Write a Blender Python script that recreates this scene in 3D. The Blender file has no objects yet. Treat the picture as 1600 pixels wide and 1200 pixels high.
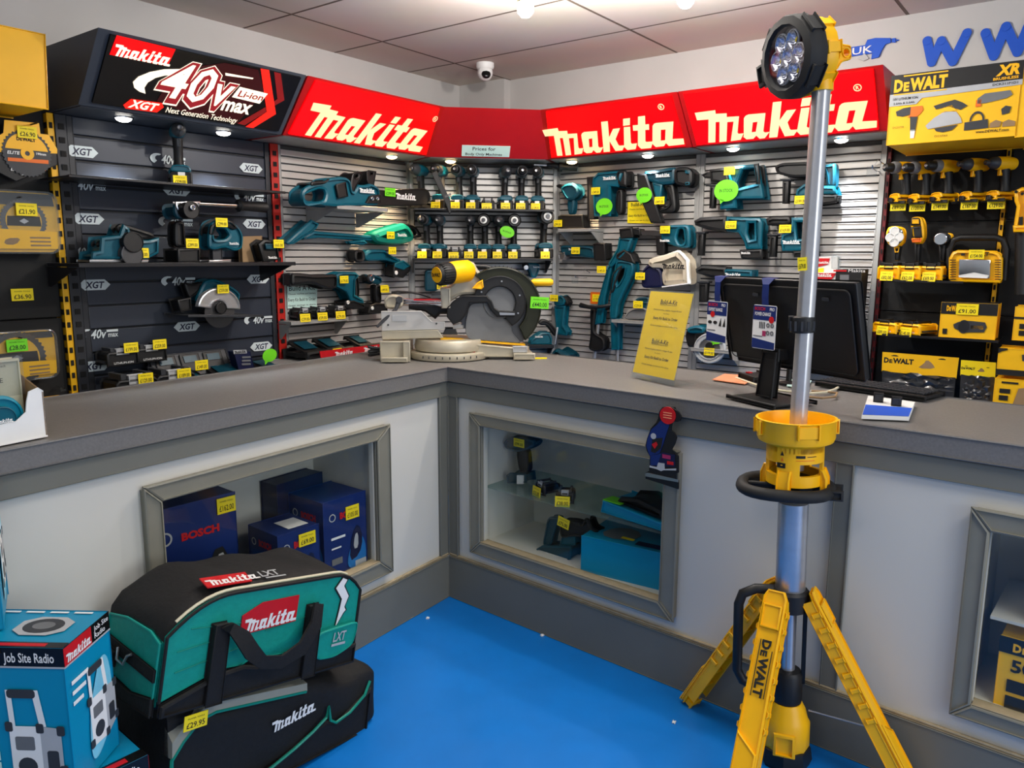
import bpy, bmesh, math, random
from mathutils import Vector, Matrix, geometry
random.seed(7)
scene = bpy.context.scene
COL = scene.collection
R_ = math.radians
# ------------------------------------------------------------------ camera
F, TH, RO, H = 1198.9, R_(9.59), R_(.249), 1.45
cam_d = bpy.data.cameras.new('camera')
cam_d.sensor_width = 36.0
cam_d.lens = F / 1600 * 36.0
cam_d.clip_start = .02
cam = bpy.data.objects.new('camera', cam_d)
COL.objects.link(cam)
cam.matrix_world = Matrix.Translation((0, 0, H)) @ Matrix.Rotation(R_(90) - TH, 4, 'X') @ Matrix.Rotation(RO, 4, 'Z')
scene.camera = cam
# ------------------------------------------------------------------ colour management
vs = scene.view_settings
scene.display_settings.display_device = 'sRGB'
vs.view_transform = 'Standard'
vs.look = 'None'
vs.exposure = 0.0
vs.gamma = 1.0
vs.use_curve_mapping = False
# ------------------------------------------------------------------ world: daylight from the shop front behind the camera
w = bpy.data.worlds.new('world')
scene.world = w
w.use_nodes = True
w.node_tree.nodes['Background'].inputs[0].default_value = (.80, .86, .92, 1)
w.node_tree.nodes['Background'].inputs[1].default_value = .46


def area(name, loc, size, power, color, rot=(0, 0, 0), sy=None, spread=180):
    d = bpy.data.lights.new(name, 'AREA')
    d.energy = power
    d.color = color
    d.size = size
    if sy:
        d.shape = 'RECTANGLE'
        d.size_y = sy
    d.spread = R_(spread)
    o = bpy.data.objects.new(name, d)
    o.location = loc
    o.rotation_euler = rot
    COL.objects.link(o)
    return o


def spot(name, loc, power, color, angle=80, blend=.6, rot=(0, 0, 0), r=.02):
    d = bpy.data.lights.new(name, 'SPOT')
    d.energy = power
    d.color = color
    d.spot_size = R_(angle)
    d.spot_blend = blend
    d.shadow_soft_size = r
    o = bpy.data.objects.new(name, d)
    o.location = loc
    o.rotation_euler = rot
    COL.objects.link(o)
    return o


# fill lights added out of view under the ceiling, no fittings modelled
area('ceiling_fill', (-.7, .3, 2.46), 1.2, 13, (1, .90, .76), sy=.6)
area('ceiling_fill', (1.6, .6, 2.46), 1.2, 28, (1, .96, .92), sy=.6)
area('ceiling_fill', (.3, 2.1, 2.46), 1.1, 14, (1, .94, .86), sy=.55)
# added daylight fill from behind right, brightens the left counter arm; no window built
area('daylight_fill', (3.4, -1.6, 1.5), 2.6, 62, (.86, .93, 1), rot=(R_(84), 0, R_(44)), sy=1.8)


# ------------------------------------------------------------------ frames and the pixel-to-plane measuring helper
def ray(px, py):
    a, b = px - 800, py - 600
    cr, sr = math.cos(RO), math.sin(RO)
    u, v = (a * cr + b * sr) / F, (-a * sr + b * cr) / F
    s, c = math.sin(TH), math.cos(TH)
    return Vector((u, c - v * s, -(v * c + s)))


def at_z(px, py, z):
    r = ray(px, py)
    return Vector((0, 0, H)) + r * ((z - H) / r.z)


class Frame:
    """A vertical plane of the place: x runs along it (rightwards for who faces it), y goes into it, z is up."""

    def __init__(s, x, y, deg):
        s.o = Vector((x, y, 0))
        s.deg = deg
        a = R_(deg)
        s.dx = Vector((math.cos(a), math.sin(a), 0))
        s.dy = Vector((-math.sin(a), math.cos(a), 0))

    def w(s, u, z, off=0):
        return s.o + s.dx * u - s.dy * off + Vector((0, 0, z))

    def uz(s, px, py, off=0):
        r = ray(px, py)
        p0 = s.o - s.dy * off
        t = (p0 - Vector((0, 0, H))).dot(s.dy) / r.dot(s.dy)
        q = Vector((0, 0, H)) + r * t
        return (q - s.o).dot(s.dx), q.z


CX, CY = -.2652, 3.0998
AL = Frame(CX, CY, 56.1)           # counter, left arm, front face
AR = Frame(CX, CY, -40.42)         # counter, right arm, front face
P1 = (-.59634, 4.54)
WL = Frame(P1[0], P1[1], 53)       # display wall on the left
WD = Frame(P1[0], P1[1], 8)        # diagonal bay in the corner
WR = Frame(.26138, 4.66055, -37)   # display wall on the right


# ------------------------------------------------------------------ materials
def lin(c):
    return tuple(((v / 255) / 12.92 if v <= 10 else (((v / 255) + .055) / 1.055) ** 2.4) for v in c)


M = {}


def mat(name, rgb, rough=.5, metal=0, var=.06, scale=18, bump=0, emit=0, trans=0, ior=1.45, coat=0, alpha=1):
    m = bpy.data.materials.new(name)
    m.use_nodes = True
    nt = m.node_tree
    b = nt.nodes['Principled BSDF']
    c = lin(rgb)
    b.inputs['Base Color'].default_value = (*c, 1)
    b.inputs['Roughness'].default_value = rough
    b.inputs['Metallic'].default_value = metal
    b.inputs['Transmission Weight'].default_value = trans
    b.inputs['IOR'].default_value = ior
    b.inputs['Coat Weight'].default_value = coat
    b.inputs['Alpha'].default_value = alpha
    if emit:
        b.inputs['Emission Color'].default_value = (*c, 1)
        b.inputs['Emission Strength'].default_value = emit
        b.inputs['Base Color'].default_value = (*[v * .5 for v in c], 1)
    elif var:
        tc = nt.nodes.new('ShaderNodeTexCoord')
        n = nt.nodes.new('ShaderNodeTexNoise')
        n.inputs['Scale'].default_value = scale
        n.inputs['Detail'].default_value = 4
        nt.links.new(tc.outputs['Object'], n.inputs['Vector'])
        rp = nt.nodes.new('ShaderNodeValToRGB')
        rp.color_ramp.elements[0].position = .3
        rp.color_ramp.elements[1].position = .7
        rp.color_ramp.elements[0].color = (*[v * (1 - var) for v in c], 1)
        rp.color_ramp.elements[1].color = (*[min(1, v * (1 + var)) for v in c], 1)
        nt.links.new(n.outputs['Fac'], rp.inputs['Fac'])
        nt.links.new(rp.outputs['Color'], b.inputs['Base Color'])
        if bump:
            bp = nt.nodes.new('ShaderNodeBump')
            bp.inputs['Strength'].default_value = bump
            bp.inputs['Distance'].default_value = .004
            nt.links.new(n.outputs['Fac'], bp.inputs['Height'])
            nt.links.new(bp.outputs['Normal'], b.inputs['Normal'])
    M[name] = m
    return m


mat('wall_paint', (196, 194, 192), .85, var=.04, scale=3, bump=.05)
mat('counter_grey', (112, 112, 104), .55, var=.03, scale=6)
mat('counter_trim', (128, 126, 114), .5, var=.05, scale=12)
mat('dusty_edge', (168, 152, 122), .7, var=.12, scale=30)
mat('panel_white', (208, 206, 198), .6, var=.015, scale=2)
mat('worktop', (112, 110, 108), .42, var=.10, scale=160)
mat('worktop_edge', (104, 108, 112), .4, var=.05, scale=60)
mat('case_inside', (204, 202, 194), .7, var=.03, scale=4)
mat('slat_silver', (184, 180, 176), .42, .2, var=.03, scale=5)
mat('slat_groove', (62, 60, 60), .7)
mat('slat_dark', (46, 52, 64), .45, .1, var=.05, scale=5)
mat('slat_dark_groove', (20, 22, 27), .6)
mat('panel_black', (13, 13, 13), .7, var=.1, scale=4)
mat('header_grey', (58, 64, 74), .5, var=.05)
mat('header_black', (10, 9, 10), .25)
mat('header_red', (168, 12, 14), .42, var=.05, scale=3)
mat('lit_red', (255, 0, 6), .3, emit=1.0)
mat('lit_white', (255, 214, 160), .3, emit=1.05)
mat('lit_white_xgt', (255, 240, 215), .3, emit=1.1)
mat('lit_maroon', (150, 30, 38), .3, emit=.8)
mat('lit_glow', (52, 8, 12), .3, emit=.8)
mat('lit_redbar', (250, 35, 22), .3, emit=.95)
mat('lit_reddim', (130, 22, 22), .3, emit=.8)
mat('lamp_white', (255, 250, 240), .3, emit=14)
mat('lamp_warm', (255, 214, 150), .3, emit=12)
mat('upright_red', (176, 28, 18), .5)
mat('post_dark_red', (96, 14, 20), .5)
mat('upright_yellow', (236, 180, 10), .45)
mat('upright_dark', (38, 40, 46), .5)
mat('slot_black', (6, 6, 7), .8, var=0)
mat('black', (20, 20, 21), .5, var=.12)
mat('black_gloss', (14, 14, 15), .22, var=.1)
mat('rubber', (30, 30, 30), .7, var=.12)
mat('dark_grey', (52, 54, 58), .5, var=.08)
mat('mid_grey', (108, 110, 112), .5, var=.06)
mat('light_grey', (176, 178, 180), .5, var=.04)
mat('teal', (3, 84, 102), .38, var=.06)
mat('teal_dark', (6, 62, 78), .4, var=.08)
mat('teal_green', (20, 132, 112), .35, var=.05)
mat('teal_bright', (0, 128, 150), .35, var=.04)
mat('white', (235, 235, 232), .5, var=.02)
mat('ink', (22, 22, 20), .7, var=0)
mat('card_yellow', (246, 206, 6), .5, var=.02)
mat('tag_yellow', (250, 224, 20), .55, var=.02)
mat('tag_green', (110, 214, 30), .55, var=.02)
mat('dw_yellow', (250, 186, 8), .38, var=.04, scale=8)
mat('dw_yellow_card', (248, 190, 16), .5, var=.03)
mat('orange', (232, 110, 20), .5)
mat('steel', (190, 190, 192), .28, .9, var=.05)
mat('steel_dark', (92, 92, 94), .35, .8, var=.06)
mat('chrome', (225, 225, 228), .12, 1, var=0)
mat('alu', (198, 198, 200), .3, .75, var=.04, scale=40)
mat('alu_cast', (190, 182, 162), .42, .35, var=.05, scale=30)
mat('shelf_silver', (158, 158, 156), .45, .25, var=.03)
mat('shelf_black', (26, 26, 30), .4, var=.1)
mat('red', (196, 18, 26), .45, var=.04)
mat('navy', (14, 40, 104), .45, var=.1, scale=6)
mat('navy_dark', (12, 18, 58), .5, var=.1)
mat('blue_glow', (28, 108, 176), .45, var=.2, scale=8)
mat('sticker', (206, 216, 218), .5, var=.02)
mat('paper_mint', (196, 226, 218), .6, var=.02)
mat('paper_white', (232, 232, 228), .6, var=.02)
mat('card_brown', (150, 122, 88), .8, var=.06)
mat('bag_teal', (0, 146, 132), .6, var=.06, scale=60, bump=.25)
mat('bag_black', (19, 18, 18), .75, var=.2, scale=90, bump=.3)
mat('bag_grey', (150, 150, 138), .7, var=.05)
mat('piping_white', (214, 206, 178), .6, var=.04)
mat('box_blue', (0, 138, 178), .4, var=.03, scale=5)
mat('box_blue_pale', (120, 196, 220), .45, var=.15, scale=10)
mat('text_blue', (20, 84, 200), .6, var=.02)
mat('cloth_cream', (186, 176, 156), .8, var=.06, scale=30, bump=.2)
mat('bag_plastic', (52, 53, 56), .2, var=.2, scale=14, bump=.3, coat=.5)


def clear(name, tint, gloss=.06, rough=.04, body=0.0):
    """Clear sheet: it lets light through with a tint and mirrors a little; BODY is the share that is opaque."""
    m = bpy.data.materials.new(name)
    m.use_nodes = True
    nt = m.node_tree
    nt.nodes.remove(nt.nodes['Principled BSDF'])
    out = nt.nodes['Material Output']
    tr = nt.nodes.new('ShaderNodeBsdfTransparent')
    tr.inputs[0].default_value = (*lin(tint), 1)
    gl = nt.nodes.new('ShaderNodeBsdfGlossy')
    gl.inputs['Roughness'].default_value = rough
    mx = nt.nodes.new('ShaderNodeMixShader')
    mx.inputs[0].default_value = gloss
    nt.links.new(tr.outputs[0], mx.inputs[1])
    nt.links.new(gl.outputs[0], mx.inputs[2])
    last = mx
    if body:
        df = nt.nodes.new('ShaderNodeBsdfDiffuse')
        df.inputs[0].default_value = (*lin(tint), 1)
        m2 = nt.nodes.new('ShaderNodeMixShader')
        m2.inputs[0].default_value = body
        nt.links.new(mx.outputs[0], m2.inputs[1])
        nt.links.new(df.outputs[0], m2.inputs[2])
        last = m2
    nt.links.new(last.outputs[0], out.inputs[0])
    M[name] = m


clear('acrylic', (248, 250, 250), .05, body=.03)
clear('glass', (252, 253, 252), .03)
clear('shelf_glass', (222, 236, 232), .12, body=.06)
clear('clear_plastic', (244, 246, 247), .07, .10, body=.02)
clear('lens', (245, 246, 250), .08)
clear('saw_guard', (58, 60, 48), .08, .10, body=.6)
mat('magenta', (160, 40, 90), .5)
mat('peach_card', (236, 150, 110), .4, var=.1)
mat('saw_fence', (196, 194, 190), .4, .2, var=.03)
mat('skin_wood', (190, 160, 110), .6, var=.1)


def floor_mat():
    m = mat('floor_blue', (5, 118, 206), .38, var=.06, scale=5)
    nt = m.node_tree
    b = nt.nodes['Principled BSDF']
    tc = nt.nodes.new('ShaderNodeTexCoord')
    n = nt.nodes.new('ShaderNodeTexNoise')
    n.inputs['Scale'].default_value = 9
    n.inputs['Detail'].default_value = 6
    nt.links.new(tc.outputs['Object'], n.inputs['Vector'])
    mr = nt.nodes.new('ShaderNodeMapRange')
    mr.inputs['To Min'].default_value = .3
    mr.inputs['To Max'].default_value = .5
    nt.links.new(n.outputs['Fac'], mr.inputs['Value'])
    nt.links.new(mr.outputs['Result'], b.inputs['Roughness'])
    return m


floor_mat()


def ceiling_mat():
    m = mat('ceiling_tile', (196, 184, 176), .9, var=0)
    nt = m.node_tree
    b = nt.nodes['Principled BSDF']
    tc = nt.nodes.new('ShaderNodeTexCoord')
    br = nt.nodes.new('ShaderNodeTexBrick')
    br.offset = 0
    br.inputs['Scale'].default_value = 1
    br.inputs['Brick Width'].default_value = 1.1
    br.inputs['Row Height'].default_value = .55
    br.inputs['Mortar Size'].default_value = .008
    br.inputs['Mortar Smooth'].default_value = .3
    br.inputs['Color1'].default_value = (*lin((222, 212, 204)), 1)
    br.inputs['Color2'].default_value = (*lin((214, 204, 196)), 1)
    br.inputs['Mortar'].default_value = (*lin((116, 102, 92)), 1)
    nt.links.new(tc.outputs['Object'], br.inputs['Vector'])
    n = nt.nodes.new('ShaderNodeTexNoise')
    n.inputs['Scale'].default_value = 3
    n.inputs['Detail'].default_value = 5
    nt.links.new(tc.outputs['Object'], n.inputs['Vector'])
    mx = nt.nodes.new('ShaderNodeMix')
    mx.data_type = 'RGBA'
    mx.blend_type = 'MULTIPLY'
    mx.inputs[0].default_value = .18
    nt.links.new(br.outputs['Color'], mx.inputs[6])
    nt.links.new(n.outputs['Color'], mx.inputs[7])
    nt.links.new(mx.outputs[2], b.inputs['Base Color'])
    bp = nt.nodes.new('ShaderNodeBump')
    bp.invert = True
    bp.inputs['Distance'].default_value = .01
    nt.links.new(br.outputs['Fac'], bp.inputs['Height'])
    nt.links.new(bp.outputs['Normal'], b.inputs['Normal'])
    return m


ceiling_mat()

# ------------------------------------------------------------------ text as geometry
_tc = {}


def text_geo(s, bold=0.0, shear=0.0, res=2):
    """(points, faces, width, height) of a line of lettering, size 1, from x = 0 on the base line."""
    k = (s, bold, shear, res)
    if k not in _tc:
        cu = bpy.data.curves.new('lettering', 'FONT')
        cu.body = s
        cu.size = 1
        cu.offset = bold
        cu.shear = shear
        cu.resolution_u = res
        ob = bpy.data.objects.new('lettering', cu)
        COL.objects.link(ob)
        dg = bpy.context.evaluated_depsgraph_get()
        me = ob.evaluated_get(dg).to_mesh()
        v = [(p.co.x, p.co.y) for p in me.vertices]
        f = [tuple(p.vertices) for p in me.polygons]
        ob.evaluated_get(dg).to_mesh_clear()
        bpy.data.objects.remove(ob)
        bpy.data.curves.remove(cu)
        x0 = min(p[0] for p in v)
        x1 = max(p[0] for p in v)
        v = [(p[0] - x0, p[1]) for p in v]
        _tc[k] = (v, f, x1 - x0, max(p[1] for p in v))
    return _tc[k]


def _trace(polys):
    """Outlines measured on the lit sign, brought to a logo 1 wide standing on z = 0."""
    ex, ey = (1523, -140), (-.16 * 1480, -1480)
    det = ex[0] * ey[1] - ex[1] * ey[0]
    out = []
    for ring in polys:
        out.append([[((x - 35) * ey[1] - (y - 670) * ey[0]) / det, ((y - 670) * ex[0] - (x - 35) * ex[1]) / det] for x, y in ring])
    return out


def logo_geo():
    if 'logo' in _tc:
        return _tc['logo']
    parts = [
        [[(35, 365), (225, 343), (228, 378), (328, 375), (326, 410), (436, 405), (415, 560), (424, 573), (470, 568), (440, 632), (350, 645), (385, 455), (328, 458), (310, 648), (243, 655), (258, 455), (222, 457), (205, 657), (138, 661), (158, 430), (50, 437)]],
        [[(470, 600), (478, 425), (494, 402), (520, 390), (667, 380), (645, 550), (658, 562), (700, 556), (655, 617), (610, 622), (582, 592), (555, 622), (495, 628), (462, 600)],
         [(555, 465), (596, 460), (578, 555), (542, 559)]],
        [[(730, 285), (803, 278), (785, 450), (845, 360), (922, 352), (852, 470), (872, 532), (884, 540), (940, 536), (905, 592), (828, 600), (782, 492), (765, 607), (693, 613)]],
        [[(962, 345), (1030, 338), (1010, 510), (1022, 520), (1075, 514), (1050, 578), (960, 588), (930, 555)]],
        [[(970, 258), (1043, 250), (1030, 322), (958, 330)]],
        [[(1128, 238), (1200, 230), (1190, 318), (1228, 315), (1222, 372), (1182, 375), (1166, 492), (1176, 500), (1245, 494), (1215, 565), (1110, 575), (1080, 540), (1105, 380), (1055, 382), (1060, 326), (1115, 322)]],
        [[(1262, 335), (1278, 314), (1300, 305), (1475, 293), (1445, 470), (1555, 465), (1558, 525), (1400, 543), (1375, 512), (1350, 545), (1265, 555), (1235, 522)],
         [(1340, 375), (1388, 372), (1370, 482), (1325, 487)]],
    ]
    v, f = [], []
    for p in parts:
        rings = _trace(p)
        pts = [q for r in rings for q in r]
        tri = geometry.tessellate_polygon([[Vector((a, b, 0)) for a, b in r] for r in rings])
        o = len(v)
        v += [tuple(q) for q in pts]
        f += [tuple(o + i for i in t) for t in tri]
    _tc['logo'] = (v, f, 1.0, max(q[1] for q in v))
    return _tc['logo']


# ------------------------------------------------------------------ mesh builder
def chaikin(p, n=1, keep=()):
    for _ in range(n):
        q = []
        for i in range(len(p)):
            a, b = p[i], p[(i + 1) % len(p)]
            q.append((a[0] * .75 + b[0] * .25, a[1] * .75 + b[1] * .25))
            q.append((a[0] * .25 + b[0] * .75, a[1] * .25 + b[1] * .75))
        p = q
    return p


def fillet(p, k=.28, lim=.02):
    """Round the corners of a ring without eating its long sides."""
    out = []
    n = len(p)
    for i in range(n):
        a, b, c = Vector(p[i - 1]), Vector(p[i]), Vector(p[(i + 1) % n])
        u, v = a - b, c - b
        d0, d1 = min(k, lim / max(u.length, 1e-6)), min(k, lim / max(v.length, 1e-6))
        p0, p1 = b + u * d0, b + v * d1
        for t in (0, .35, .65, 1):
            q = p0 * (1 - t) ** 2 + b * 2 * t * (1 - t) + p1 * t * t
            out.append((q.x, q.y))
    return out


def parea(p):
    return sum(p[i - 1][0] * p[i][1] - p[i][0] * p[i - 1][1] for i in range(len(p))) / 2


def inset(p, d):
    """Offset a counter-clockwise ring inwards by d."""
    n = len(p)
    out = []
    for i in range(n):
        a, b, c = Vector(p[i - 1]), Vector(p[i]), Vector(p[(i + 1) % n])
        e1, e2 = (b - a), (c - b)
        if e1.length < 1e-9 or e2.length < 1e-9:
            out.append(tuple(b))
            continue
        e1.normalize()
        e2.normalize()
        n1, n2 = Vector((-e1.y, e1.x)), Vector((-e2.y, e2.x))
        m = n1 + n2
        if m.length < 1e-6:
            m = n1
        m.normalize()
        k = max(.45, m.dot(n1))
        q = b + m * (d / k)
        out.append((q.x, q.y))
    return out


def circle(cx, cz, r, n=24, rz=None, a0=0):
    rz = r if rz is None else rz
    return [(cx + r * math.cos(2 * math.pi * i / n + a0), cz + rz * math.sin(2 * math.pi * i / n + a0)) for i in range(n)]


def rrect(x0, z0, x1, z1, r, n=4):
    p = []
    for cx, cz, a in ((x1 - r, z1 - r, 0), (x0 + r, z1 - r, 90), (x0 + r, z0 + r, 180), (x1 - r, z0 + r, 270)):
        for i in range(n + 1):
            t = R_(a + 90 * i / n)
            p.append((cx + r * math.cos(t), cz + r * math.sin(t)))
    return p


class MB:
    def __init__(s):
        s.v, s.f, s.m, s.mats = [], [], [], []
        s.M = Matrix.Identity(4)

    def mi(s, m):
        if m not in s.mats:
            s.mats.append(m)
        return s.mats.index(m)

    def add(s, verts, faces, m):
        o = len(s.v)
        s.v += [s.M @ Vector(p) for p in verts]
        i = s.mi(m)
        for f in faces:
            s.f.append(tuple(o + k for k in f))
            s.m.append(i)
        return s

    def at(s, loc=(0, 0, 0), rot=(0, 0, 0), sc=1):
        s.M = Matrix.Translation(loc) @ Matrix.Rotation(R_(rot[2]), 4, 'Z') @ Matrix.Rotation(R_(rot[1]), 4, 'Y') @ Matrix.Rotation(R_(rot[0]), 4, 'X')
        if sc != 1:
            s.M = s.M @ Matrix.Diagonal((sc, sc, sc, 1) if not isinstance(sc, tuple) else (*sc, 1))
        return s

    def box(s, x0, x1, y0, y1, z0, z1, m, b=0):
        b = min(b, (x1 - x0) * .45, (y1 - y0) * .45, (z1 - z0) * .45)
        if b <= 0:
            v = [(x, y, z) for x in (x0, x1) for y in (y0, y1) for z in (z0, z1)]
            f = [(0, 1, 3, 2), (4, 6, 7, 5), (0, 4, 5, 1), (2, 3, 7, 6), (0, 2, 6, 4), (1, 5, 7, 3)]
            return s.add(v, f, m)
        return s.slab([(x0, z0), (x1, z0), (x1, z1), (x0, z1)], y0, y1, m, b)

    def slab(s, poly, y0, y1, m, b=0, sm=0, holes=(), steps=2, hsm=None):
        """A plate with the outline POLY in x-z, from y0 (near side) to y1, its edges rounded by b."""
        poly = [tuple(p) for p in poly]
        if parea(poly) < 0:
            poly = poly[::-1]
        if sm:
            poly = fillet(poly, .34 if sm == 1 else .42, .03)
        hs = []
        for h in holes:
            h = [tuple(p) for p in h]
            if parea(h) > 0:
                h = h[::-1]
            if sm if hsm is None else hsm:
                h = fillet(h)
            hs.append(h)
        rings = [poly] + hs
        b = min(b, abs(y1 - y0) * .49)
        if b > 0:
            lay = []
            for k in range(steps + 1):
                t = math.pi / 2 * k / steps
                lay.append((y0 + b * (1 - math.sin(t)), b * (1 - math.cos(t))))
            lay += [(y0 + y1 - y, d) for y, d in lay[::-1]]
        else:
            lay = [(y0, 0), (y1, 0)]
        v, f = [], []
        offs = []
        for y, d in lay:
            o = []
            for r in rings:
                o.append(len(v))
                q = inset(r, d) if d else r
                v += [(a, y, c) for a, c in q]
            offs.append(o)
        for k in range(len(lay) - 1):
            for j, r in enumerate(rings):
                n = len(r)
                a, c = offs[k][j], offs[k + 1][j]
                for i in range(n):
                    f.append((a + i, a + (i + 1) % n, c + (i + 1) % n, c + i))
        for k in (0, len(lay) - 1):
            if not hs:
                idx = tuple(range(offs[k][0], offs[k][0] + len(poly)))
                f.append(idx if k == 0 else idx[::-1])
            else:
                vv = [[Vector((v[offs[k][j] + i][0], v[offs[k][j] + i][2], 0)) for i in range(len(r))] for j, r in enumerate(rings)]
                mp = [offs[k][j] + i for j, r in enumerate(rings) for i in range(len(r))]
                f += [tuple(mp[i] for i in t) for t in geometry.tessellate_polygon(vv)]
        return s.add(v, f, m)

    def flat(s, poly, y, m):
        return s.add([(a, y, c) for a, c in poly], [tuple(range(len(poly)))], m)

    def rings(s, secs, m, caps=True, closed=True):
        """Skin a list of equally long rings of points."""
        n = len(secs[0])
        v = [p for r in secs for p in r]
        f = []
        for k in range(len(secs) - 1):
            for i in range(n if closed else n - 1):
                f.append((k * n + i, k * n + (i + 1) % n, (k + 1) * n + (i + 1) % n, (k + 1) * n + i))
        if caps:
            f.append(tuple(range(n - 1, -1, -1)))
            f.append(tuple(range((len(secs) - 1) * n, len(secs) * n)))
        return s.add(v, f, m)

    def lathe(s, prof, m, axis='z', n=24, c=(0, 0, 0), caps=True):
        """PROF: (radius, position along the axis)."""
        secs = []
        for r, h in prof:
            ring = []
            for i in range(n):
                t = 2 * math.pi * i / n
                a, b = r * math.cos(t), r * math.sin(t)
                p = (a, b, h) if axis == 'z' else ((a, h, b) if axis == 'y' else (h, a, b))
                ring.append((p[0] + c[0], p[1] + c[1], p[2] + c[2]))
            secs.append(ring)
        return s.rings(secs, m, caps=caps)

    def tube(s, path, r, m, n=10, flat=1.0):
        path = [Vector(p) for p in path]
        rr = r if isinstance(r, (list, tuple)) else [r] * len(path)
        secs = []
        up = None
        for i, p in enumerate(path):
            d = (path[min(i + 1, len(path) - 1)] - path[max(i - 1, 0)]).normalized()
            if up is None:
                up = Vector((0, 0, 1)) if abs(d.z) < .9 else Vector((0, 1, 0))
            x = d.cross(up).normalized()
            up = x.cross(d).normalized()
            secs.append([p + x * (math.cos(2 * math.pi * k / n) * rr[i]) + up * (math.sin(2 * math.pi * k / n) * rr[i] * flat) for k in range(n)])
        return s.rings(secs, m)

    def ell(s, c, r, m, n=16, k=10):
        """An ellipsoid."""
        secs = []
        for j in range(k + 1):
            t = math.pi * (j / k) * .98 + math.pi * .01
            secs.append([(c[0] + r[0] * math.sin(t) * math.cos(2 * math.pi * i / n), c[1] + r[1] * math.sin(t) * math.sin(2 * math.pi * i / n), c[2] - r[2] * math.cos(t)) for i in range(n)])
        return s.rings(secs, m)

    def geo(s, g, m, x, z, y, w=None, h=None, al='c', rot=0, sx=1):
        """Lettering or a logo on the near side of a plane y: its middle (or left end) at x, base line at z."""
        v, f, gw, gh = g
        k = (w / gw) if w else (h / gh)
        kz = (h / gh) if h else k
        ca, sa = math.cos(R_(rot)), math.sin(R_(rot))
        ox = {'c': -gw * k / 2, 'l': 0, 'r': -gw * k}[al]
        pts = []
        for a, b in v:
            a, b = a * k + ox, b * kz
            pts.append((x + a * ca - b * sa, y, z + a * sa + b * ca))
        return s.add(pts, f, m)

    def text(s, t, m, x, z, y, w=None, h=None, al='c', rot=0, bold=0, shear=0):
        return s.geo(text_geo(t, bold, shear), m, x, z, y, w, h, al, rot)

    def logo(s, m, x, z, y, w, rot=0, al='c'):
        return s.geo(logo_geo(), m, x, z, y, w=w, al=al, rot=rot)

    def build(s, name, parent=None, loc=None, rotz=0, ang=38, smooth=True):
        me = bpy.data.meshes.new(name)
        me.from_pydata(s.v, [], s.f)
        bm = bmesh.new()
        bm.from_mesh(me)
        bmesh.ops.recalc_face_normals(bm, faces=bm.faces)
        bm.to_mesh(me)
        bm.free()
        for m in s.mats:
            me.materials.append(M[m])
        me.polygons.foreach_set('material_index', s.m)
        if smooth:
            me.polygons.foreach_set('use_smooth', [True] * len(me.polygons))
            me.set_sharp_from_angle(angle=R_(ang))
        me.update()
        o = bpy.data.objects.new(name, me)
        COL.objects.link(o)
        if parent is not None:
            o.parent = parent
        if loc is not None:
            o.location = loc
            o.rotation_euler = (0, 0, R_(rotz))
        return o


def tag(o, label, cat, group=None, kind=None):
    if label:
        o['label'] = label
    if cat:
        o['category'] = cat
    if group:
        o['group'] = group
    if kind:
        o['kind'] = kind
    return o


def thing(name, label, cat, loc, rotz=0, group=None):
    o = bpy.data.objects.new(name, None)
    o.empty_display_size = .05
    COL.objects.link(o)
    o.location = loc
    o.rotation_euler = (0, 0, R_(rotz))
    return tag(o, label, cat, group)


def dup(root, label, loc, rotz, group=None):
    """A copy of a thing with copies of its parts and sub-parts (mesh data shared)."""
    def cp(o, par):
        c = o.copy()
        COL.objects.link(c)
        c.parent = par
        for ch in list(o.children):
            cp(ch, c)
        return c
    c = cp(root, None)
    c.location = loc
    c.rotation_euler = (0, 0, R_(rotz))
    c['label'] = label
    if group:
        c['group'] = group
    return c


def price(root, x, z, y, txt, w=.052, h=.034, rot=0, m='tag_yellow', turn=0, tilt=0):
    """A paper price ticket, part of what it is stuck to; its front looks along -y."""
    b = MB()
    b.at((x, y, z), (tilt, rot, turn))
    b.box(-w / 2, w / 2, -.001, .001, -h / 2, h / 2, m)
    b.text('POWER TOOLS', 'ink', 0, h * .22, -.0016, w=w * .7, h=h * .1)
    b.text('\u00a3' + txt, 'ink', 0, -h * .34, -.0016, w=w * .78, h=h * .36, bold=.01)
    return b.build('price_tag', root)
# ================================================================== the room
def structure(b, name, loc=None, rotz=0):
    return tag(b.build(name, None, loc, rotz, smooth=False), None, None, kind='structure')


b = MB()
b.box(-4.6, 5.2, -3.2, 6.6, -.05, 0, 'floor_blue')
structure(b, 'floor')
b = MB()
b.box(-7, 7, -7, 7, 0, .05, 'ceiling_tile')
structure(b, 'ceiling', (-.659, 4.083, 2.5), -37)
RC = (-.307, 5.155)
b = MB()
b.box(-6.5, .1, 0, .1, -.05, 2.56, 'wall_paint')
structure(b, 'wall_left', (*RC, 0), 53)
b = MB()
b.box(0, 6.0, 0, .1, -.05, 2.56, 'wall_paint')
structure(b, 'wall_right', (*RC, 0), -37)
# pipe boxing in the corner above the signs
b = MB()
b.box(0, .36, -.06, 0, 0, 2.5, 'wall_paint')
structure(b, 'trim_1', (*RC, 0), -37)

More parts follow.
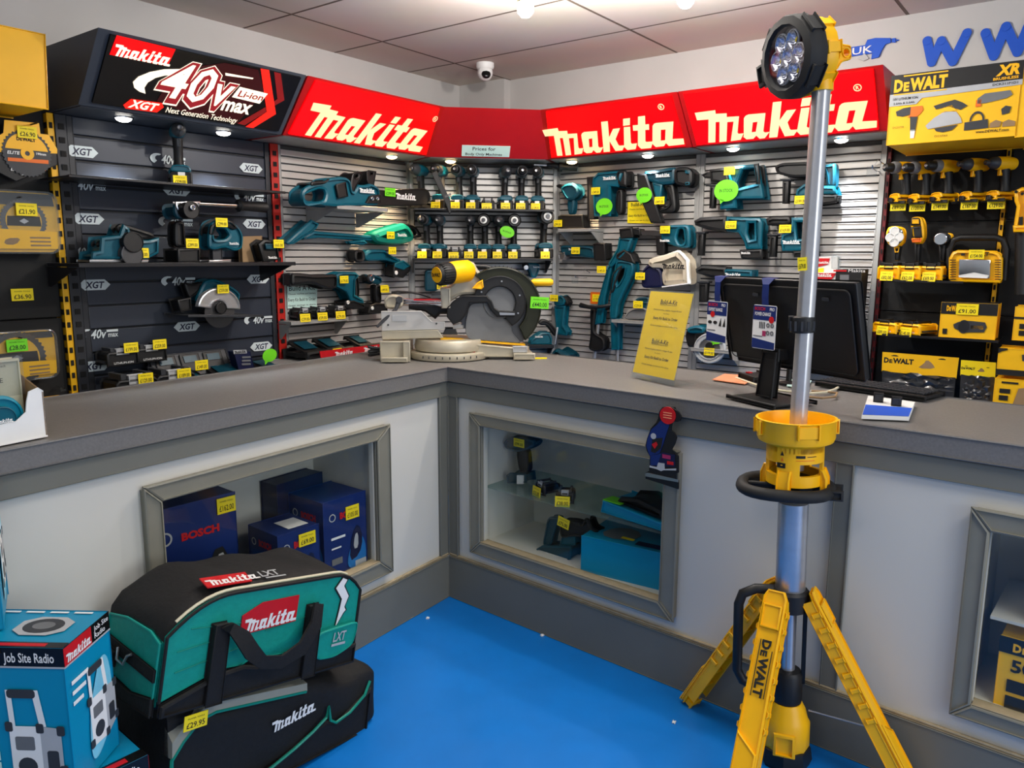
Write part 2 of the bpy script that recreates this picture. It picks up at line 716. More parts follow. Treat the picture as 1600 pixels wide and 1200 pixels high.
# ================================================================== display bays
def bay(fr, u0, u1, name, label, face, groove, pitch, th=.02, zt=1.965, zb=.0, edge='shelf_silver', stickers=None):
    """A slatwall panel: horizontal slats with dark grooves, edge strips at both sides."""
    root = thing(name, label, 'display panel', fr.w((u0 + u1) / 2, 0), fr.deg)
    w = (u1 - u0) / 2
    b = MB()
    b.box(-w, w, .004, .05, zb, zt, groove)
    z = zb + .02
    while z + .02 < zt:
        b.box(-w + .012, w - .012, -.008, .004, z, min(zt, z + pitch - (.006 if pitch < .05 else .008)), face, .003)
        z += pitch
    b.build('slats', root)
    b = MB()
    for s in (-1, 1):
        b.box(s * w - .012, s * w + .012, -.012, .05, zb, zt, edge, .002)
    b.build('edge_strips', root)
    return root


bay(WL, -.895, -.012, 'slat_panel', 'silver slatwall panel under the lit red sign nearest the black bay', 'slat_silver', 'slat_groove', .0345)
bay(WD, .012, .854, 'slat_panel', 'silver slatwall panel across the corner with two black drill shelves', 'slat_silver', 'slat_groove', .0345)
bay(WR, .012, .885, 'slat_panel', 'silver slatwall panel holding the nailers and line trimmers', 'slat_silver', 'slat_groove', .0345)
bay(WR, .91, 1.775, 'slat_panel', 'silver slatwall panel holding the rotary hammers, behind the monitor', 'slat_silver', 'slat_groove', .0345)
xgt = bay(WL, -1.845, -.961, 'slat_panel', 'dark blue-grey slatwall panel dotted with white badges', 'slat_dark', 'slat_dark_groove', .094, edge='upright_dark')
XO = -1.40  # middle of the dark bay


def upright(fr, u, name, label, m, w=.022, d=.05, zt=1.965, pitch=.05):
    b = MB()
    b.box(-w, w, -d + .03, .05, 0, zt, m, .002)
    z = .06
    while z < zt - .04:
        b.box(-w * .45, w * .45, -d + .0285, -d + .0305, z, z + pitch * .42, 'slot_black')
        b.box(w - .0005, w + .0008, -d + .036, .02, z, z + pitch * .42, 'slot_black')
        b.box(-w - .0008, -w + .0005, -d + .036, .02, z, z + pitch * .42, 'slot_black')
        z += pitch
    o = b.build(name, None, fr.w(u, 0), fr.deg)
    return tag(o, label, 'shelving post')


upright(WL, -.925, 'slotted_upright', 'red slotted steel post between the dark and silver slatwall panels', 'upright_red')
upright(WL, -1.880, 'slotted_upright', 'dark slotted steel post at the outer edge of the dark slatwall panel', 'upright_dark')
upright(WL, -1.917, 'slotted_upright', 'yellow slotted steel post beside the saw blade packs', 'upright_yellow', w=.012)
upright(WR, 1.80, 'slotted_upright', 'slim dark red slotted post between silver slats and black drill bay', 'post_dark_red', w=.007)
upright(WR, 2.255, 'slotted_upright', 'black and yellow slotted post to the side of the yellow work light', 'upright_yellow', w=.008)
for fr, u0, u1, lab in ((WL, -3.1, -1.932, 'black back panel behind the hanging saw blade packs'),
                        (WR, 1.812, 2.243, 'black back panel behind the yellow and black drills'),
                        (WR, 2.268, 3.3, 'black back panel past the yellow drill bay at the picture edge')):
    b = MB()
    zz = 0
    for k in range(5):
        b.box(u0 - (u0 + u1) / 2, u1 - (u0 + u1) / 2, .0, .05, zz + .002, zz + .398, 'panel_black', .003)
        zz += .4
    tag(b.build('back_panel', None, fr.w((u0 + u1) / 2, 0), fr.deg), lab, 'display panel')

# badges on the dark bay
def px_on(fr, px, py, off, u0=0, z0=0):
    u, z = fr.uz(px, py, off)
    return u - u0, z - z0


for px, py, kd in ((129, 237, 'x'), (393, 263, 'x'), (277, 298, 'x'), (139, 342, 'x'), (398, 350, 'x'), (149, 445, 'x'), (404, 436, 'x'), (293, 510, 'x'), (409, 541, 'x'), (148, 572, 'x'),
                  (268, 250, 'v'), (280, 347, 'v'), (140, 290, 'v'), (394, 308, 'v'), (284, 439, 'v'), (160, 521, 'v'), (408, 499, 'v'), (136, 394, 'v'), (160, 620, 'v')):
    x, z = px_on(WL, px, py, .009, XO)
    b = MB()
    if kd == 'x':
        hw, hh = .062, .021
        b.slab([(x - hw, z), (x - hw + .022, z - hh), (x + hw - .022, z - hh), (x + hw, z), (x + hw - .022, z + hh), (x - hw + .022, z + hh)], -.0105, -.0082, 'sticker')
        b.text('XGT', 'navy_dark', x, z - .013, -.011, w=.078, h=.026, bold=.03, shear=.25)
    else:
        sw = [(x - .072 + .02 * math.cos(R_(a)) + .045 * (1 + math.cos(R_(a))) * .3, z + .022 * math.sin(R_(a))) for a in range(60, 260, 20)]
        sw += [(x - .06 + .01 * math.cos(R_(a)) + .02 * (1 + math.cos(R_(a))) * .3, z + .012 * math.sin(R_(a)) + .002) for a in range(240, 60, -20)]
        b.flat(sw, -.0105, 'sticker')
        b.text('40v', 'sticker', x - .012, z - .018, -.0105, w=.062, h=.036, bold=.02, shear=.3)
        b.box(x + .02, x + .066, -.0105, -.0085, z + .004, z + .014, 'sticker')
        b.text('max', 'sticker', x + .045, z - .016, -.0105, w=.04, h=.014, bold=.02)
    o = b.build('badge', xgt, smooth=False)
    o['label'] = 'white six-sided badge lettered XGT' if kd == 'x' else 'white printed badge reading 40V max'

# ================================================================== header signs
ZB, ZT, OB, OT = 1.97, 2.197, .25, .44


def fascia_pts(u0, u1, z, off, t0=0, t1=0):
    """Ends of a header at one height: t0, t1 are the tangents of its mitres."""
    return u0 + off * t0, u1 - off * t1


def header(fr, u0, u1, t0, t1, name, label, body, uc):
    """Box whose face leans out from OB at the bottom to OT at the top; ends mitred where it meets a neighbour."""
    root = thing(name, label, 'sign', fr.w(uc, ZB), fr.deg)
    b = MB()
    h = ZT - ZB
    a0, a1 = u0 + OB * t0 - uc, u1 - OB * t1 - uc
    c0, c1 = u0 + OT * t0 - uc, u1 - OT * t1 - uc
    e0, e1 = u0 - uc, u1 - uc
    v = [(e0, .05, 0), (e1, .05, 0), (a1, -OB, 0), (a0, -OB, 0), (e0, .05, h), (e1, .05, h), (c1, -OT, h), (c0, -OT, h)]
    b.add(v, [(0, 1, 2, 3), (4, 7, 6, 5), (0, 4, 5, 1), (1, 5, 6, 2), (2, 6, 7, 3), (3, 7, 4, 0)], body)
    b.build('box', root, smooth=False)
    b = MB()
    k = .012
    q = [(e0 + k, 0), (e1 - k, 0), (a1 - k, -OB + .012), (a0 + k, -OB + .012)]
    b.add([(x, y, -.003) for x, y in q] + [(x, y, .001) for x, y in q], [(0, 1, 2, 3), (4, 5, 6, 7), (0, 1, 5, 4), (1, 2, 6, 5), (2, 3, 7, 6), (3, 0, 4, 7)], 'shelf_silver' if body == 'header_red' else 'header_grey')
    b.build('soffit', root, smooth=False)
    return root


LEAN = math.degrees(math.atan2(OT - OB, ZT - ZB))
FH = math.hypot(OT - OB, ZT - ZB)


def face_M(b, fr_u, uc, out=.004):
    """Matrix of the leaning face: x along the wall, z up the face."""
    b.M = Matrix.Translation((fr_u - uc, -OB, 0)) @ Matrix.Rotation(R_(LEAN), 4, 'X') @ Matrix.Translation((0, -out, 0))


T22 = math.tan(R_(22.5))
# (left, right end of the face at its bottom and top, logo)
def lit_sign(root, uc, bl, br, tl, tr, lw, lx, lz, side=0.02, reg=None):
    b = MB()
    face_M(b, 0, 0)
    e = .012
    q = [(bl - uc, e), (br - uc, e), (tr - uc, FH - e), (tl - uc, FH - e)]
    b.slab(q, -.004, .004, 'lit_red', .001)
    b.logo('lit_white', lx - uc, lz, -.0055, lw)
    if reg:
        rx, rz, rr = reg
        b.slab(circle(rx - uc, rz, rr, 20), -.006, -.0045, 'lit_white', 0, 0, holes=[circle(rx - uc, rz, rr * .8, 20)])
        b.text('R', 'lit_white', rx - uc, rz - rr * .45, -.0058, h=rr * .95, bold=.02)
    return b.build('lit_face', root, smooth=False)


hl = header(WL, -1.045, 0, 0, T22, 'illuminated_sign', 'lit red sign on the left wall, next to the black lightbox', 'header_red', -.6)
lit_sign(hl, -.6, -1.025, -.135, -1.005, -.215, .80, -.595, .022, reg=(-.21, .225, .016))
hd = header(WD, 0, .866, T22, T22, 'header_panel', 'plain dark red header panel bridging the corner between lit signs', 'header_red', .433)
b = MB()
face_M(b, .0, 0)
b.box(-.150, .112, -.002, .002, .012, .078, 'paper_mint')
b.text('Prices for', 'ink', -.03, .050, -.003, w=.125, h=.021, bold=.012)
b.text('Body Only Machines', 'ink', -.03, .020, -.003, w=.20, h=.015, bold=.012)
b.build('paper_notice', hd, smooth=False)
hr = header(WR, 0, .955, T22, 0, 'illuminated_sign', 'lit red sign over the nailers, with no pole before it', 'header_red', .5)
lit_sign(hr, .5, .135, .925, .215, .925, .80, .525, .022, reg=(.86, .235, .016))
hs = header(WR, .96, 1.835, 0, 0, 'illuminated_sign', 'lit red sign crossed by the work light pole', 'header_red', 1.4)
lit_sign(hs, 1.4, .985, 1.80, .985, 1.80, .80, 1.393, .022, reg=(1.735, .215, .016))

# the dark lightbox
hx = header(WL, -1.915, -1.055, 0, 0, 'illuminated_sign', 'black lightbox with white and red lettering in a dark grey case', 'header_grey', -1.485)
b = MB()
face_M(b, 0, 0)
q = [(-.39, .018), (.405, .018), (.405, FH - .012), (-.39, FH - .012)]
b.slab(q, -.004, .004, 'header_black', .001)
def XF(px, py):
    """A point of the lightbox face from the straightened photo of it."""
    yt, yb = 60 + (px - 105) * .195, 590 + (px - 50) * .149
    return (-.39 + .795 * (px - 75) / 1500, .018 + .27 * (yb - py) / (yb - yt))


def XP(*pts):
    return [XF(*p) for p in pts]


b.flat(XP((560, 300), (900, 240), (1180, 290), (1300, 470), (1180, 740), (700, 640), (500, 560)), -.0046, 'lit_glow')
b.slab(XP((112, 62), (515, 146), (498, 278), (100, 208)), -.0052, -.0042, 'lit_red')
b.logo('lit_white_xgt', -.266, .214, -.0062, .212)
b.flat(XP((600, 296), (480, 303), (390, 328), (322, 368), (297, 412), (318, 458), (360, 488), (406, 503), (386, 455), (398, 412), (440, 374), (500, 352), (570, 348)), -.0052, 'lit_white_xgt')
b.flat(XP((930, 318), (1168, 356), (1165, 366), (940, 340)), -.0052, 'lit_white_xgt')
for bold, m, y in ((.085, 'lit_white_xgt', -.0056), (.068, 'lit_maroon', -.0062), (.012, 'lit_white_xgt', -.0068)):
    b.geo(text_geo('40', bold, .25), m, -.067, .096 - bold * .2, y, h=.142 + bold * .42, w=.205 + bold * .5)
    b.geo(text_geo('v', bold, .25), m, .088, .096 - bold * .2, y, h=.088 + bold * .4, w=.075 + bold * .4)
b.slab(XP((1085, 430), (1337, 485), (1300, 570), (1052, 515)), -.0064, -.005, 'lit_white_xgt')
b.text('Li-ion', 'lit_maroon', .207, .149, -.0070, w=.118, h=.028, bold=.02, shear=.15)
b.text('max', 'lit_white_xgt', .165, .078, -.0066, w=.135, h=.044, bold=.03, shear=.1)
b.slab(XP((278, 600), (318, 548), (540, 575), (563, 610), (525, 655), (300, 628)), -.0058, -.005, 'lit_redbar')
b.text('XGT', 'lit_white_xgt', -.208, .026, -.0064, w=.115, h=.033, bold=.035, shear=.3)
b.text('Next Generation Technology', 'lit_white_xgt', .035, .028, -.006, w=.31, h=.024, shear=.15, bold=.006)
b.flat(XP((1195, 278), (1270, 290), (1482, 660), (1330, 783), (1258, 772), (1392, 640)), -.0054, 'lit_redbar')
b.flat(XP((1318, 305), (1380, 318), (1507, 542), (1440, 588), (1412, 560), (1440, 530)), -.005, 'lit_reddim')
b.flat(XP((1180, 742), (1248, 758), (1390, 640), (1365, 600)), -.005, 'lit_reddim')
b.build('lit_face', hx, smooth=False)

# downlights set into the soffits
def downlight(fr, u, off, warm, label, power, ang=95):
    root = thing('downlight', label, 'light', fr.w(u, ZB, off), fr.deg, 'downlights under the header signs')
    b = MB()
    b.lathe([(.034, 0), (.036, -.004), (.030, -.008), (.026, -.006)], 'chrome', n=20)
    b.build('rim', root)
    b = MB()
    b.lathe([(.030, -.006), (.027, -.014), (.016, -.02), (.003, -.022)], 'lamp_warm' if warm else 'lamp_white', n=16)
    b.build('lamp', root)
    p = fr.w(u, ZB - .035, off)
    spot('downlight_beam', p, power, (1, .72, .42) if warm else (.86, .94, 1), ang, .8, r=.012)


ul = [WL.uz(px, py, .14)[0] for px, py in ((195, 182), (363, 202), (645, 240))]
WW, WC = 34, 32
downlight(WL, -1.70, .14, False, 'white downlight under the black lightbox, at its outer end', WC)
downlight(WL, -1.27, .14, False, 'white downlight under the black lightbox, nearer the red sign', WC)
downlight(WL, -.27, .14, True, 'warm downlight above the chainsaw bar', WW)
downlight(WD, .23, .14, True, 'warm downlight at the end of the plain red header', WW)
downlight(WR, .19, .14, True, 'warm downlight above the small brad nailer', WW)
downlight(WR, .66, .14, False, 'bluish downlight above the black magazine nailer', 9)
downlight(WR, 1.12, .14, False, 'white downlight above the first rotary hammer', WC)
downlight(WR, 1.62, .14, False, 'white downlight just past the work light pole', WC)

# ================================================================== writing on the right wall
b = MB()
wm = Frame(RC[0], RC[1], -37)
def wu(px, py):
    return wm.uz(px, py, 0)
W3 = [[(1449, 64), (1456, 98), (1471, 64), (1489, 97), (1511, 52)], [(1540, 52), (1553, 88), (1572, 42), (1590, 82), (1610, 34)], [(1634, 34), (1652, 72), (1672, 26), (1692, 66), (1716, 16)]]
o3 = wu(1449, 64)
for path in W3:
    pts = [(u - o3[0], z - o3[1]) for u, z in (wu(*p) for p in path)]
    for k, q in enumerate(pts):
        b.slab(circle(q[0], q[1], .018, 20), -.0030 - .0004 * k, .004, 'text_blue')
        if k:
            p_ = Vector(pts[k - 1])
            d_ = (Vector(q) - p_).normalized()
            n_ = Vector((-d_.y, d_.x)) * .018
            b.slab([tuple(p_ + n_), tuple(p_ - n_), tuple(Vector(q) - n_), tuple(Vector(q) + n_)], -.0004 - .0004 * k, .004, 'text_blue')
lt = b.build('wall_lettering', None, wm.w(o3[0], o3[1], .006), -37)
tag(lt, 'large blue letters www painted on the white wall', 'lettering')
o4 = wu(1340, 90)
root = thing('wall_sign', 'blue drill emblem and strip of lettering on the wall behind the lamp head', 'sign', wm.w(o4[0], o4[1], .008), -37)
b = MB()
def wp(px, py):
    u, z = wu(px, py)
    return u - o4[0], z - o4[1]
b.slab([wp(1215, 92), wp(1372, 68), wp(1376, 82), wp(1215, 106)], -.002, .006, 'text_blue', .001)
b.text('Power Tools UK', 'white', wp(1364, 78)[0], wp(1364, 80)[1] - .006, -.0034, w=.44, h=.030, bold=.01, al='r')
b.slab([wp(*p) for p in ((1352, 72), (1356, 63), (1368, 60), (1392, 60), (1393, 67), (1384, 70), (1378, 80), (1374, 90), (1362, 93), (1364, 78))], -.003, .006, 'text_blue', .001)
b.slab([wp(*p) for p in ((1394, 61), (1400, 60), (1400, 67), (1394, 67))], -.002, .006, 'text_blue')
b.slab([wp(*p) for p in ((1401, 62), (1406, 63), (1401, 65))], -.002, .006, 'text_blue')
b.slab([wp(*p) for p in ((1340, 92), (1352, 84), (1358, 92), (1350, 96))], -.002, .006, 'light_grey')
b.build('emblem', root, smooth=False)

# ================================================================== ceiling fittings
def ceiling_spot(x, y, label):
    root = thing('ceiling_spotlight', label, 'light', (x, y, 2.5), 0, 'ceiling spotlights')
    b = MB()
    b.lathe([(.032, 0), (.032, -.012), (.016, -.016), (.016, -.05), (.03, -.055), (.032, -.115), (.02, -.118)], 'piping_white', n=20)
    b.build('holder', root)
    b = MB()
    b.lathe([(.028, -.112), (.032, -.13), (.03, -.15), (.016, -.165), (.003, -.168)], 'lamp_white', n=18)
    b.build('bulb', root)
    d = bpy.data.lights.new('bulb_light', 'POINT')
    d.energy = 32
    d.color = (1, .95, .88)
    d.shadow_soft_size = .03
    o = bpy.data.objects.new('bulb_light', d)
    o.location = (x, y, 2.5 - .21)
    COL.objects.link(o)


p = at_z(821, 22, 2.345)
ceiling_spot(p.x, p.y, 'lit spotlight bulb hanging from the ceiling above the corner')
p = at_z(1071, 7, 2.345)
ceiling_spot(p.x, p.y, 'lit spotlight bulb on the ceiling beside the lamp head')
p = at_z(758, 99, 2.5)
root = thing('security_camera', 'white dome security camera on the ceiling in the corner', 'camera', (p.x, p.y, 2.5))
b = MB()
b.lathe([(.05, 0), (.05, -.02), (.044, -.032)], 'white', n=24)
b.build('base', root)
b = MB()
b.ell((0, 0, -.05), (.043, .043, .045), 'white')
b.build('housing', root)
b = MB()
b.at((.006, -.03, -.066), (-25, 0, 12))
b.ell((0, -.004, 0), (.026, .016, .026), 'black_gloss')
b.build('camera_lens', root)

# ================================================================== counter
ZC = 1.0          # worktop
WTOP = Frame(CX, CY, 56.1)


def counter(fr, u0, u1, panels, holes, posts, name, label):
    """One arm: skirting, fascia rail, posts, white panels with framed openings and a display case behind each."""
    root = thing(name, label, 'shop counter', fr.w((u0 + u1) / 2, 0), fr.deg)
    c = (u0 + u1) / 2
    b = MB()
    # white board with openings
    edges = [u0] + [v for h in holes for v in h[:2]] + [u1]
    for i in range(0, len(edges), 2):
        b.box(edges[i] - c, edges[i + 1] - c, .014, .034, .15, .9, 'panel_white')
    for h in holes:
        b.box(h[0] - c, h[1] - c, .014, .034, .15, h[2], 'panel_white')
        b.box(h[0] - c, h[1] - c, .014, .034, h[3], .9, 'panel_white')
    b.build('front_panel', root, smooth=False)
    b = MB()
    b.box(u0 - c, u1 - c, -.004, .03, 0, .185, 'counter_grey', .003)
    b.box(u0 - c, u1 - c, -.002, .026, .185, .198, 'dusty_edge', .004)
    b.build('kickboard', root)
    b = MB()
    b.box(u0 - c, u1 - c, -.002, .03, .876, .936, 'counter_grey', .003)
    b.build('fascia_rail', root)
    for p0, p1 in posts:
        b = MB()
        b.box(p0 - c, p1 - c, -.002, .03, .192, .88, 'counter_grey', .004)
        b.build('post', root)
    for h in holes:
        o0, o1, z0, z1 = h[4:8]
        a0, a1, y0, y1 = h[0], h[1], h[2], h[3]
        b = MB()
        for q, m in (([(o0, z0), (o1, z0), (a1, y0), (a0, y0)], 'b'), ([(o1, z0), (o1, z1), (a1, y1), (a1, y0)], 's'), ([(o1, z1), (o0, z1), (a0, y1), (a1, y1)], 's'), ([(o0, z1), (o0, z0), (a0, y0), (a0, y1)], 's')):
            b.slab([(x - c, z) for x, z in q], -.016, .03, 'counter_trim', .006)
            # inner lip
        lip = .014
        b.slab([(x - c, z) for x, z in ((a0 - lip, y0 - lip), (a1 + lip, y0 - lip), (a1 + lip, y1 + lip), (a0 - lip, y1 + lip))], -.004, .03, 'counter_trim', .004,
               holes=[[(x - c, z) for x, z in ((a0, y0), (a0, y1), (a1, y1), (a1, y0))]])
        b.box(a0 - c, a1 - c, -.012, .03, y0 - .004, y0 + .004, 'dusty_edge', .002)
        b.build('window_frame', root)
        b = MB()
        b.box(a0 - c - .004, a1 - c + .004, .016, .020, y0 - .004, y1 + .004, 'glass')
        b.build('glass_pane', root, smooth=False)
        b = MB()
        dp, e = .36, .02
        b.box(a0 - e - c, a1 + e - c, .036, dp, y0 - .03, y0 - .012, 'case_inside')
        b.box(a0 - e - c, a1 + e - c, .036, dp, y1 + .06, y1 + .075, 'case_inside')
        b.box(a0 - e - c - .012, a0 - e - c, .036, dp, y0 - .03, y1 + .075, 'case_inside')
        b.box(a1 + e - c, a1 + e - c + .012, .036, dp, y0 - .03, y1 + .075, 'case_inside')
        b.box(a0 - e - c, a1 + e - c, dp, dp + .012, y0 - .03, y1 + .075, 'case_inside')
        b.build('display_case', root, smooth=False)
    return root, c


cl, clc = counter(AL, -3.0, 0, 0, [(-1.272, -.427, .305, .772, -1.325, -.356, .242, .826)], [(-.052, 0)], 'counter_unit', 'left arm of the grey and white counter, behind the bags')
cr, crc = counter(AR, 0, 3.2, 0, [(.192, 1.012, .295, .778, .133, 1.072, .238, .828), (1.935, 2.75, .295, .768, 1.888, 2.81, .25, .825)], [(0, .055), (1.548, 1.60)], 'counter_unit',
                  'right arm of the grey and white counter, behind the yellow tripod')
# low stub of the case shelf
b = MB()
b.box(.174 - crc, 1.03 - crc, .04, .358, .512, .518, 'shelf_glass')
o = b.build('glass_shelf', cr, smooth=False)
o['label'] = 'clear glass shelf inside the case'

# worktop: one L-shaped slab with a nosing
def wt(fr, u, d):
    p = fr.w(u, 0, -d)
    return (p.x, p.y)


def meet(f1, d1, f2, d2):
    """Where the lines at depth d1 in f1 and d2 in f2 cross."""
    a, bb = f1.w(0, 0, -d1), f2.w(0, 0, -d2)
    r = bb - a
    det = f1.dx.x * -f2.dx.y + f2.dx.x * f1.dx.y
    t = (r.x * -f2.dx.y + f2.dx.x * r.y) / det
    q = a + f1.dx * t
    return (q.x, q.y)


OV, DP = -.012, .60
inn = meet(AL, OV, AR, OV)
out = meet(AL, DP, AR, DP)
top = [inn, wt(AR, 3.2, OV), wt(AR, 3.2, DP), out, wt(AL, -3.0, DP), wt(AL, -3.0, OV)]
b = MB()
b.M = Matrix.Translation((0, 0, ZC)) @ Matrix.Rotation(R_(-90), 4, 'X')
b.M = Matrix(((1, 0, 0, 0), (0, 0, 1, 0), (0, -1, 0, ZC), (0, 0, 0, 1)))
b.M = Matrix(((1, 0, 0, 0), (0, 0, 1, 0), (0, 1, 0, ZC - .062), (0, 0, 0, 1)))
b.slab([(x, y) for x, y in top], 0, .062, 'worktop', .004)
wtop = b.build('worktop', None)
tag(wtop, 'speckled grey L-shaped worktop running along both counter arms', 'worktop')
# back board of the counter so that it is a solid piece of furniture
for fr, u0, u1, rt, cc in ((AL, -3.0, -.05, cl, clc), (AR, .60, 3.2, cr, crc)):
    b = MB()
    b.box(u0 - cc, u1 - cc, .56, .58, 0, .936, 'counter_grey')
    b.build('back_board', rt, smooth=False)
# ================================================================== helper: a thing measured on a plane of the place
class Tool:
    """A thing whose outlines are measured on the plane at distance OFF before a frame, and given real depth there."""

    def __init__(s, fr, off, px, py, name, label, cat, group=None, view=(0, 0, 1)):
        s.fr, s.off, s.view = fr, off, view
        s.u0, s.z0 = fr.uz(view[0] + px / view[2], view[1] + py / view[2], off)
        s.root = thing(name, label, cat, fr.w(s.u0, s.z0, off), fr.deg, group)
        s.bs = {}

    def p(s, px, py):
        u, z = s.fr.uz(s.view[0] + px / s.view[2], s.view[1] + py / s.view[2], s.off)
        return (u - s.u0, z - s.z0)

    def P(s, *pts):
        return [s.p(*q) for q in pts]

    def __getitem__(s, k):
        if k not in s.bs:
            s.bs[k] = MB()
        return s.bs[k]

    def tag(s, px, py, txt, m='tag_yellow', rot=0, w=.05, h=.034, y=-.04, turn=0):
        x, z = s.p(px, py)
        return price(s.root, x, z, y, txt, w, h, rot, m, turn)

    def done(s, ang=38):
        objs = {}
        for k, b in s.bs.items():
            par = s.root
            nm = k
            if '>' in k:
                a, nm = k.split('>')
                par = objs[a]
            objs[k] = b.build(nm.split('#')[0], par, ang=ang)
        s.objs = objs
        return s


def arc(cx, cz, r, a0, a1, n=16, rz=None):
    rz = r if rz is None else rz
    return [(cx + r * math.cos(R_(a0 + (a1 - a0) * i / n)), cz + rz * math.sin(R_(a0 + (a1 - a0) * i / n))) for i in range(n + 1)]


def dewalt(b, m, x, z, y, h, w, rot=0, bars=True, al='c'):
    """Block lettering with the raised small E, between two bars."""
    ca, sa = math.cos(R_(rot)), math.sin(R_(rot))
    Mo = b.M.copy()
    b.M = b.M @ Matrix.Translation((x, y, z)) @ Matrix.Rotation(R_(-rot), 4, 'Y')
    b.text('D', m, -w * .5, 0, 0, w=w * .17, h=h, bold=.05, al='l')
    b.text('E', m, -w * .315, 0, 0, w=w * .105, h=h * .72, bold=.05, al='l')
    b.text('WALT', m, -w * .195, 0, 0, w=w * .695, h=h, bold=.05, al='l')
    if bars:
        b.box(-w * .5, w * .5, 0, .0004, -h * .3, -h * .2, m)
        b.box(-w * .33, w * .5, 0, .0004, h * 1.18, h * 1.28, m)
    b.M = Mo


# ================================================================== tripod work light
TA = Vector((.812, 2.02, 0))
TP = Frame(TA.x, TA.y, -22)


def tz(py, px=1238):
    return TP.uz(px, py, 0)[1]


LEAN_T, SHIFT_T = R_(1.7), -.014          # the stand leans a little
root = thing('tripod_work_light', 'tall yellow and black tripod work light with round lamp head, standing before the counter', 'work light', TA + TP.dx * SHIFT_T, -22)
root.rotation_euler = (0, -LEAN_T, R_(-22))


def lean(u, z):
    return u - SHIFT_T + z * math.tan(LEAN_T)


zc, zh = tz(935, 1232), tz(925, 1235)        # collar, hinge height
PXM = 1 / (TP.uz(1246, 800)[0] - TP.uz(1245, 800)[0])
r_low = 24.5 / PXM
zb0, zb1, zb2 = tz(1110, 1230), tz(1168, 1230), .0
b = MB()
b.lathe([(.05, .012), (.068, 0), (.075, .02), (.07, .055), (.05, .065)], 'black', n=8)
b.build('foot_pad', root)
b = MB()
b.lathe([(.058, .045), (.066, .06), (.066, .135), (.060, .145), (.052, .175), (.044, .19), (.02, .192)], 'dw_yellow', n=10)
b.box(-.03, .03, -.072, -.03, .05, .12, 'dw_yellow', .008)
b.build('base', root)
b = MB()
b.lathe([(.03, .185), (.040, .19), (.042, .2), (.042, .275), (.036, .285), (.02, .288)], 'black', n=24)
b.build('lower_hub', root)
zt0 = zc - .03
b = MB()
b.lathe([(.020, .28), (.020, zt0)], 'alu', n=20)
b.build('inner_tube', root)
b = MB()
for x in (.042, -.045):
    b.box(x - .006, x + .006, -.008, .008, .25, zt0 + .01, 'black', .002)
b.lathe([(.044, zt0), (.052, zt0 + .005), (.052, zt0 + .055), (.046, zt0 + .062)], 'black', n=24)
b.build('collar', root)
b = MB()
z0, z1 = zt0 + .03, zt0 - .22
hp = [(-.045, -.02, z0 + .03), (-.09, -.03, z0 + .03), (-.125, -.035, z0 + .012), (-.135, -.036, z0 - .02), (-.135, -.036, z1 + .03), (-.12, -.035, z1), (-.085, -.03, z1 - .015), (-.045, -.02, z1 - .015)]
b.tube(hp, .014, 'black', n=10)
b.build('carry_handle', root)
zbk = tz(751, 1240)                            # bucket base
b = MB()
b.lathe([(r_low * .94, zt0 + .05), (r_low, zt0 + .056), (r_low, zbk - .06)], 'alu', n=32)
b.build('lower_tube', root)


def leg(az, reach, zf=0.0, text=False, az_top=None):
    """Yellow moulded leg from the collar down to the floor; its back is a ribbed channel."""
    ca, sa = math.cos(R_(az)), math.sin(R_(az))
    at_ = R_(az if az_top is None else az_top)
    top = Vector((.064 * math.cos(at_), .064 * math.sin(at_), zh))
    foot = Vector((reach * ca, reach * sa, zf + .012))
    d = (foot - top)
    L = d.length
    d.normalize()
    t = Vector((-sa, ca, 0))                   # across
    n = t.cross(d).normalized()                # outwards
    if n.dot(Vector((ca, sa, 0))) < 0:
        n = -n
    t = n.cross(d)
    b = MB()
    # local x across, y inwards, z up the leg (0 at the top, -L at the foot)
    b.M = Matrix(((t.x, -n.x, -d.x, top.x), (t.y, -n.y, -d.y, top.y), (t.z, -n.z, -d.z, top.z), (0, 0, 0, 1)))
    w = .033
    o = [(-w * .7, .02), (w * .7, .02), (w, 0), (w, -L * .9), (w * .85, -L), (-w * .85, -L), (-w, -L * .9), (-w, 0)]
    b.slab(o, -.012, .004, 'dw_yellow', .005)
    for s in (-1, 1):
        b.slab([(s * w, .0), (s * w, -L * .93), (s * (w - .007), -L * .93), (s * (w - .007), 0)], .0, .032, 'dw_yellow', .002)
        for k in range(8):
            zz = -.03 - k * L * .075
            b.slab([(s * w, zz), (s * w, zz - .022), (s * (w + .006), zz - .016), (s * (w + .006), zz - .006)], -.006, .02, 'dw_yellow', .002)
    for k in range(7):
        zz = -.05 - k * L * .12
        b.box(-w + .006, w - .006, .003, .024, zz - .004, zz, 'dw_yellow')
    b.box(-w * .8, w * .8, -.018, -.008, -.085, -.02, 'dw_yellow', .006)
    b.slab([(-w * .9, -L * .62), (w * .9, -L * .7), (w * .9, -L * .98), (-w * .9, -L * .98)], -.017, -.008, 'dw_yellow', .004)
    b.box(-w * .8, w * .8, -.02, .03, -L - .004, -L * .955, 'dw_yellow', .006)
    o = b.build('leg', root)
    if text:
        c = MB()
        c.M = b.M.copy()
        mo = c.M.copy()
        c.M = mo @ Matrix.Translation((0, -.0135, -L * .33)) @ Matrix.Rotation(R_(90), 4, 'Y')
        dewalt(c, 'ink', 0, -.009, 0, .024, .15)
        c.build('lettering', o, smooth=False)
    return o


legs_az = [126.5 + 22, 6.5 + 22, 246.5 + 22]
leg(legs_az[0], .36, .008)
leg(-8, .345, -.009)
leg(252, .35, .003, text=True, az_top=238)
b = MB()
b.tube([(.06, -.01, .175), (.23, -.025, .165)], .0025, 'steel', n=6)
b.build('brace_rod', root)

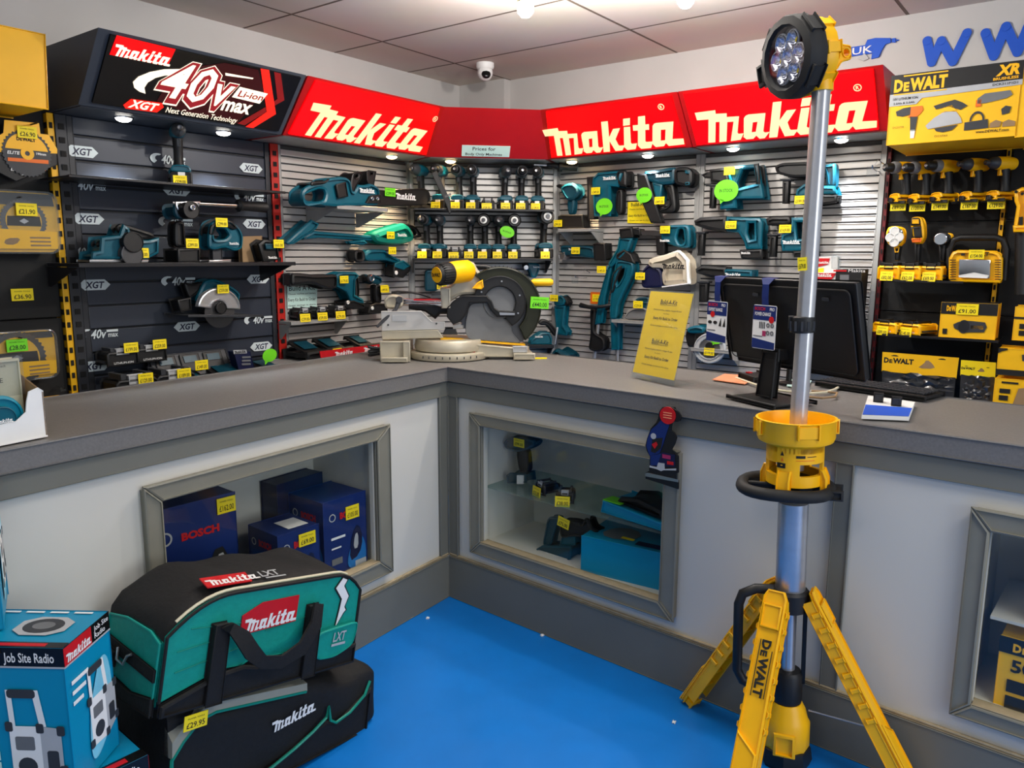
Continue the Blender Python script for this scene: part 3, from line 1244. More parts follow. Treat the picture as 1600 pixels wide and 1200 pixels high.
# bucket-shaped battery housing and the ring handle
zr = tz(652, 1247)
b = MB()
rb, rr = 45.5 / PXM, 63.5 / PXM
zl = zbk
hb = zr - zl
prof_o = [(rb, zl + .012), (rb, zl + hb * .52), (rb, zl + hb * .60), (rr * .93, zl + hb * .66), (rr * .97, zl + hb * .72), (rr * .97, zl + hb * .97), (rr * 1.01, zl + hb), (rr * .95, zl + hb * 1.005)]
prof_i = [(rr * .93, zl + hb * .97), (rr * .92, zl + hb * .78), (rr * .86, zl + hb * .74), (r_low * .7, zl + hb * .73)]
b.lathe(prof_o[1:] + prof_i, 'dw_yellow', n=40, caps=False)
# posts, bottom ring
for a0, a1 in ((-125, -78), (-18, 18), (55, 90), (140, 190)):
    secs = []
    for r in (rb, rb - .009):
        secs.append([(r * math.cos(R_(a)), r * math.sin(R_(a))) for a in [a0 + (a1 - a0) * i / 6 for i in range(7)]])
    v = []
    for z in (zl, zl + hb * .66):
        v += [(x, y, z) for x, y in secs[0]] + [(x, y, z) for x, y in secs[1]]
    f = []
    for i in range(6):
        f += [(i, i + 1, 15 + i, 14 + i), (7 + i, 21 + i, 22 + i, 8 + i)]
    f += [(0, 14, 21, 7), (6, 13, 27, 20)]
    b.add(v, f, 'dw_yellow')
ring = [(rb, zl), (rb, zl + .03), (rb - .012, zl + .03), (rb - .012, zl), (rb, zl)]
b.lathe(ring, 'dw_yellow', n=40, caps=False)
ring = [(rb, zl + hb * .36), (rb, zl + hb * .62), (rb - .008, zl + hb * .62), (rb - .008, zl + hb * .36), (rb, zl + hb * .36)]
b.lathe(ring, 'dw_yellow', n=40, caps=False)
# rim steps
for k in range(4):
    a = R_(20 + 90 * k)
    b.at((0, 0, 0), (0, 0, 20 + 90 * k))
    b.box(rr * .9, rr * 1.03, -.03, .03, zl + hb * .76, zl + hb * .99, 'dw_yellow', .005)
# clips
for a, w in ((-108, .019), (-12, .022), (75, .02), (165, .02)):
    b.at((0, 0, 0), (0, 0, a))
    b.slab([(rb - .004, zl - .028), (rb + .014, zl - .026), (rb + .014, zl + .02), (rb + .004, zl + .045), (rb - .004, zl + .045)], -w, w, 'dw_yellow', .004)
b.at()
bk = b.build('battery_bucket', root)
b = MB()
b.at((0, 0, 0), (0, 0, -18))
y = -rb - .0012
def bent(px0, px1, z0, z1, m):
    b.add([(rb * 1.012 * math.sin(R_(a)), -rb * 1.012 * math.cos(R_(a)), z) for z in (z0, z1) for a in [px0 + (px1 - px0) * i / 6 for i in range(7)]], [(i, i + 1, 8 + i, 7 + i) for i in range(6)], m)
bent(-16, 2, zl + .052, zl + .066, 'ink')
bent(-8, -4, zl + .058, zl + .061, 'dw_yellow')
b.flat([(-.020 + .008, zl + .086), (-.002 + .0, zl + .086), (-.007, zl + .099)], -rb * 1.004, 'ink')
b.flat([(-.018 + .008, zl + .071), (-.003, zl + .071), (-.0065, zl + .082)], -rb * 1.004, 'orange')
bent(22, 40, zl + hb * .46, zl + hb * .5, 'ink')
bent(44, 64, zl + hb * .475, zl + hb * .485, 'ink')
bent(22, 60, zl + hb * .42, zl + hb * .428, 'orange')
o = b.build('warning_label', bk, smooth=False)
b = MB()
oval = []
zz = tz(760, 1235)
for i in range(28):
    t = 2 * math.pi * i / 28
    x = -.022 + .115 * math.copysign(abs(math.cos(t)) ** .8, math.cos(t))
    y = .098 * math.copysign(abs(math.sin(t)) ** .8, math.sin(t))
    oval.append((x, y, zz))
secs = []
for i, p in enumerate(oval):
    q0, q1 = Vector(oval[i - 1]), Vector(oval[(i + 1) % 28])
    d = (q1 - q0).normalized()
    nrm = Vector((d.y, -d.x, 0))
    secs.append([Vector(p) + nrm * (.017 * math.cos(2 * math.pi * k / 10)) + Vector((0, 0, .0165 * math.sin(2 * math.pi * k / 10))) for k in range(10)])
secs.append(secs[0])
b.rings(secs, 'rubber', caps=False)
b.box(-.025, .025, -.09, .09, zz - .012, zz + .012, 'rubber', .006)
b.box(-.12, .1, -.02, .02, zz - .012, zz + .012, 'rubber', .006)
b.box(.075, .125, -.055, .02, zz - .016, zz + .014, 'rubber', .006)
b.lathe([(.05, zz - .02), (.056, zz - .012), (.056, zz + .02), (.045, zz + .03)], 'black', n=24)
b.build('ring_handle', root)

# upper pole: slightly out of plumb
u1, z1 = TP.uz(1245, 655)
u2, z2 = TP.uz(1284, 130)
u1, u2 = lean(u1, z1), lean(u2, z2)
rp = 14.2 / PXM
b = MB()
ring_n = 24
secs = []
for t in (0, 1):
    c = Vector((u1 + (u2 - u1) * t - (1 - t) * .0, 0, z1 - .14 + (z2 - z1 + .14) * t))
    secs.append([(c.x + (rp * (1 - (.06 if i % 3 == 0 else 0))) * math.cos(2 * math.pi * i / ring_n), c.y + rp * (1 - (.06 if i % 3 == 0 else 0)) * math.sin(2 * math.pi * i / ring_n), c.z) for i in range(ring_n)])
b.rings(secs, 'alu')
b.build('telescopic_pole', root)
uc, zcl = TP.uz(1254, 507)
uc = lean(uc, zcl)
b = MB()
b.lathe([(rp, -.022), (rp + .008, -.02), (rp + .01, 0), (rp + .008, .02), (rp, .022)], 'black', n=20, c=(uc, 0, zcl))
b.box(uc - rp - .012, uc - rp + .002, -.018, .012, zcl - .012, zcl + .024, 'black', .004)
for k in range(5):
    a = R_(-150 + 30 * k)
    b.box(uc + (rp + .009) * math.cos(a) - .003, uc + (rp + .009) * math.cos(a) + .003, (rp + .009) * math.sin(a) - .003, (rp + .009) * math.sin(a) + .003, zcl - .015, zcl + .01, 'dark_grey')
b.build('pole_clamp', root)
u, z = TP.uz(1254, 412)
u = lean(u, z)
price(root, u, z, -.03, '679.00', .022, .034, rot=-4)

# lamp head
uh, zhd = TP.uz(1247, 88)
uh = lean(uh, zhd)
hd = MB()
HM = Matrix.Translation((uh, 0, zhd)) @ Matrix.Rotation(R_(-50), 4, 'Z') @ Matrix.Rotation(R_(6), 4, 'X')
PH = 1 / (TP.uz(1246, 100)[0] - TP.uz(1245, 100)[0])
Rh = 66 / PH
b = MB()
b.M = HM
b.lathe([(Rh * .72, -.034), (Rh * .78, -.044), (Rh * .96, -.038), (Rh, -.026), (Rh, .0), (Rh * .95, .012), (Rh * .76, .014), (Rh * .74, -.03), (Rh * .72, -.034)], 'rubber', axis='y', n=16, caps=False)
for a in (38, 180 - 4, 218, 322):
    b.M = HM @ Matrix.Rotation(R_(a), 4, 'Y')
    b.box(Rh * .93, Rh * 1.06, -.034, .008, -.03, .03, 'rubber', .006)
b.M = HM @ Matrix.Rotation(R_(172), 4, 'Y')
b.box(Rh * .95, Rh * 1.36, -.03, .004, -.030, .030, 'rubber', .01)
b.build('bumper_ring', root)
b = MB()
b.M = HM
b.lathe([(Rh * .88, .014), (Rh * .92, .02), (Rh * .9, .05), (Rh * .7, .062), (Rh * .3, .068), (.01, .069)], 'dw_yellow', axis='y', n=16)
for a in range(0, 360, 45):
    b.M = HM @ Matrix.Rotation(R_(a), 4, 'Y')
    b.box(Rh * .75, Rh * .97, .012, .055, -.016, .016, 'dw_yellow', .004)
b.build('back_housing', root)
b = MB()
b.M = HM
b.lathe([(Rh * .73, -.036), (Rh * .7, -.02), (Rh * .5, -.012), (.01, -.010)], 'steel_dark', axis='y', n=28, caps=False)
b.lathe([(Rh * .5, -.0125), (.002, -.0125)], 'dark_grey', axis='y', n=28, caps=False)  # dark plate, pale rims and bright centres put the lens sparkle into colour
for k in range(7):
    a = R_(60 * k)
    r = 0 if k == 6 else Rh * .42
    b.M = HM @ Matrix.Translation((r * math.cos(a), -.012, r * math.sin(a)))
    b.lathe([(Rh * .235, -.016), (Rh * .225, -.018), (Rh * .20, -.016), (Rh * .14, -.004), (Rh * .07, .001), (.002, .001)], 'chrome', axis='y', n=6, c=(0, -.004, 0), caps=False)
    b.lathe([(Rh * .255, -.012), (Rh * .25, -.016), (Rh * .225, -.0165)], 'light_grey', axis='y', n=14, c=(0, -.004, 0), caps=False)
    b.lathe([(Rh * .07, -.004), (.002, -.007)], 'tag_yellow' if k % 2 else 'white', axis='y', n=8, c=(0, -.002, 0))
b.build('reflector', root)
b = MB()
b.M = HM
b.lathe([(Rh * .735, -.034), (Rh * .735, -.037), (.01, -.039)], 'lens', axis='y', n=28)
o = b.build('lamp_lens', root)
b = MB()
b.M = HM
b.slab(rrect(-.03, -.035, .03, .035, .01), .06, .085, 'dw_yellow', .006)
b.slab(circle(0, 0, .022, 16), .085, .115, 'dw_yellow', .004, holes=[circle(0, 0, .010, 12)])
b.box(-.05, .05, .05, .066, -.012, .012, 'dw_yellow', .004)
b.M = HM @ Matrix.Rotation(R_(90), 4, 'Z')
b.slab(fillet([(.05, -.05), (.10, -.045), (.12, -.022), (.15, -.018), (.15, .018), (.12, .022), (.10, .045), (.05, .05)]), -.02, .02, 'dw_yellow', .004, holes=[rrect(.07, -.025, .098, .025, .006), circle(.134, 0, .009, 12)])
b.M = Matrix.Identity(4)
b.tube([(u2, 0, z2 - .02), (u2, 0, z2 + .02), (uh + .045, .02, zhd)], [rp * 1.2, rp * 1.2, rp * .9], 'dw_yellow', n=12)
b.build('head_bracket', root)

# ================================================================== mitre saw on the worktop
TS = Frame(-.21, 3.36, 5)
t = Tool(TS, 0, 740, 900, 'mitre_saw', 'large yellow, silver and black sliding mitre saw on the worktop corner', 'mitre saw', view=(560, 380, 5))
zb = 1.0 - t.z0
t['base'].slab([(t.p(180, 745)[0], zb), (t.p(410, 745)[0], zb), t.p(410, 745), t.p(180, 745)], -.10, .13, 'alu_cast', .006)
x0, x1 = t.p(175, 0)[0], t.p(400, 0)[0]
t['base'].box(x0, x1 - .01, -.145, .16, zb, zb + .022, 'alu_cast', .006)
t['base'].box(x1 - .03, x1, -.125, .16, zb, t.p(0, 745)[1] - .0, 'alu_cast', .004)
xr0, xr1 = t.p(1200, 0)[0], t.p(1370, 0)[0]
t['base'].box(xr0, xr1, -.10, .16, zb, zb + .03, 'alu_cast', .006)
cx = t.p(705, 0)[0]
t['base'].lathe([(.175, zb), (.178, zb + .006), (.175, zb + .026), (.165, zb + .03)], 'alu_cast', n=48, c=(cx, .04, 0))
for k in range(9):
    a = R_(-130 + 10 * k)
    t['base'].box(cx + .178 * math.cos(a) - .002, cx + .178 * math.cos(a) + .002, .04 + .178 * math.sin(a) - .002, .04 + .178 * math.sin(a) + .002, zb + .010, zb + .02, 'dark_grey')
zt = t.p(0, 752)[1]
t['turntable'].lathe([(.14, zb + .03), (.152, zb + .036), (.155, zb + .05), (.15, zt - .004), (.146, zt)], 'alu_cast', n=48, c=(cx, .04, 0))
t['turntable'].slab(t.P((830, 768), (1195, 800), (1305, 800), (1312, 850), (1250, 903), (1215, 880), (870, 878), (830, 872)), -.055, .045, 'alu_cast', .006)
t['turntable'].box(t.p(1200, 0)[0], t.p(1315, 0)[0], -.06, -.04, t.p(0, 850)[1], t.p(0, 800)[1], 'light_grey', .004)
t['turntable'].slab(t.P((885, 776), (912, 776), (905, 830), (925, 885), (905, 885), (884, 832)), -.062, -.05, 'red', .002)
t['kerf_plate'].slab(t.P((640, 733), (1300, 782), (1300, 796), (640, 748)), -.025, .02, 'dw_yellow_card', .001)
for i, (pts, y0) in enumerate(((((180, 530), (490, 527), (575, 608), (676, 612), (676, 670), (185, 684)), -.02), (((185, 684), (620, 672), (665, 733), (190, 748)), -.035),
                               (((735, 640), (850, 612), (880, 660), (740, 672)), .0))):
    t['fence#%d' % i].slab(t.P(*pts), y0, y0 + .03, 'alu_cast' if i == 1 else 'saw_fence', .003)
t['fence#0'].slab(t.P((265, 560), (380, 560), (380, 605), (265, 605)), -.022, -.018, 'light_grey')
for px, py in ((235, 635), (610, 625)):
    t['fence#0'].slab([(a, c) for a, c in circle(*t.p(px, py), .004, 10)], -.022, -.019, 'dark_grey')
# motor, its axis towards the viewer's left
c0, c1 = t.p(606, 243), t.p(850, 215)
ax = (c1[0] - c0[0])
b = t['motor']
b.M = Matrix.Translation((c1[0], -.015, c1[1])) @ Matrix.Rotation(R_(40), 4, 'Z') @ Matrix.Rotation(R_(-5), 4, 'Y')
Lm = ax / math.cos(R_(38))
rm = .5 * (t.p(0, 145)[1] - t.p(0, 315)[1])
b.lathe([(rm * .7, .02), (rm * 1.02, .0), (rm * 1.05, -Lm * .3), (rm, -Lm * .62)], 'dw_yellow', axis='x', n=28)
b.lathe([(rm * .9, -Lm * .55), (rm * 1.02, -Lm * .6), (rm * .98, -Lm * .85), (rm * .8, -Lm * .97), (rm * .72, -Lm)], 'black', axis='x', n=28)
for k in range(28):
    a = 2 * math.pi * k / 28
    mo = b.M
    b.M = mo @ Matrix.Rotation(a, 4, 'X')
    b.box(-Lm * .93, -Lm * .62, -.0015, .0015, rm * .9, rm * 1.03, 'rubber')
    b.M = mo
b.lathe([(rm * .72, -Lm * .99), (rm * .70, -Lm * 1.01), (.002, -Lm * 1.012)], 'dw_yellow', axis='x', n=28)
mo = b.M
b.M = mo @ Matrix.Translation((-Lm * 1.016, 0, 0)) @ Matrix.Rotation(R_(-90), 4, 'Z')
dewalt(b, 'ink', 0, -.007, 0, .015, rm * 1.15, bars=False)
b.M = Matrix.Identity(4)
t['gear_housing'].slab(t.P((640, 350), (720, 330), (800, 240), (830, 130), (905, 150), (930, 205), (985, 262), (960, 330), (975, 400), (800, 400), (700, 470), (650, 440)), -.02, .045, 'alu_cast', .012, sm=1)
t['gear_housing'].slab(t.P((640, 345), (720, 345), (720, 505), (650, 505)), -.04, .05, 'alu_cast', .006)
t['lever'].slab(t.P((885, 352), (925, 305), (968, 282), (975, 340), (960, 358)), -.045, -.02, 'dw_yellow', .004)
cb = t.p(1105, 505)
K = (t.p(1205, 505)[0] - cb[0]) / 100.0
teeth = []
for k in range(64):
    a0 = 2 * math.pi * k / 64
    teeth += [(cb[0] + K * 318 * math.cos(a0), cb[1] + K * 318 * math.sin(a0)), (cb[0] + K * 330 * math.cos(a0 + .012), cb[1] + K * 330 * math.sin(a0 + .012)), (cb[0] + K * 312 * math.cos(a0 + .045), cb[1] + K * 312 * math.sin(a0 + .045))]
cut = t.p(0, 790)[1]
teeth = [(x, max(z, cut)) for x, z in teeth]
t['blade'].slab(teeth, -.004, -.001, 'steel_dark', 0)
g = arc(cb[0], cb[1], K * 318, 128, -52, 30) + arc(cb[0], cb[1], K * 205, -44, 120, 24)
t['upper_guard'].slab(g, -.034, -.006, 'saw_guard', .006)
g = arc(cb[0] - K * 5, cb[1] + K * 45, K * 205, 165, -62, 24) + arc(cb[0] - K * 5, cb[1] + K * 45, K * 122, -70, 160, 20)
t['guard_rim'].slab(g, -.038, -.008, 'black', .004)
for a in (150, 85, 20, -30):
    t['guard_rim'].slab(circle(cb[0] + K * (163 * math.cos(R_(a)) - 5), cb[1] + K * (163 * math.sin(R_(a)) + 45), .004, 8), -.040, -.037, 'steel')
t['cover_disc'].slab(circle(cb[0] - K * 5, cb[1] + K * 45, K * 126, 32), -.026, -.010, 'mid_grey', .004)
t['lower_guard'].slab(t.P((868, 470), (1000, 460), (1060, 560), (1150, 590), (1205, 600), (1190, 690), (1260, 765), (1250, 776), (860, 748), (835, 690), (840, 600)), -.020, -.008, 'mid_grey', .002, sm=1)
t['guard_arm'].slab(t.P((690, 500), (740, 450), (810, 404), (1000, 404), (1040, 450), (1060, 500), (1090, 520), (1218, 527), (1218, 566), (1080, 572), (1030, 520), (1000, 462), (870, 460), (850, 545), (790, 610), (740, 632), (690, 570)), -.042, -.012, 'black', .005)
t['guard_arm'].slab(t.P((1095, 535), (1215, 540), (1215, 556), (1100, 556)), -.044, -.041, 'steel')
a, c = t.p(1350, 308), t.p(1520, 305)
t['handle'].tube([(a[0] - .02, .0, a[1]), (a[0], .0, a[1]), (a[0] + .01, 0, a[1]), (c[0] - .012, 0, c[1]), (c[0], 0, c[1])], [.008, .010, .0165, .0165, .010], 'dw_yellow', n=14)
t['handle'].tube([(t.p(900, 180)[0], .01, t.p(900, 180)[1]), (t.p(1000, 185)[0], .01, t.p(1000, 185)[1]), (a[0], .012, a[1])], .010, 'black', n=10)
for dz in (455, 478):
    p0, p1 = t.p(350, dz), t.p(720, dz + 12)
    t['slide_rails'].tube([(p0[0], .07, p0[1]), (p1[0], .03, p1[1])], .010, 'chrome', n=14)
t['slide_rails'].slab(t.P((190, 440), (250, 400), (340, 420), (345, 500), (300, 525), (200, 520)), .05, .10, 'alu_cast', .01, sm=1)
t['slide_rails'].slab(t.P((430, 438), (640, 438), (640, 448), (430, 450)), .02, .03, 'red')
t['pivot_housing'].slab(t.P((390, 480), (720, 480), (740, 560), (640, 560), (600, 600), (520, 540), (390, 520)), .03, .10, 'black', .01)
t['pivot_housing'].slab(t.P((680, 670), (760, 665), (775, 715), (660, 715)), .0, .05, 'dark_grey', .004)
kc = t.p(318, 443)
t['carry_lever'].tube([(kc[0], .02, kc[1]), (t.p(290, 520)[0], .0, t.p(290, 520)[1]), (t.p(200, 600)[0], -.02, t.p(200, 600)[1]), (t.p(150, 650)[0], -.03, t.p(150, 650)[1])], [.012, .008, .007, .006], 'dark_grey', n=8)
t['carry_lever'].lathe([(.014, -.01), (.016, 0), (.014, .02)], 'dark_grey', axis='y', n=14, c=(kc[0], .01, kc[1]))
cp = [t.p(*q) for q in ((560, 430), (480, 405), (400, 392), (300, 385), (250, 392), (255, 405))]
t['power_cord'].tube([(x, .09, z) for x, z in cp], .005, 'black', n=8)
t.tag(1405, 460, '440.00', 'tag_green', rot=3, w=.080, h=.050, y=-.05)
t.done()
# coiled cord lying behind the saw's left foot
cl0 = t.p(110, 700)
b = MB()
pts = []
for i in range(60):
    a = 2 * math.pi * i / 20
    pts.append((.035 * math.cos(a), .03 * math.sin(a), .012 + .045 * i / 60 + .004 * math.sin(a * 1.7)))
b.tube(pts, .006, 'black', n=8)
o = b.build('coiled_cord', None, (-.585, 3.30, 1.0), 0)
tag(o, 'black coiled power cord on the worktop, left of the mitre saw', 'cord')
b = MB()
b.slab([(-.035, -.01), (.03, -.014), (.036, .01), (-.028, .014)], 0, .004, 'tag_yellow')
b.M = Matrix.Identity(4)
o = b.build('paper_slip', None, tuple(at_z(843, 559, 1.0005)), 10)
o.rotation_euler = (R_(-90), 0, R_(10))
o.location.z = 1.0005
tag(o, 'small yellow paper slip lying on the worktop beside the mitre saw', 'paper')

# ================================================================== sign holder
SX, SY, YAW, LEANS, SWD, SHT = .4501, 2.8292, -60.04, 13.85, .2251, .3068
root = thing('sign_holder', 'clear acrylic stand with a leaning yellow Build-A-Kit card', 'sign', (SX, SY, 1.0), YAW)
SM_ = Matrix.Translation((0, 0, .02)) @ Matrix.Rotation(R_(-LEANS), 4, 'X')
b = MB()
b.M = SM_
b.slab([(-.004, -.02), (SWD + .004, -.02), (SWD + .004, SHT + .006), (-.004, SHT + .006)], -.003, -.0008, 'acrylic')
b.slab([(-.004, -.02), (SWD + .004, -.02), (SWD + .004, SHT + .006), (-.004, SHT + .006)], .0026, .0045, 'acrylic')
b.M = Matrix.Identity(4)
b.box(-.004, SWD + .004, -.002, .09, 0, .003, 'acrylic')
b.build('acrylic_stand', root, smooth=False)
b = MB()
b.M = SM_
b.slab([(0, 0), (SWD, 0), (SWD, SHT), (0, SHT)], .0, .0018, 'card_yellow')
for z in (.25, .105):
    b.text('Build-A-Kit', 'ink', SWD / 2, z + .012, -.0006, w=.088, h=.017, bold=.01)
    b.box(SWD / 2 - .044, SWD / 2 + .044, -.0006, -.0002, z + .0085, z + .0095, 'ink')
    b.text('Choose machine, battery, charger & case', 'ink', SWD / 2, z - .012, -.0006, w=.15, h=.006)
    b.text('in store', 'ink', SWD / 2, z - .024, -.0006, w=.03, h=.005)
    b.text('Every Kit Build to Order', 'ink', SWD / 2, z - .045, -.0006, w=.13, h=.0105, bold=.014)
    b.text('Great savings on kits in the shop', 'ink', SWD / 2, z - .07, -.0006, w=.145, h=.0055)
b.build('card', root, smooth=False)

# ================================================================== monitor seen from behind, keyboard, scanner, leaflets
MX, MY, MYAW, MLEAN, MW, MH = .7305, 2.5818, -63.37, 14.2, .5435, .286
MZ = 1.10
root = thing('computer_monitor', 'black computer monitor seen from behind on the right counter arm', 'monitor', (MX, MY, 1.0), MYAW)
b = MB()
b.M = Matrix.Translation((0, 0, MZ - 1.0)) @ Matrix.Rotation(R_(MLEAN), 4, 'X')
b.slab(rrect(0, 0, MW, MH, .008), .008, .035, 'black', .004)
b.slab(rrect(.02, .015, MW - .02, MH - .02, .02), .003, .012, 'black', .004)
b.slab(rrect(.006, .006, MW - .006, MH - .006, .004), .034, .036, 'black_gloss')
b.build('screen', root)
b = MB()
b.M = Matrix.Translation((0, 0, MZ - 1.0)) @ Matrix.Rotation(R_(MLEAN), 4, 'X')
for x in (.17, .44):
    b.slab(rrect(x - .012, MH - .055, x + .012, MH - .045, .003), .0015, .0035, 'dark_grey')
b.slab([(.02, .0), (.045, .0), (.042, .03), (.018, .03)], .0055, .0085, 'paper_white')
b.build('back_details', root)
b = MB()
b.box(.13, .34, -.12, .06, 0, .014, 'black', .005)
b.build('stand_base', root)
b = MB()
b.slab([(.19, .012), (.26, .012), (.27, .16), (.21, .16)], -.055, -.025, 'black', .006)
b.box(.2, .275, -.05, .03, .13, .17, 'black', .005)
b.build('stand_column', root)


def wobbler(x, label, kind, tw=.095, th=.135):
    """Folded paper tag hooked over the top edge of the monitor."""
    m = Matrix.Translation((MX, MY, MZ)) @ Matrix.Rotation(R_(MYAW), 4, 'Z') @ Matrix.Rotation(R_(MLEAN), 4, 'X')
    root = thing('hanging_tag', label, 'hanging tag', m @ Vector((x, -.022, MH - .11)), MYAW)
    b = MB()
    z0 = -.10
    b.slab(rrect(-tw / 2, z0, tw / 2, z0 + th, .006), -.002, 0, 'paper_white')
    b.slab([(-tw / 2 + .001, z0 + th * .66), (tw / 2 - .001, z0 + th * .66), (tw / 2 - .001, z0 + th - .002), (-tw / 2 + .001, z0 + th - .002)], -.0028, -.0018, 'navy')
    b.slab([(-tw / 2 + .001, z0 + .002), (tw / 2 - .001, z0 + .002), (tw / 2 - .001, z0 + th * .17), (-tw / 2 + .001, z0 + th * .24)], -.0028, -.0018, 'navy')
    b.text('BOSCH', 'red', -tw * .2, z0 + th * .88, -.0034, w=tw * .45, h=th * .075, bold=.02)
    b.text('PRO', 'white', tw * .33, z0 + th * .88, -.0034, w=tw * .2, h=th * .07, bold=.02)
    b.text('POWER CHANGE' if kind else 'EXPERT RANGE', 'white', -tw * .06, z0 + th * .76, -.0034, w=tw * .7, h=th * .08, bold=.02)
    b.slab(circle(tw * (.32 if kind else -.2), z0 + th * .68, tw * .11, 12), -.0036, -.003, 'red')
    if kind:
        for i in range(2):
            for j in range(2):
                b.slab(circle(tw * (.18 + .18 * i), z0 + th * (.38 + .17 * j), tw * .075, 12), -.0034, -.002, 'mid_grey', holes=[circle(tw * (.18 + .18 * i), z0 + th * (.38 + .17 * j), tw * .03, 10)])
        for i in range(4):
            b.box(tw * (-.2 + .07 * i), tw * (-.17 + .07 * i), -.003, -.002, z0 + th * .47, z0 + th * .62, 'ink')
        b.box(-tw * .05, tw * .1, -.003, -.002, z0 + th * .3, z0 + th * .42, 'magenta')
    else:
        for i in range(2):
            b.slab(circle(tw * (-.33 + .27 * i), z0 + th * .48, tw * .1, 10, rz=tw * .06), -.003, -.002, 'ink')
        for i in range(2):
            b.slab([(tw * (.12 + .2 * i), z0 + th * .4), (tw * (.25 + .2 * i), z0 + th * .4), (tw * (.22 + .2 * i), z0 + th * .6)], -.003, -.002, 'ink')
    b.box(-tw * .45, -tw * .05, -.003, -.002, z0 + th * .28, z0 + th * .3, 'mid_grey')
    b.build('tag_card', root, smooth=False)
    b = MB()
    zt_ = .11
    path = [(0, -.001, z0 + th - .004), (0, -.004, .06), (0, -.004, zt_ - .012), (0, .004, zt_ + .006), (0, .03, zt_ + .008), (.0, .062, zt_ - .005), (.0, .066, zt_ - .03)]
    secs = []
    for i, p in enumerate(path):
        wd = .013 if i < 3 else .026
        d = Vector(path[min(i + 1, 6)]) - Vector(path[max(i - 1, 0)])
        n_ = Vector((0, -d.z, d.y)).normalized() * .0006
        secs.append([Vector(p) + Vector((-wd, 0, 0)) - n_, Vector(p) + Vector((wd, 0, 0)) - n_, Vector(p) + Vector((wd, 0, 0)) + n_, Vector(p) + Vector((-wd, 0, 0)) + n_])
    b.rings(secs, 'navy')
    b.build('hook_strip', root, smooth=False)


wobbler(.012, 'blue and white paper tag hooked over the outer end of the monitor', 0)
wobbler(.225, 'blue and white paper tag hanging at the middle of the monitor back', 1)

ka, kb2 = at_z(1272, 603, 1.0), at_z(1446, 628, 1.0)
kd = math.degrees(math.atan2(kb2.y - ka.y, kb2.x - ka.x))
kl = (kb2 - ka).length
root = thing('keyboard', 'black computer keyboard lying on the worktop behind the leaflets', 'keyboard', ka, kd)
b = MB()
b.slab([(0, 0), (.15, 0), (.15, .028), (0, .018)], 0, kl, 'black', .004)
b.M = Matrix.Rotation(R_(-90), 4, 'Z')
b2 = MB()
b2.box(0, kl, 0, .15, 0, .018, 'black', .005)
b2.build('case', root)
b = MB()
for r in range(5):
    nk = 14
    for k in range(nk):
        x0 = .012 + (kl - .024) * k / nk
        b.box(x0, x0 + (kl - .024) / nk - .003, .016 + r * .024, .016 + r * .024 + .020, .017, .024, 'dark_grey', .002)
b.build('keys', root)

p = at_z(1226, 592, 1.06)
root = thing('barcode_scanner', 'blue and white barcode scanner standing by the monitor foot', 'scanner', at_z(1232, 600, 1.0), -63)
b = MB()
b.lathe([(.035, 0), (.035, .006), (.01, .012), (.008, .07)], 'black', n=20)
b.build('stand', root)
b = MB()
b.at((0, -.01, .085), (0, -25, 0))
b.slab(rrect(-.022, -.02, .05, .016, .012), -.026, .026, 'navy', .01)
b.build('scanner_head', root)
b = MB()
b.tube([(-.02, -.012, .078), (-.045, -.02, .055), (-.07, -.03, .030)], [.009, .008, .011], 'light_grey', n=12)
b.build('handle', root)
b = MB()
pts = [at_z(*q, 1.006) for q in ((1150, 590), (1200, 608), (1262, 615), (1290, 613), (1305, 608), (1312, 604))]
b.tube(pts, .004, 'piping_white', n=8)
o = b.build('white_cable', None)
tag(o, 'white cable lying on the worktop beside the light pole', 'cable')
b = MB()
pts = [at_z(*q, 1.006) for q in ((1262, 620), (1285, 622), (1305, 620), (1308, 614), (1290, 612), (1268, 611))]
b.tube(pts, .0035, 'card_brown', n=8)
tag(b.build('brown_cable', None), 'thin brown looped cable beside the white cable', 'cable')


def leaf(name, corners, th, label, cat, m='paper_white', z=1.0):
    """A flat sheet or booklet on the worktop from its four corners in the photo."""
    P = [at_z(x, y, z) for x, y in corners]
    c = sum(P, Vector()) / 4
    root = thing(name, label, cat, c, 0)
    return root, [p - c for p in P]


root, P = leaf('card_reader', ((1163, 604), (1210, 622), (1262, 590), (1205, 580)), .02, 'dark payment terminal with a red mark, beside the peach card', 'card reader')
d = (at_z(1205, 600, 1) - at_z(1165, 590, 1))
root.location = at_z(1180, 594, 1.0)
root.rotation_euler.z = R_(-62)
b = MB()
b.slab([(-.04, 0), (.04, 0), (.04, .022), (-.04, .03)], -.05, .05, 'black', .006)
b.build('body', root)
b = MB()
b.box(-.02, .0, -.03, -.015, .026, .031, 'red', .001)
b.build('button', root)
root, P = leaf('till_card', ((1113, 594), (1164, 601), (1185, 589), (1132, 585)), .002, 'small peach laminated card lying flat on the worktop', 'card')
b = MB()
b.add([(p.x, p.y, z) for z in (.0005, .003) for p in P], [(0, 1, 2, 3), (4, 5, 6, 7), (0, 1, 5, 4), (1, 2, 6, 5), (2, 3, 7, 6), (3, 0, 4, 7)], 'peach_card')
b.build('card', root, smooth=False)
root, P = leaf('blue_leaflet', ((1229, 604), (1262, 608), (1268, 596), (1236, 594)), .004, 'pale blue leaflet half hidden behind the light pole', 'leaflet')
b = MB()
b.add([(p.x, p.y, z) for z in (.0005, .004) for p in P], [(0, 1, 2, 3), (4, 5, 6, 7), (0, 1, 5, 4), (1, 2, 6, 5), (2, 3, 7, 6), (3, 0, 4, 7)], 'paper_mint')
b.build('sheet', root, smooth=False)
root, P = leaf('blister_pack', ((1346, 655), (1420, 658), (1429, 634), (1356, 624)), .012, 'small blue and white blister pack lying on the right worktop', 'blister pack')
b = MB()
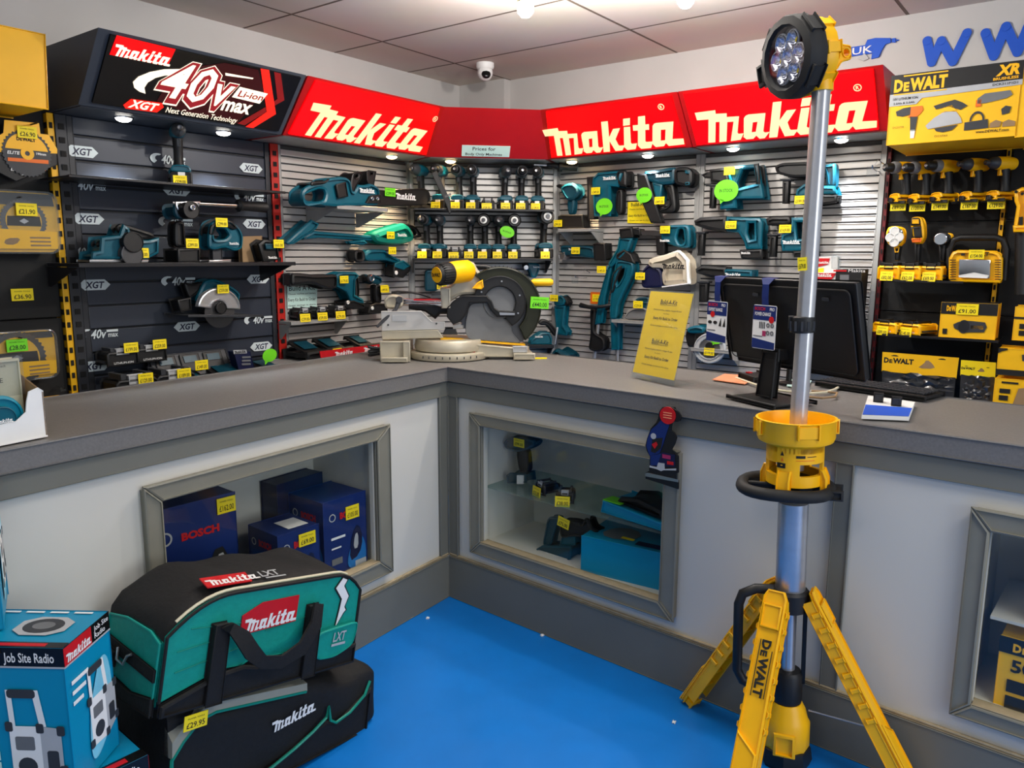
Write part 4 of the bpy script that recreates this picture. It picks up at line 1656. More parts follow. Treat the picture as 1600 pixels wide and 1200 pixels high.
b.add([(p.x, p.y, z) for z in (.001, .012) for p in P], [(0, 1, 2, 3), (4, 5, 6, 7), (0, 1, 5, 4), (1, 2, 6, 5), (2, 3, 7, 6), (3, 0, 4, 7)], 'paper_white')
q = [P[0] + (P[3] - P[0]) * .0, P[1], P[1] + (P[2] - P[1]) * .55, P[0] + (P[3] - P[0]) * .5]
b.add([(p.x * .98, p.y * .98, .0128) for p in q], [(0, 1, 2, 3)], 'text_blue')
b.build('backing_card', root, smooth=False)
for k, (px, py) in enumerate(((1372, 628), (1400, 634))):
    c = at_z(px, py, 1.012) - Vector(root.location)
    b = MB()
    b.at((c.x, c.y, .012), (0, 0, -25))
    b.box(-.014, .014, -.014, .014, 0, .03, 'black', .006)
    b.box(-.01, .01, -.017, -.013, .006, .024, 'dark_grey', .002)
    b.build('clip', root)

# ================================================================== tape tray at the left end of the worktop
a0, a1, a2 = at_z(0, 697, 1.0), at_z(75, 682, 1.0), at_z(68, 642, 1.0)
yaw = math.degrees(math.atan2(a1.y - a0.y, a1.x - a0.x))
root = thing('display_tray', 'white cardboard counter tray holding teal tape reels, at the end of the worktop', 'display tray', a1, yaw)
b = MB()
W_, D_, Hf, Hb = .34, .15, .075, .165
v = TS
fr_out = [(-W_, 0), (0, 0), (0, .115), (-.012, .125), (-.035, .118), (-.042, .095), (-.046, .07), (-.07, .052), (-W_, .04)]
b.slab(fr_out, 0, .004, 'white', .001)
b.M = Matrix.Translation((0, 0, 0)) @ Matrix.Rotation(R_(90), 4, 'Z')
b.slab([(0, 0), (D_, 0), (D_, Hb), (.08, Hb - .02), (0, .113)], 0, .004, 'card_brown', .001)
b.M = Matrix.Identity(4)
b.box(-W_, 0, D_ - .004, D_, 0, Hb, 'card_brown')
b.box(-W_, 0, 0, D_, 0, .004, 'white')
b.build('tray', root)
x0 = -.10
for k, (dx, dz) in enumerate(((-.098, .062), (-.19, .062))):
    r = thing('tape_reel', ('teal tape reel in the tray nearest its cut-out corner' if k == 0 else 'teal tape reel farther along inside the tray'), 'tape reel', root.matrix_basis @ Vector((dx, .038, dz)), yaw, 'tape reels')
    b = MB()
    b.slab(circle(0, 0, .055, 28), -.03, .03, 'teal_bright', .008)
    b.build('casing', r)
    b = MB()
    b.slab(circle(0, -.004, .034, 24), -.035, -.028, 'teal', .003)
    b.logo('white', 0, -.01, -.0358, .045)
    b.build('hub', r)
x, z = -.07, .17
r = thing('tape_card', 'cream boxed tape card standing up in the tray', 'box', root.matrix_basis @ Vector((-.075, .072, .004)), yaw)
b = MB()
b.box(-.17, .06, -.012, .03, .0, .19, 'piping_white', .006)
b.text('MASKING TAPE', 'ink', -.045, .135, -.0125, w=.12, h=.011)
b.text('Trade pack', 'ink', 0.005, .172, -.0125, w=.04, h=.006)
b.build('carton', r)
b = MB()
b.box(-.172, .063, -.016, -.013, .1, .198, 'clear_plastic')
b.build('plastic_sleeve', r, smooth=False)

# ================================================================== duffel bags
def duffel(yaw, tilt, fl, L, D, hh, name, label):
    """fl: front left bottom corner. Local x along the bag, y into it, z up; tilted about y."""
    root = thing(name, label, 'tool bag', fl, yaw)
    root.rotation_euler = (0, R_(tilt), R_(yaw))
    prof = lambda x: hh * (1 - .30 * max(0, 1 - x / (L * .30)) ** 2.2 - .20 * max(0, 1 - (L - x) / (L * .16)) ** 2.2)
    return root, prof


def bag_body(root, prof, L, D, m, wob=.006, e=.22, topm=None):
    b = MB()
    secs = []
    nx, n = 22, 36
    for i in range(nx + 1):
        x = L * i / nx
        h = prof(x)
        k = .93 if i in (0, nx) else 1
        s = []
        for j in range(n):
            t = 2 * math.pi * j / n
            c, d = math.cos(t), math.sin(t)
            yy = D / 2 + D / 2 * k * math.copysign(abs(c) ** e, c)
            zz = h / 2 + h / 2 * k * math.copysign(abs(d) ** e, d)
            if d > 0:
                zz += .03 * max(0, c + .6) / 1.6 * (zz / h)
            zz += wob * math.sin(x * 31 + yy * 17) * (1 if d > .5 else 0)
            yy += wob * .6 * math.sin(x * 24 + zz * 33)
            s.append((x, yy, zz))
        secs.append(s)
    b.rings(secs, m)
    return b.build('body', root, ang=60)


tb, pf = duffel(54, 12, (-.835, 1.645, .375), .61, .262, .275, 'duffel_bag', 'teal and black duffel bag lying on top of the black one')
L, D = .61, .262
bag_body(tb, pf, L, D, 'bag_black')
y0 = -.006
xs = [L * i / 24 for i in range(25)]
b = MB()
arch = [(x, pf(x) * .985) for x in xs]
low = [(L, .055), (L * .86, .045), (L * .62, .075), (L * .40, .085), (L * .36, .075), (L * .25, .08), (.0, .035)]
b.slab(arch[::-1] + [(0, .035)] + low[::-1][1:], y0 - .004, .004, 'bag_teal', .003)
fp = b.build('front_panel', tb)
b = MB()
for x0, x1, m, r, dy in ((0, 1, 'bag_black', .0045, -.009),):
    b.tube([(x, dy, z) for x, z in [(0, .035)] + arch + [(L, .05)]], r, m, n=6)
b.tube([(x, .004, z + .007) for x, z in arch[1:-2]], .004, 'piping_white', n=6)
b.build('piping', tb)
# stitched lines on the panel
b = MB()
for x0, z0, x1, z1 in ((.03, .10, .20, .125), (.03, .15, .2, .165), (.06, .2, .2, .19), (.28, .155, .41, .17)):
    b.tube([(x0, y0 - .004, z0), (x1, y0 - .004, z1)], .0012, 'teal_green', n=5)
b.build('seams', fp)
# black pocket base and lower pocket flap
b = MB()
b.slab([(0, .0), (L, .0), (L, .06), (L * .9, .05), (L * .8, .045), (L * .72, .075), (L * .62, .085), (L * .42, .07), (L * .36, .08), (L * .24, .075), (0, .03)], -.024, .0, 'bag_black', .008)
b.build('pocket', tb)
b = MB()
b.slab([(L * .73, .06), (L * .76, .040), (L * .86, .036), (L * .965, .058), (L * .985, .10), (L * .985, .13), (L * .73, .12)], -.028, -.008, 'bag_teal', .004, sm=1)
b.text('LXT', 'light_grey', L * .87, .085, -.029, w=.05, h=.026, bold=.02, shear=.2)
b.box(L * .87 - .028, L * .87 + .024, -.0292, -.0286, .072, .079, 'light_grey')
b.build('pocket_flap', tb)
# straps and grip
b = MB()
for x in (.135, .43):
    b.slab([(x - .024, .0), (x + .024, .0), (x + .022, .205), (x - .022, .205)], -.032, -.008, 'bag_black', .003)
loop = [(.135, -.030, .19), (.142, -.05, .20), (.168, -.064, .175), (.195, -.074, .135), (.235, -.07, .10), (.30, -.064, .085), (.37, -.058, .105), (.415, -.05, .16), (.43, -.034, .21)]
secs = []
for i, p in enumerate(loop):
    d = (Vector(loop[min(i + 1, 8)]) - Vector(loop[max(i - 1, 0)])).normalized()
    n_ = Vector((-d.z, 0, d.x))
    wd = .021 if i in (2, 3, 6, 7) else .017
    secs.append([Vector(p) + n_ * wd + Vector((0, -.004, 0)), Vector(p) - n_ * wd + Vector((0, -.004, 0)), Vector(p) - n_ * wd + Vector((0, .004, 0)), Vector(p) + n_ * wd + Vector((0, .004, 0))])
b.rings(secs, 'bag_black')
b.build('carry_strap', tb)
# badges
b = MB()
b.slab([(.200, .158), (.375, .165), (.377, .236), (.26, .234), (.200, .208)], y0 - .0062, y0 - .0035, 'red')
b.logo('white', .290, .165, y0 - .007, .168, rot=2)
b.build('logo_patch', fp, smooth=False)
b = MB()
Z = [(x - .012, z) for x, z in [(.545, .262), (.522, .235), (.55, .20), (.545, .165), (.537, .12), (.562, .158), (.57, .165), (.563, .175), (.575, .205), (.552, .238), (.562, .255)]]
b.slab(Z, y0 - .0055, y0 - .003, 'white')
bz = inset(Z if parea(Z) > 0 else Z[::-1], -.004)
b.slab(bz, y0 - .0048, y0 - .003, 'ink')
b.build('bolt_emblem', fp, smooth=False)
b = MB()
for x0, x1 in ((.18, .33),):
    b.M = Matrix.Translation((-.06, .02, pf(.22) + .0085)) @ Matrix.Rotation(R_(-82), 4, 'X')
    b.slab([(.17, 0), (.30, 0), (.315, .055), (.18, .055)], -.003, 0, 'red')
    b.logo('white', .255, .006, -.0038, .155, rot=1)
    b.text('LXT', 'light_grey', .372, .012, -.0035, w=.065, h=.032, bold=.02, shear=.2)
    b.box(.345, .41, -.0035, -.003, .0, .006, 'light_grey')
b.build('top_patch', tb, smooth=False)
b = MB()
he = pf(0)
b.M = Matrix.Rotation(R_(-90), 4, 'Z')
# end panel: local x = -y of the bag
b.slab([(-D + .01, .02), (-.006, .02), (-.004, he * .9), (-.05, he * 1.0), (-D * .6, he * 1.02), (-D + .02, he * .95)], -.010, .004, 'bag_teal', .004)
b.M = Matrix.Identity(4)
b.build('end_panel', tb)
b = MB()
b.M = Matrix.Rotation(R_(-90), 4, 'Z')
b.slab([(-D + .005, he * .56), (-.004, he * .42), (-.004, he * .58), (-D + .005, he * .72)], -.015, -.008, 'bag_black', .002)
b.slab([(-D, -.005), (0, .0), (-.003, .045), (-.10, .03), (-D + .02, .05)], -.016, -.004, 'bag_black', .003)
b.slab([(-.23, he * .35), (-.17, he * .35), (-.165, he * .58), (-.225, he * .6)], -.04, -.012, 'bag_black', .006)
b.M = Matrix.Identity(4)
es = b.build('end_strap', tb)
b = MB()
b.tube([(-.018, .165, he * .62), (-.026, .15, he * .5), (-.02, .13, he * .46), (-.018, .12, he * .58), (-.016, .105, he * .62)], .0035, 'steel', n=8)
b.build('clip', es)

lb, pf = duffel(53, 6, (-.835, 1.665, .055), .68, .30, .30, 'duffel_bag', 'black duffel bag with green trim lying on the blue floor')
pf = lambda x: .305 - .115 * (x / .66) + .0 * x
L, D = .68, .30
bag_body(lb, pf, L, D, 'bag_black', wob=.008, e=.3)
b = MB()
ar = [(x, pf(x) - .02 - .10 * max(0, 1 - x / .12) ** 2) for x in [L * i / 24 for i in range(25)]]
b.tube([(x, -.006, z) for x, z in [(0, .02)] + ar[:15]], .005, 'teal_green', n=6)
b.tube([(.36, -.014, .065), (.42, -.016, .09), (.468, -.016, .115), (.475, -.016, .145), (.484, -.016, .10), (.505, -.016, .085), (.56, -.014, .095), (.62, -.010, .125), (.645, -.004, .16)], .0045, 'teal_green', n=6)
b.tube([(.12, -.012, .0), (.24, -.014, .03), (.36, -.014, .065)], .0045, 'teal_green', n=6)
b.build('piping', lb)
b = MB()
b.slab([(.14, .0), (.64, .0), (.65, .14), (.60, .118), (.52, .08), (.475, .10), (.42, .085), (.3, .045)], -.012, .02, 'bag_black', .008)
b.build('pocket', lb)
b = MB()
b.logo('white', .355, .145, -.012, .15, rot=4)
b.build('logo_print', lb, smooth=False)
b = MB()
zt_ = [(x, .02 + .03 * i, pf(x)) for i, x in enumerate((.1,))]
secs = []
for i in range(20):
    x = .0 + .40 * i / 19
    k = .10 * max(0, 1 - x / .12) ** 2
    secs.append([(x, -.008, pf(x) - .018 - k), (x, -.006, pf(x) + .004 - k * .8), (x, .03, pf(x) + .012 - k * .6), (x, .03, pf(x) - .02 - k)])
b.rings(secs, 'bag_grey')
b.build('zip_band', lb)
price(lb, .045, pf(.045) - .02, -.03, '29.95', .062, .038, rot=4)
price(lb, .235, .02, -.03, '34.95', .05, .034, rot=-14)

# ================================================================== radio boxes
def radio_box(loc, yaw, w, d, h, label, corner=True):
    """Carton printed with a job site radio. Local origin: the bottom corner between the front face (-y) and the right face (+x)."""
    root = thing('radio_carton', label, 'carton', loc, yaw, 'radio cartons')
    b = MB()
    b.box(-w, 0, 0, d, 0, h, 'box_blue', .002)
    # bands
    bh = h * .125
    def face(k):
        if k == 0:
            b.M = Matrix.Identity(4)
            return -w, 0
        b.M = Matrix.Rotation(R_(90), 4, 'Z')
        return 0, d
    for k in (0, 1):
        a, c = face(k)
        y = -.0006
        b.box(a, c, y, 0, h - bh, h - .001, 'black_gloss')
        b.box(a, c, y - .0002, 0, h - bh - .004, h - bh, 'light_grey')
        if k == 0:
            b.text('Job Site Radio', 'white', c - .02, h - bh * .78, y - .0006, w=.105, h=bh * .5, bold=.015, al='r')
        else:
            b.box(a, a + d * .58, y - .0003, 0, h - bh * 1.0, h - .002, 'red')
            b.logo('white', a + d * .29, h - bh * .9, y - .0008, d * .54)
            b.text('Job Site', 'white', a + d * .80, h - bh * .46, y - .0006, w=d * .33, h=bh * .28, bold=.01)
            b.text('Radio', 'white', a + d * .76, h - bh * .86, y - .0006, w=d * .24, h=bh * .28, bold=.01)
            for i in range(3):
                b.box(a + d * .1, a + d * (.45 - .07 * i), y - .0003, 0, h * (.72 - .07 * i), h * (.745 - .07 * i), 'white')
            b.flat(chaikin([(a + d * .35, h * .12), (a + d * .4, h * .45), (a + d * .55, h * .6), (a + d * .7, h * .75), (a + d * .9, h * .72), (a + d * .94, h * .4), (a + d * .8, h * .2), (a + d * .5, h * .08)], 2), y - .0003, 'box_blue_pale')
        # printed radio
        s = h * (.82 if k == 0 else .72)
        cx = (c - .078) if k == 0 else (a + d * .68)
        cz = h * .08 if k == 0 else h * .17
        q = s * .5
        b.slab([(cx - q * .38, cz + q * .05), (cx + q * .1, cz), (cx + q * .1, cz + q * .95), (cx - q * .38, cz + q * .95)], y - .0008, y, 'white')
        b.slab([(cx + q * .1, cz), (cx + q * .42, cz + q * .16), (cx + q * .42, cz + q * .92), (cx + q * .1, cz + q * .95)], y - .0009, y, 'light_grey')
        for x_, z_ in ((-.38, .03), (.1, -.02), (.42, .14), (-.38, .86), (.1, .84), (.42, .8)):
            b.slab(rrect(cx + q * (x_ - .06), cz + q * z_, cx + q * (x_ + .06), cz + q * (z_ + .16), q * .03), y - .0012, y, 'dark_grey')
        b.slab(circle(cx - q * .14, cz + q * .28, q * .15, 16), y - .0013, y, 'dark_grey')
        b.slab(rrect(cx + q * .18, cz + q * .22, cx + q * .36, cz + q * .55, q * .04), y - .0013, y, 'dark_grey')
        b.slab(rrect(cx - q * .3, cz + q * .55, cx - .0, cz + q * .78, q * .03), y - .0012, y, 'mid_grey')
        b.slab([(cx - q * .36, cz + q * .95), (cx - q * .28, cz + q * .95), (cx - q * .30, cz + q * 1.55), (cx - q * .38, cz + q * 1.55)], y - .0008, y, 'white')
        b.slab([(cx + q * .10, cz + q * .95), (cx + q * .2, cz + q * .95), (cx + q * .12, cz + q * 1.55), (cx + q * .02, cz + q * 1.55)], y - .0008, y, 'white')
        b.slab(rrect(cx - q * .36, cz + q * 1.42, cx + q * .08, cz + q * 1.56, q * .05), y - .0012, y, 'dark_grey')
        if k == 0:
            for i in range(3):
                b.box(c - .26, c - .155, y - .0004, 0, h * (.08 + .075 * i), h * (.14 + .075 * i), 'paper_mint')
                for j in range(3):
                    b.slab(circle(c - .24 + .033 * j, h * (.11 + .075 * i), w * .035, 8, rz=h * .02), y - .0008, y, 'ink')
            b.box(c - .26, c - .165, y - .0004, 0, h * .70, h * .72, 'white')
            b.box(c - .26, c - .155, y - .0004, 0, h * .62, h * .64, 'white')
            b.slab(rrect(c - w * .42, h * .0, c - w * .1, h * .045, .003), y - .0006, y, 'ink')
    # top: speaker print, line of marks and the flap seam
    b.M = Matrix(((1, 0, 0, 0), (0, 0, 1, 0), (0, 1, 0, h), (0, 0, 0, 1)))
    b.M = Matrix(((1, 0, 0, 0), (0, 0, -1, 0), (0, 0, 0, h), (0, 0, 0, 1)))
    b.M = Matrix(((1, 0, 0, 0), (0, 0, 1, 0), (0, 1, 0, h), (0, 0, 0, 1)))
    b.slab(chaikin([(-w * .45, d * .30), (-w * .12, d * .30), (-w * .12, d * .78), (-w * .45, d * .78)], 1), .0, .0008, 'light_grey')
    b.slab(circle(-w * .285, d * .54, w * .125, 20, rz=d * .19), .0008, .0014, 'dark_grey')
    b.slab(circle(-w * .285, d * .54, w * .07, 16, rz=d * .1), .0014, .0018, 'mid_grey')
    for i in range(5):
        b.slab([(-w * (.2 + .16 * i), d * .9), (-w * (.08 + .16 * i), d * .9), (-w * (.08 + .16 * i), d * .94), (-w * (.2 + .16 * i), d * .94)], .0, .0006, 'white')
    b.slab([(-w, .0), (0, 0), (0, d * .13), (-w, d * .13)], .0, .0006, 'black_gloss')
    b.slab([(-w * .42, d * .03), (-w * .12, d * .03), (-w * .12, d * .1), (-w * .42, d * .1)], .0006, .001, 'red')
    b.M = Matrix.Identity(4)
    b.build('carton', root, smooth=False)
    b = MB()
    b.box(-w * .62, -w * .38, -.0025, .002, h - .014, h - .004, 'ink')
    b.build('flap_slot', root, smooth=False)
    return root


ZB_ = .33
A, B_ = at_z(98, 1013, 2 * ZB_), at_z(169, 954, 2 * ZB_)
sd = math.degrees(math.atan2((B_ - A).y, (B_ - A).x))
rd = (B_ - A).length
radio_box((A.x, A.y, ZB_), sd - 90, .34, rd, ZB_, 'blue radio carton in full view, its lettered front reading Job Site Radio')
c0 = at_z(231, 1178, ZB_)
radio_box((c0.x, c0.y, 0), 50, .34, .24, ZB_ - .001, 'lowest blue radio carton, standing on the floor by the bags')
c0 = at_z(8, 984, 2 * ZB_)
radio_box((c0.x, c0.y, 2 * ZB_ + .001), 31, .2, .2, ZB_, 'blue radio carton on top of the stack, cut off by the picture edge')
# ================================================================== tools on the display walls
V1, V2, V3, V4 = (400, 220, 5), (620, 220, 5), (860, 220, 5), (1070, 220, 5)
V5, V6, V7, V8 = (1360, 220, 6.6667), (1360, 380, 4.2875), (400, 400, 5), (840, 380, 5)
V9, V10, V11, V12, V13, V14, VS = (0, 300, 3.3333), (0, 0, 3.3333), (720, 640, 3.5306), (200, 640, 3.6364), (1440, 760, 2.725), (0, 480, 5), (560, 380, 5)


def trace(fr, off, view, name, label, cat, group, parts, tags=(), bub=(), logos=(), rods=(), nuts=(), wall=True, rest=None):
    """A tool from its outlines: parts = (part name, material, near y, far y, edge radius, smoothing, outline[, holes])."""
    pts = [q for p in parts for q in p[6]]
    cx = (min(q[0] for q in pts) + max(q[0] for q in pts)) / 2
    by = max(q[1] for q in pts)
    t = Tool(fr, off, cx, by, name, label, cat, group, view)
    used = {}
    for p in parts:
        nm, m, y0, y1, bv, sm, pl = p[:7]
        holes = [t.P(*h) for h in p[7]] if len(p) > 7 else ()
        k = nm
        while k in used and not nm.startswith('+'):
            k += '#'
        if nm.startswith('+'):
            k = nm[1:]
        used[k] = 1
        t[k].slab(t.P(*pl), y0, min(y1, off - .010) if wall else y1, m, bv, sm, holes)
    for part, m, r, path in rods:
        t[part].tube([(*t.p(px, py)[:1], y, t.p(px, py)[1]) for px, py, y in path], r, m, n=10)
    for part, m, px, py, r, y0, y1 in nuts:
        x, z = t.p(px, py)
        t[part].slab(circle(x, z, r, 18), y0, y1, m, min(.003, r * .3))
    for part, m, px, py, wd, y in logos:
        x, z = t.p(px, py)
        t[part].logo(m, x, z, y, wd)
    t.done()
    for g in tags:
        px, py, txt = g[:3]
        x, z = t.p(px, py)
        price(t.root, x, z, g[3] if len(g) > 3 else -.06, txt, *(g[4] if len(g) > 4 else (.056, .038)), rot=g[5] if len(g) > 5 else 0, m=g[6] if len(g) > 6 else 'tag_yellow')
    for px, py, rx, y in bub:
        x, z = t.p(px, py)
        b = MB()
        b.slab(circle(x, z, rx, 24, rz=rx * .85), y, y + .0015, 'tag_green')
        b.slab([(x - rx * .5, z - rx * .6), (x - rx * .1, z - rx * .75), (x - rx * .45, z - rx * 1.05)], y, y + .0015, 'tag_green')
        b.text('IN STOCK', 'ink', x, z - rx * .12, y - .0006, w=rx * 1.1, h=rx * .24, bold=.01)
        b.build('speech_bubble_tag', t.root, smooth=False)
    return t


# ------------------------------------------------------------------ shelves
def shelf(fr, u0, u1, z, depth, m, label, th=.018, lip=.0, brackets=True, y_back=-.010):
    root = thing('display_shelf', label, 'shelf', fr.w((u0 + u1) / 2, z), fr.deg)
    w = (u1 - u0) / 2
    b = MB()
    b.box(-w, w, -depth, y_back, -th, 0, m, .002)
    if lip:
        b.box(-w, w, -depth - .004, -depth, -th - lip, .004, m, .001)
    b.build('board', root)
    if brackets:
        for s in (-1, 1):
            b = MB()
            b.M = Matrix.Translation((s * (w - .004), 0, -th)) @ Matrix.Rotation(R_(90), 4, 'Z')
            b.slab([(-depth * .92, -.001), (y_back, -.001), (y_back, -.075), (-.03, -.075)], -.002, .002, m)
            b.M = Matrix.Identity(4)
            b.build('bracket', root, smooth=False)
    return root


def sh_px(fr, q0, q1, depth, m, label, **k):
    """A shelf from the two ends of its front edge in the photo."""
    a, c = fr.uz(*q0, depth), fr.uz(*q1, depth)
    shelf(fr, a[0], c[0], (a[1] + c[1]) / 2, depth, m, label, **k)
    return (a[1] + c[1]) / 2


z_top = sh_px(WD, (647, 325), (866, 327), .22, 'shelf_black', 'upper black shelf of drills on the corner panel', th=.012)
z_low = sh_px(WD, (645, 403), (864, 404), .22, 'shelf_black', 'lower black shelf of drills on the corner panel', th=.012)
z_saw = sh_px(WL, (527, 321), (606, 324), .25, 'shelf_silver', 'short silver shelf carrying the chainsaw', th=.02)
z_x1 = sh_px(WL, (108, 276), (446, 296), .26, 'shelf_black', 'thin black shelf across the top of the dark slatwall panel', brackets=False, th=.010)
z_x2 = sh_px(WL, (123, 410), (462, 410), .28, 'shelf_black', 'middle black shelf of the dark slatwall panel, with planer and jigsaw', th=.016)
z_bat = sh_px(WL, (455, 502), (545, 496), .12, 'shelf_silver', 'short silver shelf with three spare batteries')
z_red = WL.uz(500, 560, .28)[1]
z_bot = z_red
a = WL.uz(452, 556, .26)[0]
shelf(WL, a, -.03, z_bot - .02, .26, 'shelf_silver', 'lowest silver shelf carrying the chargers above a red strip')
z_xb = WL.uz(300, 600, .2)[1]
shelf(WL, -1.83, -.97, z_xb - .03, .26, 'shelf_black', 'lowest black shelf of the dark slatwall panel, just above the worktop')
z_i = sh_px(WR, (872, 357), (922, 357), .16, 'shelf_silver', 'small silver shelf under the impact driver beside the corner')
z_s8 = sh_px(WR, (955, 499), (1030, 503), .16, 'shelf_silver', 'silver shelf behind the yellow leaning card')
z_s9 = sh_px(WR, (1079, 543), (1140, 548), .16, 'shelf_silver', 'silver shelf under the circular saw by the monitor')
z_c2 = sh_px(WD, (825, 538), (866, 541), .2, 'shelf_black', 'low black shelf behind the mitre saw blade')
z_bx = WR.uz(1310, 560, .2)[1]
shelf(WR, 1.40, 1.77, z_bx, .26, 'shelf_silver', 'silver shelf hidden behind the monitor, under the boxed packs')
z_dw1 = sh_px(WR, (1385, 434), (1505, 443), .17, 'shelf_black', 'black shelf of lights in the yellow drill bay', th=.01, brackets=False)
z_dw2 = sh_px(WR, (1378, 520), (1560, 534), .2, 'shelf_black', 'black shelf under the two yellow batteries', th=.01, brackets=False)
# red name strip on the lowest shelf
t = Tool(WL, .272, 745, 820, 'shelf_strip', 'red strip with white lettering on the front of the charger shelf', 'shelf strip', view=V7)
t['strip'].slab(t.P((495, 745), (965, 690), (965, 770), (510, 822)), -.002, .002, 'red')
x, z = t.p(685, 780)
t['strip'].logo('white', x, z, -.003, .12, rot=0)
x, z = t.p(905, 745)
t['strip'].logo('white', x, z, -.003, .12, rot=0)
t.done()

# ------------------------------------------------------------------ upright drills
PAL = {'mk': ('teal', 'black', 'teal', 'black', 'black'), 'dw': ('dw_yellow', 'black', 'dw_yellow', 'black', 'dw_yellow')}


def drill(label, loc, rotz, style='drill', pal='mk', price_txt='89.00', group=None, name='cordless_drill', battery=True, hook=0.0, h=1.0, ptag=True, white_label=True):
    """Pistol drill or driver standing on its battery; its nose looks along -y."""
    body, grip, foot, bat, bat2 = PAL[pal]
    root = thing(name, label, 'drill', loc, rotz, group)
    S = Matrix.Diagonal((h, h, h, 1))
    zz = .196
    r = .030 if style != 'small' else .026
    b = MB()
    b.M = S
    ln = .075 if style in ('impact', 'small') else .095
    b.lathe([(r * .55, .085), (r * .9, .078), (r, .06), (r * 1.04, .02), (r * 1.0, -.015), (r * .9, -.03)], body, axis='y', n=20, c=(0, 0, zz))
    # handle, leaning back towards the foot
    secs = []
    for z, y, rx, ry in ((.185, .028, .020, .030), (.165, .030, .0185, .026), (.13, .036, .017, .022), (.095, .042, .017, .022), (.07, .046, .020, .028)):
        secs.append([(rx * math.cos(2 * math.pi * i / 16), y + ry * math.sin(2 * math.pi * i / 16), z) for i in range(16)])
    b.rings(secs, grip)
    b.build('body', root)
    b = MB()
    b.M = S
    if style == 'drill':
        b.lathe([(r * .98, -.026), (r * .99, -.05), (r * .85, -.058)], 'dark_grey' if pal == 'mk' else 'mid_grey', axis='y', n=20, c=(0, 0, zz))
        b.lathe([(r * .72, -.055), (r * .74, -.085), (r * .6, -.098), (r * .3, -.104), (r * .2, -.10)], 'black', axis='y', n=16, c=(0, 0, zz))
        b.lathe([(r * .26, -.103), (r * .2, -.108), (.001, -.107)], 'steel', axis='y', n=10, c=(0, 0, zz))
    elif style == 'impact' or style == 'small':
        b.lathe([(r * .95, -.026), (r * .9, -.045), (r * .55, -.064), (r * .42, -.068)], 'dark_grey', axis='y', n=20, c=(0, 0, zz))
        b.lathe([(r * .40, -.066), (r * .40, -.088), (r * .3, -.09), (.001, -.088)], 'steel_dark', axis='y', n=14, c=(0, 0, zz))
    elif style == 'ring':
        b.lathe([(r * 1.15, -.024), (r * 1.2, -.045), (r * 1.0, -.06)], 'black', axis='y', n=22, c=(0, 0, zz))
        b.lathe([(r * .62, -.058), (r * .62, -.07), (r * .4, -.072)], 'white', axis='y', n=18, c=(0, 0, zz))
        b.lathe([(r * .36, -.071), (r * .3, -.085), (.001, -.085)], 'steel_dark', axis='y', n=14, c=(0, 0, zz))
    elif style == 'torch':
        b.lathe([(r * .9, -.026), (r * 1.1, -.04), (r * 1.1, -.055), (r * .9, -.058)], 'black', axis='y', n=20, c=(0, 0, zz))
        b.lathe([(r * .85, -.057), (r * .4, -.05), (.001, -.048)], 'chrome', axis='y', n=16, c=(0, 0, zz))
    b.build('chuck' if style == 'drill' else ('nose' if style != 'torch' else 'lamp_head'), root)
    b = MB()
    b.M = S
    b.slab([(-.007, .14), (.007, .14), (.007, .17), (-.007, .17)], -.006, .012, 'dw_yellow' if pal == 'dw' else 'dark_grey', .003)
    b.build('trigger', root)
    b = MB()
    b.M = S
    b.slab(chaikin([(-.033, .046), (.033, .046), (.036, .058), (.026, .074), (-.026, .074), (-.036, .058)], 1), -.03, .085, foot, .006)
    b.build('foot', root)
    if battery:
        b = MB()
        b.M = S
        b.slab(rrect(-.037, 0, .037, .047, .008), -.036, .09, bat, .006)
        b.box(-.037, .037, -.02, .08, .03, .04, 'dark_grey')
        if pal == 'mk' and white_label:
            b.box(-.012, .012, -.0375, -.035, .028, .046, 'white')
        b.build('battery', root)
    elif pal == 'dw':
        b = MB()
        b.M = S
        b.slab([(-.034, .03), (.034, .03), (.028, .05), (-.028, .05)], -.04, .06, 'dw_yellow', .006)
        b.slab([(-.014, .03), (.014, .03), (.012, .052), (-.012, .052)], -.055, -.02, 'black', .003)
        b.build('battery_rail', root)
    if hook:
        b = MB()
        b.M = S
        b.box(-.03, .03, .05, hook, .024, .030, 'black')
        b.build('hook', root)
    if ptag:
        price(root, -.008, .015 * h, -.04 * h - .012, price_txt, .052, .040, rot=0, tilt=-6)
    return root


row1 = [(654, 'impact', -26, 'first drill on the upper corner shelf, half hidden by the chainsaw bar', '45.00', 0),
        (687, 'drill', -20, 'drill on the upper corner shelf with a dark bar leaning across it', '129.00', 1),
        (716, 'drill', -14, 'drill on the upper corner shelf just past the one with the leaning bar', '99.00', 1),
        (739, 'drill', -10, 'black-chucked drill on the upper corner shelf, below the start of the paper notice', '85.00', 1),
        (790, 'impact', 0, 'slim driver with a pale round nose on the upper corner shelf', '79.00', 1),
        (815, 'drill', -6, 'second drill from the inner end of the upper corner shelf', '119.00', 1),
        (840, 'drill', -14, 'drill at the inner end of the upper corner shelf, with a side handle', '139.00', 1)]
OFF_D = .11
for px, st, rz, lab, pr, pt in row1:
    u = WD.uz(px, 325, OFF_D)[0]
    drill(lab, WD.w(u, z_top + .001, OFF_D), 8 + rz, st, 'mk', pr, 'drills on the upper corner shelf', ptag=bool(pt), h=1.08)
